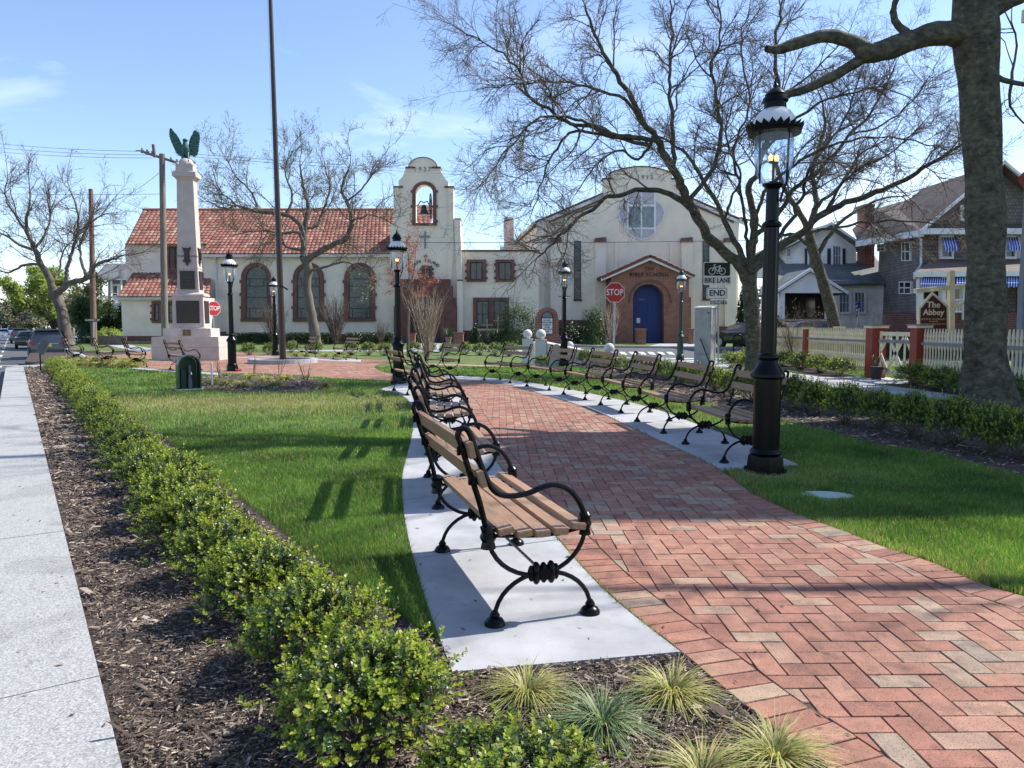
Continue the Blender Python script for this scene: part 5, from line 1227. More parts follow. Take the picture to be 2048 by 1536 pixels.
# flagpole with its ring planter
X, Y = G(566, 725.5)
fp = thing('flagpole', 'very tall tapering dark brown flagpole rising from a round planter ring', 'flagpole', (X, Y, 0)); m = MB()
m.tube([(0, 0, 0), (-.08, 0, 8), (-.16, 0, 16)], [.115, .085, .055], BRONZEP, 16); m.build('pole', fp, smooth=True)
m = MB(); m.tube([(-.13, -.02, 1.2), (-.2, -.01, 8), (-.25, 0, 15.8)], .006, CREAMW, 4); m.build('halyard', fp)
m = MB(); m.bar((0, -.1, 2.75), (.28, -.14, 2.6), .03, .05, IRON); m.build('cleat', fp)
m = MB(); n_ = 40
for (r0, r1) in ((1.0, 1.2),):
    vs = []; fs = []
    for i in range(n_):
        a = 2*math.pi*i/n_
        for r_, z in ((r1, -.02), (r1, .15), (r0, .15), (r0, -.02)): vs.append((r_*math.cos(a), r_*math.sin(a), z))
    for i in range(n_):
        j = (i+1) % n_
        for k in range(3): fs.append((i*4+k, j*4+k, j*4+k+1, i*4+k+1))
    m.add(vs, fs, CONC)
m.lathe([(.98, -.01), (.98, .09)], MULCHB, n=32)
m.build('planter_ring', label='low round concrete planter ring around the flagpole foot', cat='planter').location = (X, Y, 0)

# utility poles
def upole(px, ptop, pbot, Y, rt, rb, mt, label, arms):
    zt = P(px, ptop, Y)[1]; x = P(pbot, 690, Y)[0]; xt = P(px, ptop, Y)[0]
    t = thing('utility_pole', label, 'utility pole', (x, Y, 0)); m = MB(); m.tube([(0, 0, 0), ((xt-x)*.5, 0, zt/2), (xt-x, 0, zt)], [rb, (rt+rb)/2, rt], mt, 14); m.build('pole', t, smooth=True)
    if arms:
        m = MB(); hz = zt-.25; m.bar((xt-x-1.05, -.2, hz+.35), (xt-x+1.25, .25, hz-.35), .11, .13, POLEW); m.bar((xt-x-.42, -.1, hz+.75), (xt-x-.36, -.1, hz+.05), .12, .14, POLEW); m.build('crossarm', t)
        for i, q in enumerate((-1.0, -.75, -.5, .45, .75, 1.0, 1.2)):
            m = MB(); zq = hz-.30*q+.06; m.lathe([(.03, 0), (.07, .04), (.035, .08), (.07, .12), (.03, .18)], mat('insulator', (.25, .24, .26), rough=.3), (xt-x+q, .2*q, zq), 10); m.tube([(xt-x+q-.35, .2*q, zq+.02), (xt-x+q+.1, .2*q, zq+.02)], .035, GREYPL, 6); m.build('insulator', t)
    return t
upole(324, 308, 330, 42, .15, .19, POLEW, 'weathered grey utility pole with crossarm just left of the monument', True)
upole(181.5, 378, 188, 48, .13, .19, POLEB, 'plain brown utility pole in front of the balcony house', False)
def wire(pts, Y0, Y1, sag, r, label):
    a = P3(*pts[0], Y0); b = P3(*pts[1], Y1); q = [a.lerp(b, t)-Vector((0, 0, sag*4*t*(1-t))) for t in np.linspace(0, 1, 17)]
    m = MB(); m.tube(q, r, mat('cable', (.10, .12, .16), rough=.6), 5); m.build('overhead_wire', smooth=True, label=label, cat='wire', group='overhead wires')
for i, (a, b, Y0, Y1, sg, l) in enumerate([
    ((-120, 272), (300, 303), 60, 42, .25, 'topmost thin wire from the left edge to the grey utility pole'), ((-120, 281), (303, 310), 60, 42, .25, 'middle thin wire from the left edge to the grey utility pole'), ((-120, 290), (305, 316), 60, 42, .25, 'lowest of three thin wires reaching the grey utility pole crossarm'),
    ((348, 305), (1700, 362), 42, 80, .6, 'highest thin wire running right from the crossarm past the belfry top'), ((352, 311), (1700, 369), 42, 80, .6, 'second thin wire running right from the crossarm past the belfry'),
    ((-100, 452), (405, 458), 55, 50, .1, 'wire crossing low over the left bare tree to the tile roof'), ((-100, 564), (300, 594), 46, 46, .3, 'lowest drooping wire in front of the green spring tree'), ((318, 346), (218, 405), 42, 50, .2, 'short wire slanting down left from the grey utility pole'),
    ((-100, 384), (326, 388), 60, 42, .1, 'faint wire level with the top of the brown pole'),
    ((905, 416), (1200, 423), 80, 90, .1, 'upper of three wires between belfry and school gable'), ((905, 427), (1180, 433), 80, 90, .1, 'middle of three wires between belfry and school gable'), ((905, 437), (1150, 441), 80, 90, .1, 'lowest of three wires between belfry and school gable'),
    ((780, 484), (1530, 480), 54, 50, .1, 'dark cable crossing in front of the tower cross and school facade')]):
    wire((a, b), Y0, Y1, sg, .012 if i < 12 else .022, l)

# signs
def octa(r_): return [(r_*math.cos(R(22.5+45*k)), r_*math.sin(R(22.5+45*k))) for k in range(8)]
def stop_sign(px, py, Y, w, rz, label, post=GALV, ph=0):
    x, z = P(px, py, Y); t = thing('stop_sign', label, 'stop sign', (x, Y, 0), rz); k = w/2/math.cos(R(22.5))
    m = MB(); m.tube([(0, .05, 0), (0, .05, z+k*.8)], .028, post, 8); m.build('post', t)
    m = MB(); m.xz([(a, z+b) for a, b in octa(k)], -.004, .012, WHITES); p = m.build('plate', t)
    m = MB(); m.xz([(a, z+b) for a, b in octa(k*.94)], -.012, .006, REDS); m.build('face', p)
    m = MB(); text_add(m, 'STOP', w*.44, (0, -.018, z), WHITES, depth=.006, bold=True, sx=.82); m.build('lettering', p); return t
stop_sign(1229.5, 585, 26.5, .70, .02, 'red stop sign in front of the brick school porch'); stop_sign(427.5, 617, 34, .66, .95, 'red stop sign turned aside, right behind the monument'); stop_sign(147, 664, 52, .6, -.9, 'distant red stop sign beside the leaning left tree trunk')
x0, Y = G(1437, 731); Y = 25.0; sg = thing('bike_lane_sign', 'black and white bike lane sign with END plate above the steel cabinet', 'sign', (P(1436, 600, Y)[0], Y, 0))
def pl(m, x0, y0, x1, y1, Yq, d, mt, rad=3):
    pts = []
    for cx_, cy_, a0 in ((x1-rad, y0+rad, 0), (x0+rad, y0+rad, 90), (x0+rad, y1-rad, 180), (x1-rad, y1-rad, 270)):
        for k in range(5): a = R(a0+k*22.5); pts.append((cx_+rad*math.cos(a), cy_-rad*math.sin(a)))
    m.px(pts, Yq, d, mt)
m = MB(); m.tube([P3(1436.5, 731, Y+.04), P3(1436.5, 530, Y+.04)], .03, GALV, 8); m.build('post', sg, world=True)
m = MB(); pl(m, 1407, 524, 1461.5, 570, Y-.02, .012, WHITES); pl(m, 1408.6, 525.4, 1460, 551.5, Y-.026, .005, BLACKS, 2.5); p = m.build('bike_plate', sg, world=True)
m = MB(); x, z = P(1434.3, 561, Y); text_add(m, 'BIKE LANE', .235, (x, Y-.03, z), BLACKS, depth=.006, bold=True, sx=.80)
m.build('lettering', p, world=True)
m = MB()
def pr(a, b, r_=.012): m.bar(P3(*a, Y-.032), P3(*b, Y-.032), .005, r_*2, WHITES, up=(P3(*b, Y)-P3(*a, Y)).cross(Vector((0, 1, 0))))
for cx_ in (1424, 1444.5):
    q = [(cx_+6.4*math.cos(a), 542.3+6.4*math.sin(a)) for a in np.linspace(0, 2*math.pi, 21)]
    for a, b in zip(q[:-1], q[1:]): pr(a, b, .011)
for a, b in (((1424, 542.3), (1428.5, 534)), ((1428.5, 534), (1440, 534)), ((1440, 534), (1444.5, 542.3)), ((1428.5, 534), (1435.5, 543)), ((1435.5, 543), (1440, 534)), ((1435.5, 543), (1444.5, 542.3)), ((1428.5, 534), (1427.8, 530)), ((1427.8, 530), (1431.5, 529)), ((1440, 534), (1439.3, 532)), ((1437, 531.8), (1442, 531.4)), ((1433, 546), (1436, 547))): pr(a, b)
m.build('bicycle_symbol', p, world=True)
m = MB(); pl(m, 1413, 575, 1455, 598, Y-.02, .012, WHITES); pl(m, 1414.2, 576.2, 1453.8, 596.8, Y-.026, .005, BLACKS, 2.5); pl(m, 1415, 577, 1453, 596, Y-.030, .005, WHITES, 2.2); p = m.build('end_plate', sg, world=True)
m = MB(); x, z = P(1434, 586.5, Y); text_add(m, 'END', .27, (x, Y-.036, z), BLACKS, depth=.006, bold=True); m.build('lettering', p, world=True)
m = MB(); m.pxr(1421, 601.2, 1454, 608.6, Y-.02, .02, BLACKS); p = m.build('street_plate', sg, world=True); m = MB(); x, z = P(1437.5, 605, Y); text_add(m, 'GURNEY ST', .12, (x, Y-.026, z), WHITES, depth=.006, bold=True, sx=.85); m.build('lettering', p, world=True)
Y = 45; ns = thing('street_name_sign', 'black street name plate on a pale post before the brown utility pole', 'sign', (P(187, 660, Y)[0], Y, 0)); m = MB(); m.tube([P3(187, 703, Y+.04), P3(187, 640, Y+.04)], .045, GALV, 8); m.build('post', ns, world=True)
m = MB(); m.pxr(172, 637, 198, 643.5, Y-.02, .03, BLACKS); p = m.build('plate', ns, world=True); m = MB(); x, z = P(185, 640.3, Y); text_add(m, 'GURNEY ST', .17, (x, Y-.03, z), WHITES, depth=.01, bold=True); m.build('lettering', p, world=True)

# steel cabinet
X, Y = G(1408, 731); cb_ = thing('utility_cabinet', 'tall grey steel cabinet below the bike lane sign', 'cabinet', (X+.1, Y+.3, 0), R(-32)); CABM = mat('cabinet_steel', (.30, .31, .31), rough=.5, metal=.3, var=.12, scale=3)
m = MB(); m.box((0, 0, .98), (.56, .56, 1.90), CABM); m.box((0, 0, .02), (.66, .66, .12), CONC); m.build('body', cb_); m = MB(); m.box((0, 0, 1.95), (.62, .64, .04), WHITES, rx=R(4)); m.build('lid', cb_)
m = MB(); m.box((0, -.288, 1.0), (.50, .016, 1.7), CABM); m.box((.0, -.288, .38), (.5, .02, .012), BLKF); d = m.build('door', cb_); m = MB(); m.box((.19, -.305, 1.75), (.08, .03, .03), BLKF); m.build('handle', d)
m = MB(); m.tube([P3(1400.5, 677, Y-.05), P3(1420, 727, Y-.2)], .022, BLKF, 6); m.build('leaning_rod', label='thin black rod leaning against the steel cabinet', cat='rod')
X, Y = G(1475, 709); m = MB(); m.tube([(-.2, 0, 0), (-.2, 0, .72)]+[(-.2*math.cos(a), 0, .72+.2*math.sin(a)) for a in np.linspace(.2, math.pi-.2, 9)]+[(.2, 0, .72), (.2, 0, 0)], .03, IRON, 10); o = m.build('bike_rack', smooth=True, label='black inverted U bike rack beside the forked tree', cat='bike rack'); o.location = (X, Y, 0)

# arched green box with a tap
X, Y = G(378, 777.5); gb_ = thing('tap_shelter', 'dark green arched box open at the front, sheltering a garden tap', 'tap shelter', (X, Y, 0), R(33)); m = MB()
w, h, dp, th = .225, .72, .34, .03
out = [(-w, 0), (-w, h-w)]+[(-w*math.cos(a), h-w+w*math.sin(a)) for a in np.linspace(.15, math.pi-.15, 14)]+[(w, h-w), (w, 0)]
inn = [(-w+th, 0), (-w+th, h-w)]+[(-(w-th)*math.cos(a), h-w+(w-th)*math.sin(a)) for a in np.linspace(.15, math.pi-.15, 14)]+[(w-th, h-w), (w-th, 0)]
m.xz(out+inn[::-1], -dp/2, dp, GBOX); m.build('shell', gb_); m = MB(); m.xz([(a*.98, b*.985+.002) for a, b in inn], dp/2-.02, .015, GBOX); m.build('back_panel', gb_)
m = MB(); m.lathe([(.05, 0), (.045, .2), (.03, .3), (.03, .42), (.045, .44), (.02, .5)], GREYPL, (.03, .02, 0), 12); m.tube([(.03, 0, .36), (.03, -.12, .36), (.03, -.14, .31)], .016, GALV, 8); m.box((-.1, .05, .2), (.1, .1, .4), GREENIRON); m.build('tap', gb_)
m = MB(); m.box((X, Y, -.01), (.6, .5, .03), CONC, rz=R(33)); m.build('tap_shelter_pad', kind='structure')
X, Y = G(424.5, 771); m = MB(); m.lathe([(.022, 0), (.022, .5), (.018, .52)], WHITEP, n=8); o = m.build('marker_stake', label='thin white marker stake right of the green arched box', cat='stake'); o.location = (X, Y, 0)
Y = 21.5; x, z = P(83, 690, Y); ms = thing('slanted_panel', 'small grey slanted panel on a black stake at the far end of the hedge', 'panel', (x, Y, 0), R(20)); m = MB(); m.box((.03, 0, .70), (.20, .13, .40), mat('panel_grey', (.06, .075, .08), rough=.6), ry=R(24), rx=R(-6)); m.build('panel', ms); m = MB(); m.tube([(-.05, 0, 0), (-.05, 0, .68)], .02, IRON, 6); m.build('stake', ms)

# granite pillars, balls and sloping walls
gg = 'granite balls on the entrance walls'
def gpil(px, pb, pt, rb, w, label):
    X, Y = G(px, pb); zt = P(px, pt, Y)[1]; t = thing('granite_pillar', label, 'pillar', (X, Y, 0), group='pillars with granite balls'); m = MB(); m.box((0, 0, zt/2), (w, w, zt), MARB); m.box((0, 0, zt+.012), (w+.03, w+.03, .022), MARB); m.build('shaft', t)
    m = MB(); m.lathe([(.06, zt), (.05, zt+.05)], MARB, n=12); m.sphere((0, 0, zt+.03+rb), rb, MARB, 20, 12); m.build('ball', t, smooth=True); return X, Y, zt
p1_ = gpil(1055, 729, 679, .158, .36, 'left of the two ball topped granite pillars behind the last right bench'); p2_ = gpil(1081.5, 731, 680.5, .168, .37, 'right of the two ball topped granite pillars, at the wall top')
p3_ = gpil(1218, 728, 709, .185, .34, 'low ball topped granite pillar below the red stop sign'); p4_ = gpil(1139.5, 708, 698.5, .17, .3, 'distant ball topped pillar peeping over the sloping wall right of the lamp')
def swall(a, b, za, zb, label):
    A_ = Vector((a[0], a[1], 0)); B_ = Vector((b[0], b[1], 0)); n = (B_-A_).cross(Vector((0, 0, 1))).normalized()*.13; m = MB(); N_ = 9; vs = []; fs = []
    for k in range(N_):
        t = k/(N_-1); c = A_.lerp(B_, t); z = zb+(za-zb)*(1-t)
        for o_, zz in ((-1, -.05), (-1, z-.05), (-.6, z), (.6, z), (1, z-.05), (1, -.05)): vs.append(c+n*o_+Vector((0, 0, zz)))
    for k in range(N_-1):
        for j in range(5): fs.append((k*6+j, (k+1)*6+j, (k+1)*6+j+1, k*6+j+1))
    fs += [(0, 1, 2, 3, 4, 5), tuple((N_-1)*6+5-j for j in range(6))]; m.add(vs, fs, MARB); m.build('granite_wall', smooth=True, label=label, cat='wall')
swall((p2_[0]+.17, p2_[1]), (p3_[0]-.15, p3_[1]), .80, .36, 'low white granite wall sloping down to the right behind the benches'); swall((p1_[0]+.15, p1_[1]+.2), (p4_[0]-.1, p4_[1]), .78, .35, 'second granite wall running back between the pillars and the distant ball')

# ---- picket fence, gate, hanging sign
pf = thing('picket_fence', 'cream fretwork picket fence with maroon posts and a grey rail', 'fence', (FX, 13.5, 0))
prof = [(.12, .032), (.22, .032), (.26, .014), (.42, .013), (.46, .032), (.50, .038), (.56, .032), (.60, .014), (.80, .013), (.86, .032), (1.0, .034), (1.05, .020), (1.10, .036), (1.15, .026), (1.22, .014), (1.27, .002)]
def panel(y0, y1):
    m = MB(); n = int((y1-y0)/.112); out = []
    for k in range(n):
        yc = y0+(k+.5)*(y1-y0)/n; poly = [(yc-w_, z) for z, w_ in prof]+[(yc+w_, z) for z, w_ in prof[::-1]]
        b = len(m.v); nn_ = len(poly); m.add([(FX-.012, y, z) for y, z in poly]+[(FX+.012, y, z) for y, z in poly], [tuple(range(nn_)), tuple(range(2*nn_-1, nn_-1, -1))]+[(i, nn_+i, nn_+(i+1) % nn_, (i+1) % nn_) for i in range(nn_)], CREAMF)
    m.build('picket_panel', pf, world=True)
    m = MB(); m.box((FX-.035, (y0+y1)/2, .93), (.045, y1-y0, .065), GREYP); m.box((FX+.035, (y0+y1)/2, .22), (.04, y1-y0, .09), CREAMF); m.build('rail', pf, world=True)
def fpost(y, w, h):
    m = MB(); m.box((FX, y, h/2), (w, w, h), MAROON); p = m.build('post', pf, world=True); m = MB(); m.box((FX, y, h+.03), (w+.08, w+.08, .06), CREAMF); m.box((FX, y, h+.075), (w+.14, w+.14, .03), GREYP); m.build('cap', p, world=True)
fpost(19.05, .36, 1.27); fpost(17.0, .30, 1.28); fpost(23.5, .2, 1.22); fpost(27.1, .2, 1.22); fpost(12.4, .2, 1.22)
panel(19.25, 23.38); panel(23.62, 26.98); panel(12.52, 16.84); panel(8.6, 12.28)
m = MB(); m.box((FX+1.5, 24.6, .62), (.2, .2, 1.24), MAROON); p = m.build('post', pf, world=True); m = MB(); m.box((FX+1.5, 24.6, 1.27), (.3, .3, .06), CREAMF); m.build('cap', p, world=True)
gt = thing('garden_gate', 'cream gate with diagonal fretwork between the two maroon gate posts', 'gate', (FX, 17.2, 0)); m = MB(); y0, y1 = 17.2, 18.84
for a in (y0+.05, y1-.05, (y0+y1)/2-.03): m.box((FX, a, .66), (.03, .08, 1.06), CREAMF)
m.box((FX, (y0+y1)/2, .17), (.028, y1-y0, .1), CREAMF)
for s in (0, 1):
    a, b = (y0+.05, (y0+y1)/2) if s == 0 else ((y0+y1)/2, y1-.05); md = (a+b)/2
    for q in (((a, .66), (md, 1.1)), ((md, 1.1), (b, .66)), ((b, .66), (md, .2)), ((md, .2), (a, .66))): m.bar((FX-.01, q[0][0], q[0][1]), (FX-.01, q[1][0], q[1][1]), .1, .02, CREAMF, up=(1, 0, 0))
m.box((FX+.01, (y0+y1)/2, 1.13), (.028, y1-y0-.1, .10), CREAMF); m.box((FX+.02, (y0+y1)/2-.35, .66), (.02, .07, .9), CREAMF); m.box((FX+.02, (y0+y1)/2+.30, .66), (.02, .07, .9), CREAMF)
m.build('fretwork', gt, world=True); m = MB(); m.box((FX-.03, (y0+y1)/2, .95), (.04, y1-y0-.02, .08), GREYP); m.build('rail', gt, world=True)
YA = 18.4; X, z = P(1867, 640, YA); ab = thing('inn_sign', 'maroon house shaped sign reading The Abbey behind the picket fence', 'sign', (X, YA, 0))
out = [(1838, 665), (1840, 617), (1866, 586.5), (1895, 613), (1896, 665)]
m = MB(); m.px([(1836.5, 666), (1838, 616), (1866, 584), (1897, 612), (1898, 666)], YA, .08, CREAMF); m.px([(1840.5, 664), (1841.5, 618), (1866, 590), (1893, 614.5), (1893.5, 664)], YA-.012, .012, mat('sign_maroon', (.085, .018, .015), rough=.5, var=.1)); bd = m.build('board', ab, world=True)
for s, sz, y, b_ in (('The', .21, 610, 1), ('Abbey', .20, 625, 1), ('JOHN R. McCREARY', .068, 638.5, 0), ('INNKEEPER', .045, 643, 0), ('VICTORIAN BED AND BATH', .052, 648, 0)):
    m = MB(); x, z = P(1867, y, YA-.016); text_add(m, s, sz, (x, YA-.02, z), CREAMF if b_ else TANS, depth=.01, bold=bool(b_)); m.build('lettering', bd, world=True)
m = MB(); m.pxr(1900, 541, 1910, 690, YA+.3, .14, CREAMF); m.build('post', ab, world=True)
m = MB(); a = P3(1830, 582, YA+.05); b = P3(1906, 574, YA+.37); c = P3(1945, 570.5, YA+.6); m.bar(a, c, .10, .11, CREAMF); m.build('beam', ab, world=True)
m = MB(); q = [P3(1910+28*math.sin(t), 612-32*(1-math.cos(t)), YA+.4) for t in np.linspace(0, math.pi/2, 8)]
for a, b in zip(q[:-1], q[1:]): m.bar(a, b, .06, .07, CREAMF)
m.build('bracket', ab, world=True)
m = MB(); m.lathe([(.11, 0), (.16, .28), (.175, .29), (.175, .32), (.15, .32)], mat('pot_dark', (.04, .035, .033), rough=.7), n=16)
t = thing('planter_pot', 'dark pot with sparse leaves beside the maroon gate post', 'pot', (FX-.25, 18.45, 0)); m.build('pot', t, smooth=True); m = MB()
for k in range(14):
    a = rnd.uniform(0, 6.28); b = Vector((0, 0, .3)); e = b+Vector((math.cos(a)*.2, math.sin(a)*.2, rnd.uniform(.15, .4))); sd = Vector((-math.sin(a), math.cos(a), 0))*.012; md = b.lerp(e, .5)+Vector((0, 0, .06)); m.add([b-sd, b+sd, md+sd, md-sd, e], [(0, 1, 2, 3), (3, 2, 4)], LEAFM)
m.build('leaves', t)
fn = MB(); 
for k in range(22): fn.px([(196+k*2.6, 690), (196+k*2.6, 672), (198.3+k*2.6, 672), (198.3+k*2.6, 690)], 50, .05, FENCEW)
fn.pxr(253, 683, 310, 688, 49, .2, FENCEW); fn.build('board_fence', label='low weathered board fence below the balcony house', cat='fence')

# ---- cars
def car(name, label, cat, X, Y, rz, L_, Wd, H_, paint, suv=True, plate=YPLATE):
    """nose towards +y local"""
    t = thing(name, label, cat, (X, Y, -.60 if Y > 25 and X < -5 else -.012), rz, 'parked and passing cars')
    hw = Wd/2; st = []
    zb = .28
    if suv: prof = [(-.50, .75, .80, .80), (-.495, .95, 1.0, .98), (-.47, 1.02, 1.30, .96), (-.43, 1.04, H_-.1, .84), (-.38, 1.05, H_, .80), (-.1, 1.03, H_+.02, .82), (.1, 1.02, H_-.02, .80), (.2, 1.0, H_-.2, .84), (.30, .98, 1.06, .95), (.45, .92, .94, .92), (.5, .72, .74, .80)]
    else: prof = [(-.50, .72, .76, .80), (-.49, .92, .95, .95), (-.36, .96, 1.0, .95), (-.26, .96, H_-.12, .80), (-.18, .95, H_, .78), (.0, .94, H_+.01, .78), (.1, .93, H_-.06, .78), (.24, .9, .96, .92), (.45, .8, .84, .9), (.5, .6, .64, .8)]
    n = 14; vs = []; fs = []
    for (f, zbelt, zr_, wr) in prof:
        y = f*L_; edge = .9 if abs(f) > .49 else 1
        for (x, z) in ((-hw*.9*edge, zb), (-hw*edge, zb+.12), (-hw*edge, zbelt-.15), (-hw*.97*edge, zbelt), (-hw*wr*.93, zbelt+(zr_-zbelt)*.5+.0), (-hw*wr*.82, zr_-.03), (-hw*wr*.6, zr_), (hw*wr*.6, zr_), (hw*wr*.82, zr_-.03), (hw*wr*.93, zbelt+(zr_-zbelt)*.5), (hw*.97*edge, zbelt), (hw*edge, zbelt-.15), (hw*edge, zb+.12), (hw*.9*edge, zb)): vs.append((x, y, z))
    for k in range(len(prof)-1):
        for i in range(n):
            j = (i+1) % n; fs.append((k*n+i, k*n+j, (k+1)*n+j, (k+1)*n+i))
    fs.append(tuple(range(n-1, -1, -1))); b = (len(prof)-1)*n; fs.append(tuple(b+i for i in range(n)))
    m = MB(); m.add(vs, fs, paint); m.box((0, -L_*.5-.01, .48), (Wd*.92, .14, .2), paint if suv else paint); bd = m.build('body', t, smooth=True)
    yb = -.5*L_
    m = MB(); w1, w2 = hw*.74, hw*.60
    if suv: m.add([(-w1, yb+.055, 1.06), (w1, yb+.055, 1.06), (w2, yb+.28, H_-.12), (-w2, yb+.28, H_-.12)], [(0, 1, 2, 3)], DARKG)
    else: m.add([(-w1, -.35*L_-.02, 1.0), (w1, -.35*L_-.02, 1.0), (w2, -.262*L_-.04, H_-.13), (-w2, -.262*L_-.04, H_-.13)], [(0, 1, 2, 3)], DARKG)
    m.build('rear_window', t)
    for s in (-1, 1):
        m = MB(); y0, y1 = (-.40*L_, .2*L_) if suv else (-.22*L_, .18*L_); zt_ = H_-.14
        m.add([(s*hw*.945, y0, 1.06), (s*hw*.925, y1+.25, 1.04), (s*hw*.80, y1-.2, zt_), (s*hw*.80, y0+.2, zt_)], [(0, 1, 2, 3) if s > 0 else (3, 2, 1, 0)], DARKG); m.build('side_window', t)
        m = MB(); m.box((s*hw*.82, yb-.0, .93 if suv else .82), (hw*.32, .08, .15), REDL); m.build('tail_light', t)
        for f in (-.31, .31):
            m = MB(); r_ = .36 if suv else .32; vs = []; 
            m.tube([(s*(hw-.2), f*L_, r_), (s*(hw+.015), f*L_, r_)], r_, TYRE, 20); w = m.build('wheel', t); m = MB(); m.tube([(s*(hw+.01), f*L_, r_), (s*(hw+.025), f*L_, r_)], r_*.6, GALV, 14); m.build('rim', w)
    m = MB(); m.box((0, yb-.075 if suv else yb-.09, .80 if suv else .62), (.32, .02, .16), plate); m.build('number_plate', t)
    if suv: m = MB(); m.box((0, yb+.30, H_+.0), (hw*1.3, .3, .05), paint); m.build('spoiler', t); m = MB(); m.box((0, yb-.03, .90), (hw*1.0, .04, .03), GALV); m.build('trim', t)
    return t
sdr = math.atan2(KU.y, KU.x)-math.pi/2; gx2 = lambda px, Y: (px-CX)/F_PX*Y
car('suv', 'dark grey SUV seen from behind at the kerb beyond the hedge', 'car', gx2(95, 44), 44, sdr, 4.7, 1.9, 1.70, SUVP)
car('sedan', 'black car parked in front of the grey SUV', 'car', gx2(57, 62), 62, sdr, 4.6, 1.8, 1.45, BLACKP, False)
car('pickup_car', 'small dark grey car parked beyond the black one', 'car', gx2(43, 80), 80, sdr, 4.8, 1.85, 1.6, SUVP)
car('far_car', 'tiny white car far down the street at the left edge', 'car', gx2(7, 95), 95, sdr, 4.6, 1.8, 1.5, WHITC, False)
car('far_car', 'tiny silver car driving far down the street', 'car', gx2(29, 120), 120, sdr, 4.8, 1.9, 1.9, SILVP)
car('cottage_car', 'maroon grey car parked behind the picket fence before the white cottage', 'car', P(1610, 650, 32.2)[0], 32.2, R(90), 4.6, 1.8, 1.55, mat('maroon_car_paint', (.07, .03, .035), rough=.3, coat=.8, var=.05), False, WHITES)
car('street_car', 'dark car half hidden behind the forked tree trunk', 'car', P(1497, 650, 43)[0], 43, R(20), 4.6, 1.8, 1.5, BLACKP)
# ================================================================== TREES
def tubes_mesh(name, groups, m_):
    """groups: list of (pts B,N,3 ; rad B,N ; sides) -> one mesh"""
    VV = []; QQ = []; off = 0
    for pts, rad, S in groups:
        B_, N_, _ = pts.shape
        t = np.gradient(pts, axis=1); t /= np.linalg.norm(t, axis=2, keepdims=True)+1e-9
        ref = np.where(np.abs(t[:, :1, 2:3]) > .9, np.array([[[1., 0, 0]]]), np.array([[[0, 0, 1.]]]))
        ref = np.broadcast_to(ref, t.shape)
        a = np.cross(t, ref); a /= np.linalg.norm(a, axis=2, keepdims=True)+1e-9; b = np.cross(t, a)
        th = np.arange(S)*2*np.pi/S
        V = pts[:, :, None, :]+(a[:, :, None, :]*np.cos(th)[None, None, :, None]+b[:, :, None, :]*np.sin(th)[None, None, :, None])*rad[:, :, None, None]
        VV.append(V.reshape(-1, 3)); idx = off+np.arange(B_*N_*S).reshape(B_, N_, S); n_ = np.roll(idx, -1, axis=2)
        q = np.stack([idx[:, :-1], n_[:, :-1], n_[:, 1:], idx[:, 1:]], -1).reshape(-1, 4); QQ.append(q); off += B_*N_*S
    return npmesh(name, np.concatenate(VV), quads=np.concatenate(QQ), mats=[m_], smooth=True)
def unit(v): return v/(np.linalg.norm(v, axis=-1, keepdims=True)+1e-9)
def growb(st, dr, ln, r0, r1, nseg, wan, trop, g):
    B_ = len(st); P_ = np.zeros((B_, nseg+1, 3)); P_[:, 0] = st; d = unit(dr)
    for k in range(nseg):
        d = unit(d+g.normal(0, wan, (B_, 3))+np.array([0, 0, trop])); P_[:, k+1] = P_[:, k]+d*(ln/nseg)[:, None]
    t = np.linspace(0, 1, nseg+1)[None]; return P_, r0[:, None]*(1-t)+r1[:, None]*t
def spawn(P_, Rd, k, tmin, tmax, amin, amax, g, pw=1.):
    B_, N_, _ = P_.shape; t = tmin+(tmax-tmin)*g.random((B_, k))**pw; f = t*(N_-1); i = np.minimum(f.astype(int), N_-2); w = (f-i)[..., None]
    bi = np.arange(B_)[:, None]; p0 = P_[bi, i]; p1 = P_[bi, i+1]; st = p0*(1-w)+p1*w; ax = unit(p1-p0); r = Rd[bi, i]*(1-w[..., 0])+Rd[bi, i+1]*w[..., 0]
    rv = unit(np.cross(ax, g.normal(0, 1, ax.shape))); an = g.uniform(amin, amax, t.shape)[..., None]
    dr = ax*np.cos(an)+rv*np.sin(an); return st.reshape(-1, 3), dr.reshape(-1, 3), r.reshape(-1), t.reshape(-1)
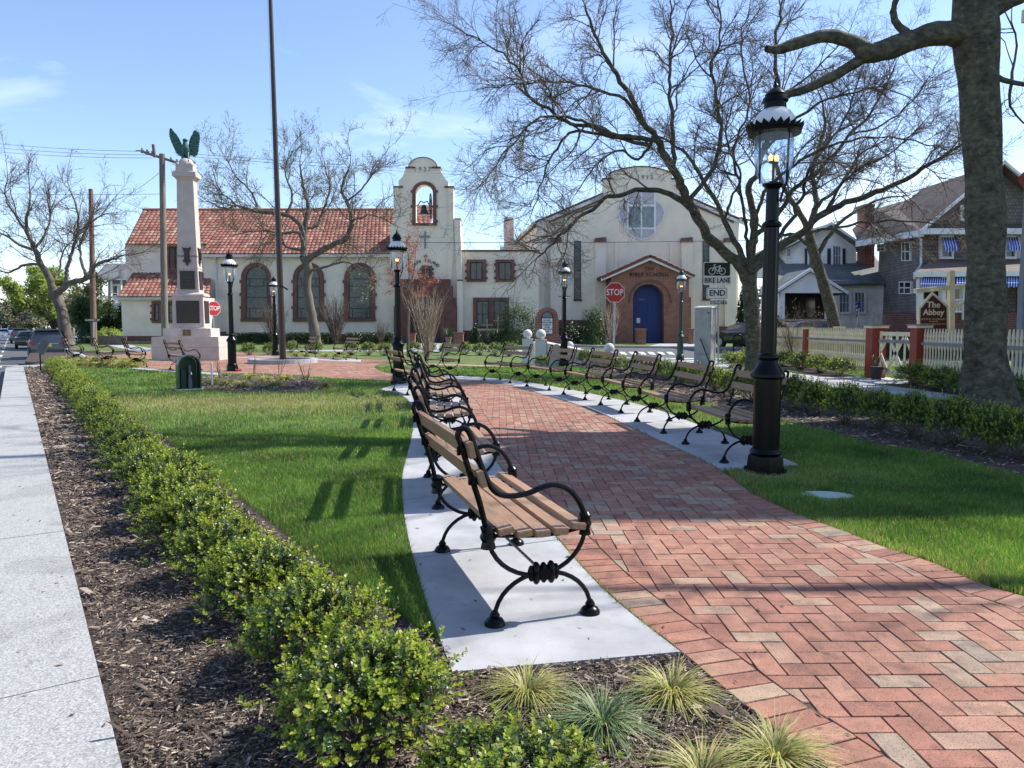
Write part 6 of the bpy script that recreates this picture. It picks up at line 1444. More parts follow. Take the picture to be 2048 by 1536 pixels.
def tree(name, label, cat, base, limbs, levels, seed, bark, twig, group=None, wob=.012, buds=None, ground=None, leafm=None, limb_sub=5, trunk_sides=14, thin=1.):
    """limbs: [(list of xyz, r0, r1, spawn?)]; first is the trunk. levels: dict list applied in turn to all limbs"""
    g = np.random.default_rng(seed); base = np.array(base, float); tg = []; cur = []
    for li, (pts, r0, r1, sp) in enumerate(limbs):
        rr = None
        if isinstance(r0, (list, tuple)): rr = np.array(r0)
        c = catmull(pts, limb_sub); L_ = np.linalg.norm(c[-1]-c[0])
        if li: c[1:-1] += g.normal(0, wob*L_**.5, c[1:-1].shape)
        ctl = np.array(pts, float); cs = np.concatenate([[0], np.cumsum(np.linalg.norm(np.diff(ctl, axis=0), axis=1))])
        c = resample(c, max(L_/40, .12))
        tt = np.linspace(0, 1, len(c)); rad = np.interp(tt, cs/cs[-1], rr[:len(cs)] if len(rr) >= len(cs) else np.interp(np.linspace(0, 1, len(cs)), np.linspace(0, 1, len(rr)), rr)) if rr is not None else r0*(1-tt)**.9+r1*(1-(1-tt)**.9)
        rad = rad*thin*(1+.04*np.sin(tt*37+li)+g.normal(0, .012, len(tt)))
        tg.append((c[None]-base, rad[None], trunk_sides if li == 0 else 9))
        if sp: cur.append((resample(c, max(L_/14, .1))[None], None, c, rad, sp))
    groups = []; nxt = []
    # level 0: children of the limbs, density per metre
    lv = levels[0]; S = []; D = []; Rr = []; Ln = []
    for _, _, c, rad, sp in cur:
        Lc = np.sum(np.linalg.norm(np.diff(c, axis=0), axis=1)); k = max(2, int(Lc*lv['dens']*sp)); st, dr, r, t = spawn(c[None], rad[None], k, lv.get('tmin', .25), 1., lv['a0'], lv['a1'], g)
        S.append(st); D.append(dr); Rr.append(r); Ln.append(lv['len']*g.uniform(.5, 1.25, k)*(1-.45*t)*lv.get('scale', 1))
        # the tip carries on
        S.append(c[-1:]); D.append((c[-1]-c[-3])[None]); Rr.append(rad[-1:]); Ln.append(np.array([lv['len']]))
    st, dr, r, ln = np.concatenate(S), np.concatenate(D), np.concatenate(Rr), np.concatenate(Ln)
    dr = dr+np.array([0, 0, lv.get('lift', 0)])
    rr0 = np.minimum(r*.65, lv['r']*(ln/lv['len'])); P_, Rd = growb(st, dr, ln, rr0, rr0*.35, lv['n'], lv['wan'], lv['trop'], g); groups.append((P_-base, Rd, 6))
    for lv in levels[1:]:
        st, dr, r, t = spawn(P_, Rd, lv['k'], lv.get('tmin', .15), 1., lv['a0'], lv['a1'], g); ln = lv['len']*g.uniform(.45, 1.3, len(st))*(1.15-.55*t)
        dr = dr+np.array([0, 0, lv.get('lift', 0)]); rr0 = np.minimum(r*.75, lv['r'])
        P_, Rd = growb(st, dr, ln, rr0, np.maximum(rr0*.45, lv.get('rmin', .001)), lv['n'], lv['wan'], lv['trop'], g); groups.append((P_-base, Rd, lv.get('s', 3)))
    t_ = thing(name, label, cat, tuple(base), group=group)
    nobj('trunk', tubes_mesh('trunk', tg, bark), t_); nobj('crown', tubes_mesh('crown', groups, twig), t_)
    if buds:
        n, size, mt = buds; fl = P_.reshape(-1, 3); w = g.integers(0, len(fl), n); c = fl[w]-base+g.normal(0, size*.8, (n, 3)); nobj('leaves', quads_at(c, size, g, mt), t_)
    return t_
def quads_at(c, size, g, mt, asp=.55, name='leaves', normal=None):
    n = len(c); a = unit(g.normal(0, 1, (n, 3))); 
    if normal is not None: a = unit(a*.8+normal)
    b = unit(np.cross(a, g.normal(0, 1, (n, 3)))); u = np.cross(b, a); s = size*g.uniform(.6, 1.3, (n, 1))
    V = np.stack([c-b*s*.5, c+u*s*asp*.5+a*s*.08, c+b*s*.5, c-u*s*asp*.5+a*s*.08], 1).reshape(-1, 3); return npmesh(name, V, quads=np.arange(n*4).reshape(-1, 4), mats=[mt])
def pl3(lst, Y, dy=None):
    o = []
    for i, p in enumerate(lst):
        y = Y+(dy[i] if dy else 0); v = P3(p[0], p[1], y); o.append((v.x, v.y, v.z))
    return o
def ramp_dy(n, a): return [a*(i/(n-1)) for i in range(n)]

# the forked tree behind the right benches
Y = G(1508, 748)[1]; bs = (G(1508, 748)[0], Y, 0)
REGL = []
def LQ(l, a, r0, r1, sp=1., Yb=None):
    yb = Yb or Y; best = 16.
    for (pp, yy) in REGL:
        for (p, q, y0_, y1_) in zip(pp[:-1], pp[1:], yy[:-1], yy[1:]):
            dx, dy = q[0]-p[0], q[1]-p[1]; t = max(0, min(1, ((l[0][0]-p[0])*dx+(l[0][1]-p[1])*dy)/(dx*dx+dy*dy+1e-9))); d = math.hypot(p[0]+dx*t-l[0][0], p[1]+dy*t-l[0][1])
            if d < best and abs(y0_-yb) < 6: best = d; yb_ = y0_+(y1_-y0_)*t
    if best < 16.: yb = yb_
    dy_ = ramp_dy(len(l), a); REGL.append((l, [yb+q for q in dy_])); return (pl3(l, yb, dy_), r0, r1, sp)
lim = [(pl3([(1509, 752), (1508, 735), (1508, 690), (1503, 620), (1499, 565), (1502, 520)], Y), [.40, .30, .27, .25, .25, .22], .2, 0),
       LQ([(1500, 570), (1470, 522), (1425, 482), (1388, 425), (1374, 395), (1345, 335), (1310, 275)], -1.2, .19, .11, .5),
       LQ([(1310, 275), (1280, 235), (1262, 190), (1225, 140), (1195, 80), (1170, 10)], -.5, .10, .03, 1.2),
       LQ([(1390, 430), (1340, 388), (1270, 380), (1200, 408), (1130, 465), (1075, 515)], -2.0, .10, .02, 1.1),
       LQ([(1312, 280), (1240, 272), (1180, 255), (1120, 238), (1060, 190), (1030, 130), (975, 90), (925, 62)], -2.2, .08, .012, 1.5),
       LQ([(1300, 290), (1225, 275), (1160, 262), (1120, 285), (1090, 350), (1062, 430)], -1.4, .06, .012, 1.4),
       LQ([(1225, 270), (1150, 235), (1080, 235), (1020, 290), (985, 340), (960, 375)], -2.5, .05, .01, 1.4),
       LQ([(1290, 250), (1250, 200), (1170, 170), (1090, 165), (1010, 170), (950, 180)], .8, .055, .01, 1.5),
       LQ([(1345, 335), (1345, 250), (1335, 160), (1345, 70), (1340, -20)], 1.4, .075, .02, 1.3),
       LQ([(1378, 400), (1430, 330), (1440, 250), (1425, 150), (1440, 50), (1430, -40)], 1.0, .08, .02, 1.3),
       LQ([(1498, 540), (1462, 470), (1440, 420), (1400, 350), (1365, 300), (1300, 262)], 2.2, .11, .03, 1.2),
       LQ([(1502, 525), (1508, 450), (1500, 385), (1530, 300), (1560, 200), (1550, 100), (1565, 0)], .6, .13, .03, 1.),
       LQ([(1502, 525), (1512, 480), (1548, 430), (1590, 380), (1650, 330), (1700, 270), (1760, 200), (1790, 130)], 1.6, .10, .02, 1.1),
       LQ([(1503, 545), (1550, 500), (1600, 468), (1650, 425), (1720, 395), (1800, 365), (1880, 315), (1960, 262)], -1.0, .15, .03, 1.),
       LQ([(1502, 525), (1512, 470), (1522, 400), (1560, 350), (1640, 300), (1740, 275), (1820, 280), (1890, 300)], -1.6, .07, .015, 1.2),
       LQ([(1530, 300), (1600, 230), (1680, 190), (1780, 180), (1850, 220)], 2.0, .06, .012, 1.2),
       LQ([(1500, 530), (1492, 470), (1486, 400), (1470, 300), (1500, 200), (1480, 100), (1500, 10)], 2.0, .06, .02, 1.1),
       LQ([(1503, 530), (1560, 470), (1600, 400), (1625, 330), (1690, 240), (1720, 150)], 1.8, .08, .02, 1.2), LQ([(1650, 425), (1700, 350), (1790, 300), (1850, 240)], -1.2, .045, .012, 1.4),
       LQ([(1560, 200), (1640, 130), (1700, 60)], .6, .04, .012, 1.4), LQ([(1600, 468), (1700, 452), (1800, 440), (1900, 455)], -1.8, .05, .012, 1.2), LQ([(1700, 270), (1780, 240), (1850, 170), (1880, 110)], 1.2, .04, .01, 1.4), LQ([(1450, 440), (1462, 400), (1480, 350), (1450, 270), (1480, 180)], -1.2, .05, .012, 1.3),
       LQ([(1310, 275), (1275, 320), (1240, 300), (1190, 330), (1150, 390)], 1.5, .05, .012, 1.2)]
LV = [dict(dens=2.7, a0=.4, a1=1.15, len=1.9, r=.028, n=7, wan=.16, trop=.015), dict(k=13, a0=.4, a1=1.1, len=.75, r=.0095, n=5, wan=.22, trop=.02, rmin=.003), dict(k=5, a0=.4, a1=1.1, len=.32, r=.0050, n=3, wan=.25, trop=.03, rmin=.0028)]
tree('bare_tree', 'wide forked bare tree rising behind the right bench row and lamp', 'tree', bs, lim, LV, 11, BARK, TWIG, thin=.82)
# the big near tree
Y1_ = G(1975, 828)[1]; bs = (G(1975, 828)[0], Y1_, 0); Y = Y1_
up = lambda p, z: (p[0], p[1], z)
tx, tz = P(1948, -40, Y); T0 = np.array([tx, Y, tz])
lim = [(pl3([(1978, 832), (1976, 800), (1970, 720), (1971, 600), (1972, 480), (1966, 330), (1958, 180), (1952, 80), (1948, -40)], Y)+[(tx+.1, Y+.1, tz+1.4)], [.56, .39, .30, .262, .255, .25, .265, .30, .28, .26], .3, 0),
       LQ([(1945, 72), (1880, 66), (1830, 78), (1780, 96), (1738, 106), (1700, 82), (1650, 72), (1600, 84), (1560, 98), (1532, 97)], -.3, [.20, .17, .15, .16, .14, .10, .09, .085, .075, .05], .05, 0),
       LQ([(1742, 104), (1700, 132), (1650, 160), (1600, 182), (1562, 190)], .3, .085, .055, 0),
       LQ([(1822, 74), (1795, 48), (1786, 20), (1800, -15), (1830, -60)], -.2, .06, .03, .6),
       LQ([(1958, 40), (2000, 8), (2060, -20), (2150, -80)], -.2, .16, .08, .8),
       LQ([(1945, 75), (1990, 150), (2060, 170), (2140, 160)], .5, .05, .02, .8)]
def rel(*pts): return [tuple(T0+np.array(p)) for p in pts]
lim += [(rel((0, 0, .2), (-.9, .3, 1.8), (-1.6, .6, 3.2)), .13, .04, .7), (rel((0, 0, .9), (.8, -.8, 2.2), (1.6, -1.6, 3.2)), .15, .05, 1.0),
        (rel((0, 0, 1.2), (1.5, .3, 2.5), (3.2, .5, 3.6), (5.5, .3, 4.6)), .18, .05, 1.), (rel((0, 0, 1.3), (-.4, .4, 3), (-1.0, .6, 4.8), (-1.5, .4, 7)), .2, .04, 1.2),
        (rel((0, 0, 1.0), (-1.0, .8, 2.6), (-1.8, 1.6, 4.2)), .12, .04, .8), (rel((0, 0, 1.2), (.6, .8, 3), (1.2, 1.2, 5), (1.8, 1, 7)), .17, .04, 1.)]
LV1 = [dict(dens=1.5, a0=.4, a1=1.1, len=2.2, r=.035, n=7, wan=.15, trop=.03), dict(k=7, a0=.4, a1=1.1, len=.9, r=.011, n=5, wan=.2, trop=.02, rmin=.003), dict(k=3, a0=.4, a1=1.1, len=.35, r=.005, n=3, wan=.25, trop=.03, rmin=.0022)]
t = tree('big_tree', 'thick grey green trunk of the nearest tree, at the right edge of the lawn', 'tree', bs, lim, LV1, 21, BARK, TWIG, wob=.004, trunk_sides=28)
b0 = np.array((9.6, 5.2, 0.)); rr_ = lambda *p: [tuple(b0+np.array(q)) for q in p]  # added tree, out of view, placed for its dappled shade on the bricks
lim = [(rr_((0, 0, 0), (.05, 0, 2), (.1, .1, 4.2)), [.32, .24, .2], .2, 0)]+[(rr_((.1, .1, 4.0), q1, q2), .13, .03, 1.) for q1, q2 in (((-1, -.6, 6), (-2.4, -1.4, 7.8)), ((.9, -.9, 6), (1.8, -2.2, 8)), ((1.2, 1.0, 6), (2.2, 2, 8)), ((-.6, .9, 6.4), (-1.6, 1.6, 8.6)), ((0, 0, 6.5), (.3, -.2, 9.5)), ((-.8, -1.4, 5.8), (-1.2, -3, 7.4)))]
tree('bare_tree', 'bare tree added unseen beyond the right edge to dapple the near bricks with shade', 'tree', tuple(b0), lim, [dict(dens=1.5, a0=.4, a1=1.1, len=2.0, r=.028, n=6, wan=.15, trop=.03), dict(k=7, a0=.4, a1=1.1, len=.9, r=.014, n=4, wan=.2, trop=.03, rmin=.005)], 23, BARK, TWIG)
# tree behind the cottage fence
Y = 27.5; bs = (P(1672, 690, Y)[0], Y, 0)
lim = [(pl3([(1676, 700), (1667, 640), (1645, 560), (1630, 516), (1618, 468)], Y), .24, .17, 0),
       LQ([(1620, 470), (1600, 425), (1570, 380), (1545, 320), (1500, 280)], -1, .12, .03), LQ([(1618, 468), (1630, 410), (1625, 340), (1650, 260), (1640, 190)], .5, .12, .03), LQ([(1630, 516), (1660, 470), (1700, 430), (1760, 400), (1820, 390)], 1, .09, .02), LQ([(1625, 500), (1590, 470), (1550, 470), (1500, 440), (1460, 430)], 1.5, .08, .02), LQ([(1625, 420), (1680, 370), (1720, 310), (1780, 270)], -1, .07, .02)]
LV2 = [dict(dens=2.0, a0=.4, a1=1.1, len=1.8, r=.03, n=6, wan=.16, trop=.02), dict(k=6, a0=.4, a1=1.1, len=.8, r=.012, n=4, wan=.22, trop=.03, rmin=.005), dict(k=3, a0=.4, a1=1.1, len=.35, r=.006, n=3, wan=.25, trop=.03, rmin=.004)]
tree('bare_tree', 'slender bare tree behind the picket fence in front of the white cottage', 'tree', bs, lim, LV2, 31, BARK, TWIG)
# tree before the church windows
Y = 42.0; bs = (P(630, 697, Y)[0], Y, 0)
lim = [(pl3([(632, 700), (630, 670), (618, 603), (613, 566), (617, 538), (606, 514)], Y), [.42, .36, .31, .29, .29, .27], .2, 0),
       LQ([(612, 522), (628, 509), (667, 489), (692, 476), (704, 442), (694, 405), (684, 375), (700, 330)], -.8, .24, .05), LQ([(606, 516), (609, 480), (610, 454), (616, 410), (605, 370), (600, 320)], .6, .24, .04),
       LQ([(609, 480), (598, 447), (571, 430), (519, 424), (474, 412), (449, 417), (415, 402)], -1.8, .18, .03), LQ([(607, 500), (598, 466), (563, 466), (529, 461), (499, 464), (465, 472)], -2.2, .13, .02),
       LQ([(606, 500), (585, 497), (570, 492), (563, 475), (548, 470)], -1, .1, .03), LQ([(617, 540), (647, 536), (682, 524), (712, 530), (745, 545)], -1.5, .10, .02),
       LQ([(704, 442), (740, 430), (770, 440), (800, 455)], -.5, .08, .02), LQ([(610, 454), (632, 452), (645, 425), (660, 380), (650, 330)], 1.2, .13, .03), LQ([(571, 430), (585, 395), (570, 345), (580, 300)], .8, .09, .02), LQ([(519, 424), (500, 380), (470, 350), (455, 320)], .5, .08, .02), LQ([(692, 405), (730, 370), (755, 330), (775, 300)], 1., .07, .02), LQ([(474, 412), (440, 380), (425, 340)], .2, .06, .02)]
LV3 = [dict(dens=2.3, a0=.4, a1=1.15, len=2.6, r=.036, n=6, wan=.17, trop=.06), dict(k=8, a0=.4, a1=1.1, len=1.15, r=.014, n=4, wan=.24, trop=.05, rmin=.006), dict(k=5, a0=.4, a1=1.1, len=.5, r=.0075, n=3, wan=.25, trop=.05, rmin=.005)]
tree('budding_tree', 'gnarled tree with pale buds in front of the middle church window', 'tree', bs, lim, LV3, 41, BARKG, BARKG, thin=.82, buds=(9000, .075, mat('bud', (.3, .3, .13), rough=.7, var=.2)))
# left leaning tree
Y = 44.0; bs = (P(135, 690, Y)[0], Y, 0)
lim = [(pl3([(137, 700), (133, 677), (125, 629), (115, 598), (105, 577)], Y), [.55, .45, .38, .36, .36], .3, 0),
       LQ([(106, 580), (98, 554), (83, 529), (71, 500), (60, 477), (52, 445), (60, 400)], -.5, .27, .06), LQ([(112, 590), (130, 572), (148, 562), (175, 556), (192, 528), (219, 520), (250, 510)], -1, .26, .05), LQ([(131, 570), (134, 545), (138, 528), (150, 487), (156, 460), (154, 420), (140, 380)], .4, .16, .04),
       LQ([(105, 565), (118, 540), (128, 500), (148, 478)], 1, .1, .03), LQ([(175, 556), (165, 530), (160, 490), (175, 450), (190, 410)], .6, .12, .03), LQ([(71, 500), (40, 490), (10, 470), (-30, 455)], -1, .12, .03), LQ([(83, 529), (50, 530), (15, 545), (-20, 530)], 1, .12, .03), LQ([(60, 477), (30, 430), (10, 390), (15, 350)], .6, .1, .03), LQ([(71, 495), (90, 470), (100, 430), (95, 370)], 1.2, .1, .03), LQ([(175, 450), (205, 430), (235, 425)], -.4, .07, .02)]
LV4 = [dict(dens=2.4, a0=.4, a1=1.15, len=2.7, r=.038, n=6, wan=.17, trop=.03), dict(k=9, a0=.4, a1=1.1, len=1.2, r=.014, n=4, wan=.24, trop=.03, rmin=.0065), dict(k=5, a0=.4, a1=1.1, len=.5, r=.008, n=3, wan=.25, trop=.03, rmin=.005)]
tree('bare_tree', 'leaning bare tree left of the brown utility pole, beside the parked cars', 'tree', bs, lim, LV4, 51, BARKG, BARKR, thin=.78)
# spring green tree beyond
def leafy_tree(label, px, pb, Y, lims, n, size, mt, seed, bark=BARK, dens=1.6, ln=2.6, name='leafy_tree'):
    bs = (P(px, 690, Y)[0], Y, 0); lim = [(pl3([(px, pb), (px+2, pb-25)], Y), .25, .2, 0)]+[LQ(l, dy, .14, .03, 1., Y) for l, dy in lims]
    return tree(name, label, 'tree', bs, lim, [dict(dens=dens, a0=.4, a1=1.1, len=ln, r=.05, n=5, wan=.15, trop=.0), dict(k=5, a0=.4, a1=1.1, len=1.2, r=.02, n=3, wan=.2, trop=0, rmin=.01)], seed, bark, BARK, buds=(n, size, mt))
leafy_tree('fresh yellow green spring tree behind the leaning bare tree', 108, 690, 64, [([(108, 660), (90, 630), (70, 610), (50, 600)], -2), ([(109, 660), (110, 620), (105, 585), (100, 570)], 1), ([(109, 655), (135, 630), (160, 600), (175, 580)], -1), ([(108, 650), (85, 600), (80, 570)], 2), ([(110, 650), (170, 640), (215, 625)], 1)], 26000, .22, LEAFG, 61)
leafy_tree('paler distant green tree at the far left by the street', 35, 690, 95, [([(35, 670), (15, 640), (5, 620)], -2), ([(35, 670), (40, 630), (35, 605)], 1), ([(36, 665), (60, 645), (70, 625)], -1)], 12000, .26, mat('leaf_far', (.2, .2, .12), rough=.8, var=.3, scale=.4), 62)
leafy_tree('darker green tree between the brown pole and the balcony house', 205, 690, 60, [([(200, 680), (180, 660), (170, 640)], -1), ([(202, 680), (210, 655), (225, 645)], 1)], 7000, .2, LEAFM, 63, ln=1.6)
# thin bare sapling left of pole, red tree, stems
Y = 31; bs = (P(816, 712, Y)[0], Y, 0)
lim = [(pl3([(816, 714), (816, 660), (817, 600), (815, 560)], Y), .06, .04, 0)]+[LQ(l, a, .03, .008, 1.) for l, a in (([(816, 600), (818, 540), (813, 490), (812, 470)], 0), ([(816, 630), (800, 590), (785, 555)], -.4), ([(816, 620), (835, 580), (850, 545)], .4), ([(816, 610), (800, 570), (795, 520)], .5), ([(817, 600), (840, 590), (858, 575)], -.3), ([(816, 590), (828, 540), (832, 500)], -.5), ([(815, 590), (795, 575), (775, 565)], .3))]
tree('red_leafed_tree', 'slim young tree with dark red spring leaves beside the middle lamp', 'tree', bs, lim, [dict(dens=4, a0=.4, a1=1, len=.8, r=.012, n=5, wan=.15, trop=.1), dict(k=5, a0=.4, a1=1, len=.3, r=.006, n=3, wan=.2, trop=.1, rmin=.003)], 71, BARKG, TWIGT, buds=(2900, .068, LEAFR))
def vase(label, px, pb, Y, w, h, n, mt, seed, name='bare_shrub', r=.014, buds=None, group=None, tw=.35, k=5):
    g = np.random.default_rng(seed); bs = np.array((P(px, 690, Y)[0], Y, 0.)); a = g.uniform(0, 6.283, n); s = np.sqrt(g.random(n)); wm = w*Y/F_PX/2; hm = h*Y/F_PX
    st = bs+np.stack([np.cos(a), np.sin(a), a*0], 1)*.10*s[:, None]*wm; dr = np.stack([np.cos(a)*s*wm, np.sin(a)*s*wm, np.full(n, hm)], 1)
    ln = hm*g.uniform(.75, 1.1, n); P_, Rd = growb(st, dr, ln, np.full(n, r), np.full(n, r*.4), 7, .05, .01, g)
    s2, d2, r2, t2 = spawn(P_, Rd, k, .3, 1, .25, .6, g); P2, R2 = growb(s2, d2, hm*tw*g.uniform(.4, 1, len(s2)), r2*.7, r2*.35, 4, .1, .05, g)
    t_ = thing(name, label, 'shrub', tuple(bs), group=group); nobj('stems', tubes_mesh('stems', [(P_-bs, Rd, 4), (P2-bs, R2, 3)], mt), t_)
    if buds: f = P2.reshape(-1, 3)-bs; w_ = g.integers(0, len(f), buds[0]); nobj('leaves', quads_at(f[w_]+g.normal(0, buds[1]*.6, (buds[0], 3)), buds[1], g, buds[2]), t_)
    return t_
vase('tall bare tan shrub with many upright stems before the church porch', 853, 727, 27.5, 78, 140, 46, TWIGT, 81, r=.013, k=5)
vase('bare fan shaped shrub below the middle church window, right of the gnarled tree', 672, 685, 52, 62, 90, 60, BARKR, 82, r=.022); vase('bare shrub behind the far lamp below the left church window', 548, 685, 52, 60, 80, 50, BARKR, 83, r=.02)
vase('small bare shrub at the church wall left of the middle lamp', 763, 685, 52, 36, 42, 30, BARKR, 84, r=.018)
vase('pale bare sapling shrub behind the red stop sign post', 1222, 694, 44, 52, 80, 22, TWIGT, 85, r=.03)
vase('reddish twiggy bush behind the picket fence before the cottage porch', 1595, 690, 24.5, 130, 105, 60, BARKR, 86, r=.008, buds=(900, .045, mat('bud_gold', (.4, .28, .1), var=.2)))
vase('bare upright twigs behind the fence right of the cottage flag', 1745, 690, 22.5, 60, 110, 16, BARKR, 87, r=.007)
for i, (px, pb, h) in enumerate(((440, 766, 46), (505, 752, 42), (556, 757, 44), (611, 764, 42))):
    vase(['leftmost bare sapling twig in the island bed, beside the white stake', 'bare sapling twig in the island bed in line with the black lamp foot', 'bare sapling twig in the island bed below the flagpole', 'rightmost bare sapling twig of the island bed'][i], px, pb, G(px, pb)[1], 40, h, 7, BARKG, 90+i, name='bare_sapling', r=.006, group='bare sapling twigs in the island bed', k=3)
xx, yy = G(466, 742); m = MB()
for k in range(10): a = k*.63; m.sphere((.08*math.cos(a), .08*math.sin(a), .03+.01*(k % 3)), .025, REDS, 6, 4)
o = m.build('red_flowers', label='small red flowers at the foot of the lamp by the monument', cat='flowers'); o.location = (xx+.22, yy-.15, 0)

# ================================================================== SHRUBS
def boxwood_mesh(seed, n_sh, leaf, w=.33, h=.46, young=.45, tall=1., per=11):
    """lumpy bush of leafy shoots: radius w, height h"""
    g = np.random.default_rng(seed); ph = g.uniform(0, 6.28, 8)
    def rad(d):
        az = np.arctan2(d[:, 1], d[:, 0]); el = d[:, 2]
        return 1+.13*np.sin(3*az+ph[0]+2*el)+.10*np.sin(5*az+ph[1]-3*el)+.08*np.sin(7*az+4*el+ph[2])
    d = unit(g.normal(0, 1, (n_sh, 3))); d[:, 2] = np.where(d[:, 2] < -.45, -d[:, 2]*.5, d[:, 2]); d = unit(d)
    s = g.uniform(.55, 1.0, n_sh)**.8; s[g.random(n_sh) < .035] = 1.22
    keep = (np.sin(d[:, 0]*6+ph[3])*np.sin(d[:, 1]*6+ph[4])*np.sin(d[:, 2]*7+ph[5]) > -.42) | (g.random(n_sh) < .25); d = d[keep]; s = s[keep]; n_sh = len(d)
    c = d*rad(d)[:, None]*s[:, None]*np.array([w, w, h/2])+np.array([0, 0, h*.5]); c[:, :2] *= (1+.22*(d[:, 2:3] < 0)); c[:, 2] = np.maximum(c[:, 2], .02+.03*g.random(n_sh))
    dr = unit(d*.9+np.array([0, 0, .75])+g.normal(0, .3, (n_sh, 3))); L_ = .062*tall*(leaf/.016)**.4*g.uniform(.6, 1.3, n_sh)
    t = (np.linspace(0, 1, per)**.6)[None, :, None]; pts = c[:, None, :]+dr[:, None, :]*L_[:, None, None]*t
    az = (np.arange(per)*2.4)[None, :]+g.uniform(0, 6.28, (n_sh, 1)); u = unit(np.cross(dr, g.normal(0, 1, dr.shape))); v = np.cross(dr, u)
    out = u[:, None, :]*np.cos(az)[..., None]+v[:, None, :]*np.sin(az)[..., None]
    up_ = .45+.75*np.linspace(0, 1, per)[None, :, None]; ld = unit(out+dr[:, None, :]*up_+g.normal(0, .15, out.shape))
    sz = leaf*g.uniform(.75, 1.25, (n_sh, per, 1))*(1-.25*t)
    sd = unit(np.cross(ld, dr[:, None, :]+1e-3)); nn = np.cross(sd, ld)
    b = pts; V = np.stack([b, b+ld*sz*.55+sd*sz*.36+nn*sz*.07, b+ld*sz, b+ld*sz*.55-sd*sz*.36+nn*sz*.07], 2).reshape(-1, 3)
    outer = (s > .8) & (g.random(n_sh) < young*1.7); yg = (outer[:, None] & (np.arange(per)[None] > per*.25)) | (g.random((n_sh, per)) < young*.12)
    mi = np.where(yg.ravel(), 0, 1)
    # inner twigs
    k = 40; st = np.zeros((k, 3)); st[:, :2] = g.normal(0, .02, (k, 2)); dd = unit(g.normal(0, 1, (k, 3))*np.array([1, 1, .5])+np.array([0, 0, .9])); P_, Rd = growb(st, dd, np.full(k, h*.75), np.full(k, .006), np.full(k, .002), 5, .12, .0, g)
    nl = len(V); me = tubes_mesh('tw', [(P_, Rd, 3)], TWIG); tv = np.zeros(len(me.vertices)*3); me.vertices.foreach_get('co', tv); tv = tv.reshape(-1, 3); nq = len(me.polygons); tq = np.zeros(nq*4, int); me.polygons.foreach_get('vertices', tq) if False else None
    tq = np.array([list(p.vertices) for p in me.polygons]); bpy.data.meshes.remove(me)
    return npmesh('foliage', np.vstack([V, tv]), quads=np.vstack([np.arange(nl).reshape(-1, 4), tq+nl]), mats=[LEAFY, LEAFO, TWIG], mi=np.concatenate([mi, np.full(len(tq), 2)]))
BXS = [boxwood_mesh(140+k, 420, .034, w=.23, h=.42, per=8, young=.3) for k in range(3)]
ORD = ['first', 'second', 'third', 'fourth', 'fifth', 'sixth', 'seventh', 'eighth', 'ninth', 'tenth', 'eleventh', 'twelfth', 'thirteenth', 'fourteenth', 'fifteenth', 'sixteenth', 'seventeenth', 'eighteenth', 'nineteenth', 'twentieth']
TEN = ['', '', 'twenty', 'thirty', 'forty', 'fifty']
def ordn(i):
    if i <= 20: return ORD[i-1]
    t_, u_ = divmod(i, 10); return (TEN[t_][:-1]+'ieth') if u_ == 0 else TEN[t_]+' '+ORD[u_-1]
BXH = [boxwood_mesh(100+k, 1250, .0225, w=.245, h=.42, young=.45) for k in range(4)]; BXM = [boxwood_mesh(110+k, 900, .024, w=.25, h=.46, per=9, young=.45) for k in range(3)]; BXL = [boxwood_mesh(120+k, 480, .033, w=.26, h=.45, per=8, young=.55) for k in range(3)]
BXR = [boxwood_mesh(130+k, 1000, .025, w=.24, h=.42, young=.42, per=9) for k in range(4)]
def shrub(me, x, y, s, hs, rz, label, group, name='boxwood', z=-.015): 
    o = nobj(name, me, label=label, cat='shrub', group=group); o.location = (x, y, z); o.scale = (s, s, hs); o.rotation_euler = (0, 0, rz); return o
g1 = 'boxwoods of the long hedge beside the granite kerb'
shrub(BXH[3], 0.0, 1.86, .88, .62, 1.0, 'low boxwood at the very bottom edge, sprawling before the sedge tufts', g1); i = 1
s = 0.
hr = random.Random(12)
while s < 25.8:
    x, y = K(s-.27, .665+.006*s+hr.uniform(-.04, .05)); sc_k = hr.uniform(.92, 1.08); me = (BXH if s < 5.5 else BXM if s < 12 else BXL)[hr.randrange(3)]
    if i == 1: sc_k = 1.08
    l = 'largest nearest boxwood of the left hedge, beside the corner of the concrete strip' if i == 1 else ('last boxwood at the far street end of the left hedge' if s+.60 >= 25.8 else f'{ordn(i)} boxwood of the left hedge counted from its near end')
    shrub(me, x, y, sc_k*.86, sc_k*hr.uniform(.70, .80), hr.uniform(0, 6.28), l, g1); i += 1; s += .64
g2 = 'boxwoods in the mulch bed behind the right bench row'
rp = [(2046, 916), (1985, 905), (1905, 888), (1825, 872), (1755, 857), (1693, 845), (1632, 828), (1590, 818), (1548, 808), (1505, 800), (1465, 791), (1430, 781), (1395, 773), (1360, 766), (1330, 760), (1300, 754), (1272, 749), (1245, 744), (1220, 739), (1195, 735), (1170, 731)]
for k, (a, b) in enumerate(rp):
    x, y = G(a, b); sc_k = hr.uniform(.95, 1.15)*(1.05 if a > 1500 else 1.0)
    shrub(BXR[k % 4] if y < 16 else BXL[k % 3], x, y, sc_k*.78, sc_k*1.02, hr.uniform(0, 6.28), 'boxwood at the right picture edge in the bed before the big trunk' if k == 0 else f'{ordn(k+1)} boxwood of the right bed counting from the right picture edge', g2)
x, y = G(1085, 733); shrub(BXL[0], x, y, .8, .8, 0, 'small boxwood in front of the right granite ball pillar', g2)
g3 = 'small round shrubs in a row on the lawn before the church'
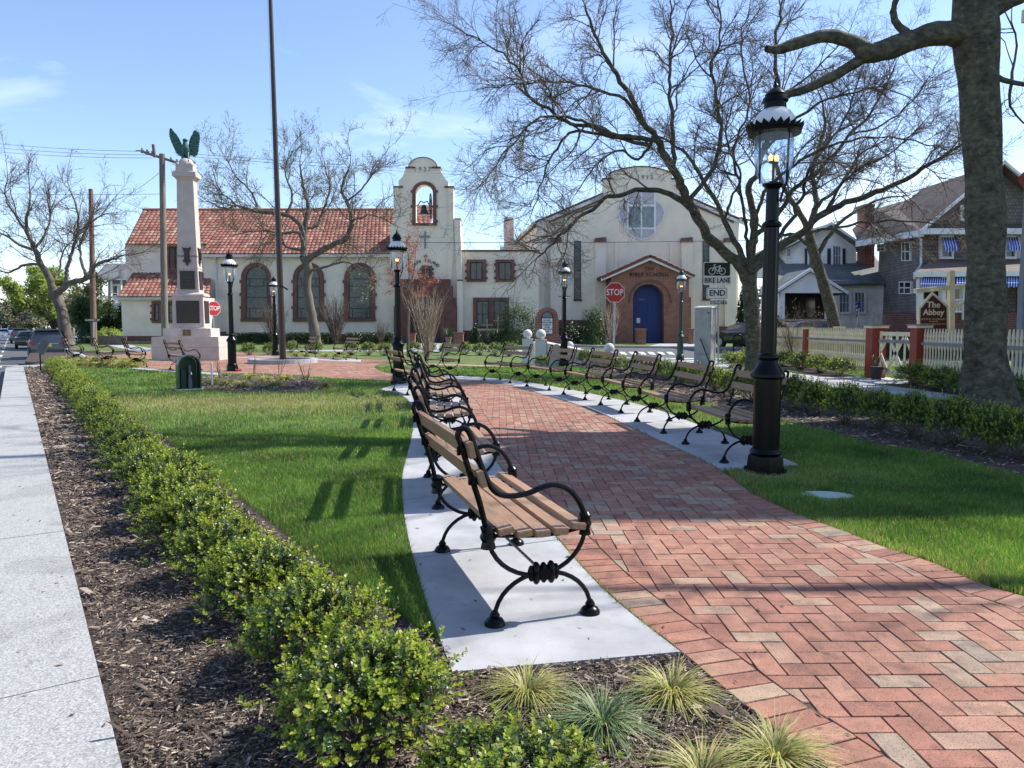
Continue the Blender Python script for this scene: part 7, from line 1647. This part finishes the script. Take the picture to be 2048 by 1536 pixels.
for k, (a, b) in enumerate([(498, 710), (539, 709), (583, 705), (631, 707), (702, 708), (737, 710), (769, 711), (829, 708), (859, 707), (893, 710), (930, 709), (959, 710), (990, 710), (1018, 712)]):
    x, y = G(a, b); q = hr.uniform(1.1, 1.3); shrub(BXS[k % 3], x, y, q, q, k*1.3, f'{ordn(k+1)} small round shrub from the left in the row before the church', g3)
g4 = 'clipped round shrubs along the picket fence'
for k, (a, y) in enumerate([(FX-.45, 27.6), (FX-.45, 25.9), (FX-.45, 24.2), (FX-.47, 22.6), (FX-.5, 21.1), (FX-.55, 19.7), (FX-.42, 16.3), (FX-.42, 15.3), (FX-.44, 14.3), (FX-.44, 13.3), (FX-.44, 12.3)]):
    shrub(BXM[k % 3] if k > 5 else BXL[k % 3], a-.06, y, hr.uniform(1.15, 1.3), hr.uniform(.98, 1.1), k*1.1, f'{ordn(k+1)} clipped round shrub along the picket fence from its far end', g4, name='round_shrub')
for k, (a, b) in enumerate([(1462, 735), (1480, 737), (1498, 740)]):
    x, y = G(a, b); shrub(BXL[k], x, y, 1.15, 1.05, k, ['left', 'middle', 'right'][k]+' clipped globe shrub left of the forked tree foot', 'clipped globe shrubs by the forked tree', name='round_shrub')
# leafy masses near the church
def blob_mesh(seed, n, leaf, rx, ry, h, mt, spiky=0.):
    g = np.random.default_rng(seed); d = unit(g.normal(0, 1, (n, 3))); d[:, 2] = np.abs(d[:, 2])*1.0; az = np.arctan2(d[:, 1], d[:, 0]); lump = 1+.12*np.sin(4*az+seed)+.1*np.sin(7*az+3*d[:, 2]*3)+.08*np.sin(9*d[:, 2]+seed)
    s = g.uniform(.55, 1, n)**.5*lump; c = d*s[:, None]*np.array([rx, ry, h])
    if spiky: c[:, 2] *= 1+spiky*(g.random(n)**4)
    return quads_at(c, leaf, g, mt, name='foliage', normal=unit(d+np.array([0, 0, .4])))
def mass(name, label, px, pb, Y, w, h, n, leaf, mt, seed, spiky=0., group=None, cat='shrub', ry=None):
    x = P(px, 690, Y)[0]; rx = w*Y/F_PX/2; hm = h*Y/F_PX; o = nobj(name, blob_mesh(seed, n, leaf, rx, ry or min(rx, 1.4), hm, mt, spiky), label=label, cat=cat, group=group); o.location = (x, Y, -.02); return o
mass('green_shrub', 'big airy green shrub right of the paired lower wing windows', 1037, 690, 52, 92, 78, 9000, .11, LEAFM, 1, .18); mass('green_shrub', 'big airy green shrub between the notice board and the stop sign', 1192, 690, 52, 60, 74, 6500, .11, LEAFM, 2, .18)
mass('dark_shrub', 'dark mounded shrub between the notice board lamp and the airy shrub', 1145, 690, 54, 62, 44, 5000, .12, LEAFD, 3); mass('dark_shrub', 'dark round clipped shrub at the corner of the church wing', 951, 690, 54, 24, 36, 3000, .1, LEAFD, 4); mass('dark_shrub', 'dark low spreading shrub below the wooden crosses', 990, 690, 53, 62, 26, 4500, .11, LEAFD, 5); mass('dark_shrub', 'low dark shrub left of the notice board', 1062, 690, 51, 40, 24, 2500, .1, LEAFD, 6)
for k, (a, b, l) in enumerate(((462, 555, 'left length of low dark hedge along the church wall'), (575, 680, 'middle length of low dark hedge along the church wall, behind the gnarled tree'), (692, 790, 'right length of low dark hedge along the church wall'))):
    Yh = 53; xa, xb = P(a, 690, Yh)[0], P(b, 690, Yh)[0]; g = np.random.default_rng(k); n = 6000; c = np.stack([g.uniform(xa, xb, n), g.uniform(-.5, .5, n), g.uniform(0, 1, n)**.7*.75*(1+.12*np.sin(g.uniform(xa, xb, n)*2))], 1); c[:, 0] -= (xa+xb)/2
    o = nobj('hedge', quads_at(c, .10, g, LEAFD, name='foliage'), label=l, cat='hedge', group='dark hedge lengths along the church wall'); o.location = ((xa+xb)/2, Yh, 0)
mass('conifer', 'tall dark evergreen between the school and the forked tree', 1492, 690, 47, 44, 118, 9000, .14, LEAFD, 7, cat='tree'); mass('conifer', 'dark evergreen bush left of the cottage porch', 1551, 690, 36, 30, 72, 6000, .12, LEAFD, 8)
mass('green_shrub', 'bright green bush below the balcony house railing', 218, 690, 52, 60, 34, 4500, .12, LEAFG, 9); mass('green_shrub', 'dark green bush left of the balcony house steps', 180, 690, 56, 40, 40, 3500, .12, LEAFD, 10); mass('green_shrub', 'low green plants behind the fence under the inn sign post', 1925, 690, 16.5, 90, 44, 3500, .05, LEAFM, 12); mass('green_shrub', 'ivy covered mound beside the shingle house corner', 1800, 690, 31, 70, 44, 3500, .08, LEAFM, 13)
mass('green_shrub', 'window box greenery below the cottage windows', 1704, 690, 37.2, 56, 32, 2500, .07, LEAFD, 14)
# far woods
g = np.random.default_rng(9); C_ = []
for k in range(60):
    th = g.uniform(-.85, .75); dd = g.uniform(150, 260); cx_, cy_ = dd*math.tan(th) if abs(th) < 1.2 else 0, dd; h = g.uniform(5, 10); n = 900; d = unit(g.normal(0, 1, (n, 3))); C_.append(d*np.array([7, 6, h*.5])*(g.random((n, 1))**.4)+np.array([cx_, cy_, h*.5]))
nobj('far_woods', quads_at(np.concatenate(C_), 1.1, g, mat('far_leaf', (.16, .15, .12), rough=.95, var=.3, scale=.05)), kind='stuff')

# ================================================================== TUFTS
def tuft_mesh(seed, n, L_, mt, wd=.0035, spread=1.):
    g = np.random.default_rng(seed); a = g.uniform(0, 6.283, n); r0 = g.random(n)*.03; el = g.uniform(.45, 1.35, n); ln = L_*g.uniform(.55, 1.2, n); N_ = 7; t = np.linspace(0, 1, N_)
    u = np.stack([np.cos(a), np.sin(a)], 1)
    hx = ln[:, None]*(np.cos(el)[:, None]*t+spread*.45*t**2.2); hz = ln[:, None]*(np.sin(el)[:, None]*t-(.55+.35*np.cos(el))[:, None]*t**2.4*g.uniform(.5, 1.15, (n, 1)))
    c = np.zeros((n, N_, 3)); c[..., 0] = u[:, :1]*(r0[:, None]+hx); c[..., 1] = u[:, 1:]*(r0[:, None]+hx); c[..., 2] = np.maximum(hz, .004)
    c += np.cumsum(g.normal(0, ln.mean()*.008, c.shape), 1)
    sd = np.stack([-u[:, 1], u[:, 0], np.zeros(n)], 1)[:, None, :]*(wd*g.uniform(.6, 1.2, (n, 1, 1))*(1-t**2*.9)[None, :, None])
    V = np.stack([c-sd, c+sd], 2).reshape(-1, 3); i = (np.arange(n)[:, None]*N_+np.arange(N_-1)[None])*2; q = np.stack([i, i+1, i+3, i+2], -1).reshape(-1, 4); return npmesh('tuft', V, quads=q, mats=[mt])
TG = [tuft_mesh(k, 380, .24, SEDGEY) for k in range(3)]; TN = [tuft_mesh(10+k, 380, .25, SEDGEG) for k in range(2)]; TL = [tuft_mesh(20+k, 260, .30, SEDGEY, wd=.009) for k in range(3)]
def tuft(me, px, pb, s, label, group, k):
    x, y = G(px, pb); o = nobj('sedge_tuft', me, label=label, cat='grass tuft', group=group); o.location = (x, y, -.012); o.scale = (s, s, s); o.rotation_euler.z = k*1.7
ga = 'sedge tufts in the foreground mulch'
for k, (a, b, s, me, l) in enumerate([(1052, 1388, .75, TG[0], 'golden sedge tuft spilling over the end of the concrete strip'), (1205, 1452, .8, TN[0], 'dark green sedge tuft in the middle of the foreground mulch'), (1345, 1392, .78, TG[1], 'bright golden sedge tuft where strip and brick path meet'),
                                       (1552, 1520, .78, TG[2], 'golden sedge tuft at the bottom against the brick border'), (1405, 1560, .75, TG[0], 'pale sedge tuft cut by the bottom edge of the photo')]): tuft(me, a, b, s, l, ga, k)
gb = 'golden sedge tufts in the island bed'
for k, (a, b) in enumerate([(428, 767), (483, 773), (498, 757), (531, 762), (549, 773), (570, 760), (650, 774), (455, 770)]): tuft(TL[k % 3], a, b, 1.05, ['golden tuft beside the white stake in the island bed', 'front golden tuft left of centre in the island bed', 'back golden tuft below the lamp in the island bed', 'middle golden tuft of the island bed', 'front golden tuft right of centre in the island bed', 'back golden tuft below the flagpole in the island bed', 'rightmost golden tuft, alone at the tip of the island bed', 'small golden tuft right of the white stake in the island bed'][k], gb, k)
gc = 'golden sedge tufts under the back benches'; kk = 0
for row in range(3):
    for j in range(9):
        a = 118+j*19+row*7; b = 733-row*6+(j > 5)*2; kk += 1
        if a > 290: continue
        tuft(TL[kk % 3], a, b, 1.3, f'{ordn(j+1)} tuft from the left in the {["front", "middle", "rear"][row]} row of golden sedge beneath the back benches', gc, kk)
kk = 0
for j, (a, b) in enumerate([(590, 711), (612, 712), (650, 713), (675, 712), (700, 714), (560, 710)]): tuft(TL[j % 3], a, b, 1.1, f'{ordn([2, 3, 4, 5, 6, 1][j])} golden tuft from the left behind the two far plaza benches', 'golden sedge tufts behind the far benches', j)

# fallen bits on the paving
g = np.random.default_rng(77); V = []; pts = []
zones = [(np.array([K(-2, -.45), K(14, -.45), K(14, -.02), K(-2, -.02)]), 90, .014), (LS, 60, .006), (RSS, 50, .006), (PAVED[::3], 260, .003)]
for poly, n, z in zones:
    lo = poly.min(0); hi = poly.max(0); hi[1] = min(hi[1], 13); lo[1] = max(lo[1], 1.5); k = 0
    while k < n:
        q = g.uniform(lo, hi)
        if inpoly(np.array([q[0]]), np.array([q[1]]), poly)[0] and g.random() < min(1, 5/q[1]): pts.append((q[0], q[1], z)); k += 1
pts = np.array(pts); n = len(pts); a = g.uniform(0, 6.28, n); L_ = g.uniform(.006, .022, n); w = L_*g.uniform(.12, .5, n); A = np.stack([np.cos(a), np.sin(a), g.normal(0, .15, n)], 1)*L_[:, None]; B = np.stack([-np.sin(a), np.cos(a), g.normal(0, .2, n)], 1)*w[:, None]; c = pts+np.array([0, 0, .003])
nobj('fallen_debris', npmesh('fallen_debris', np.stack([c-A, c-B*.8+A*.1, c+A, c+B], 1).reshape(-1, 3), quads=np.arange(n*4).reshape(-1, 4), mats=[CHIP]), kind='stuff')
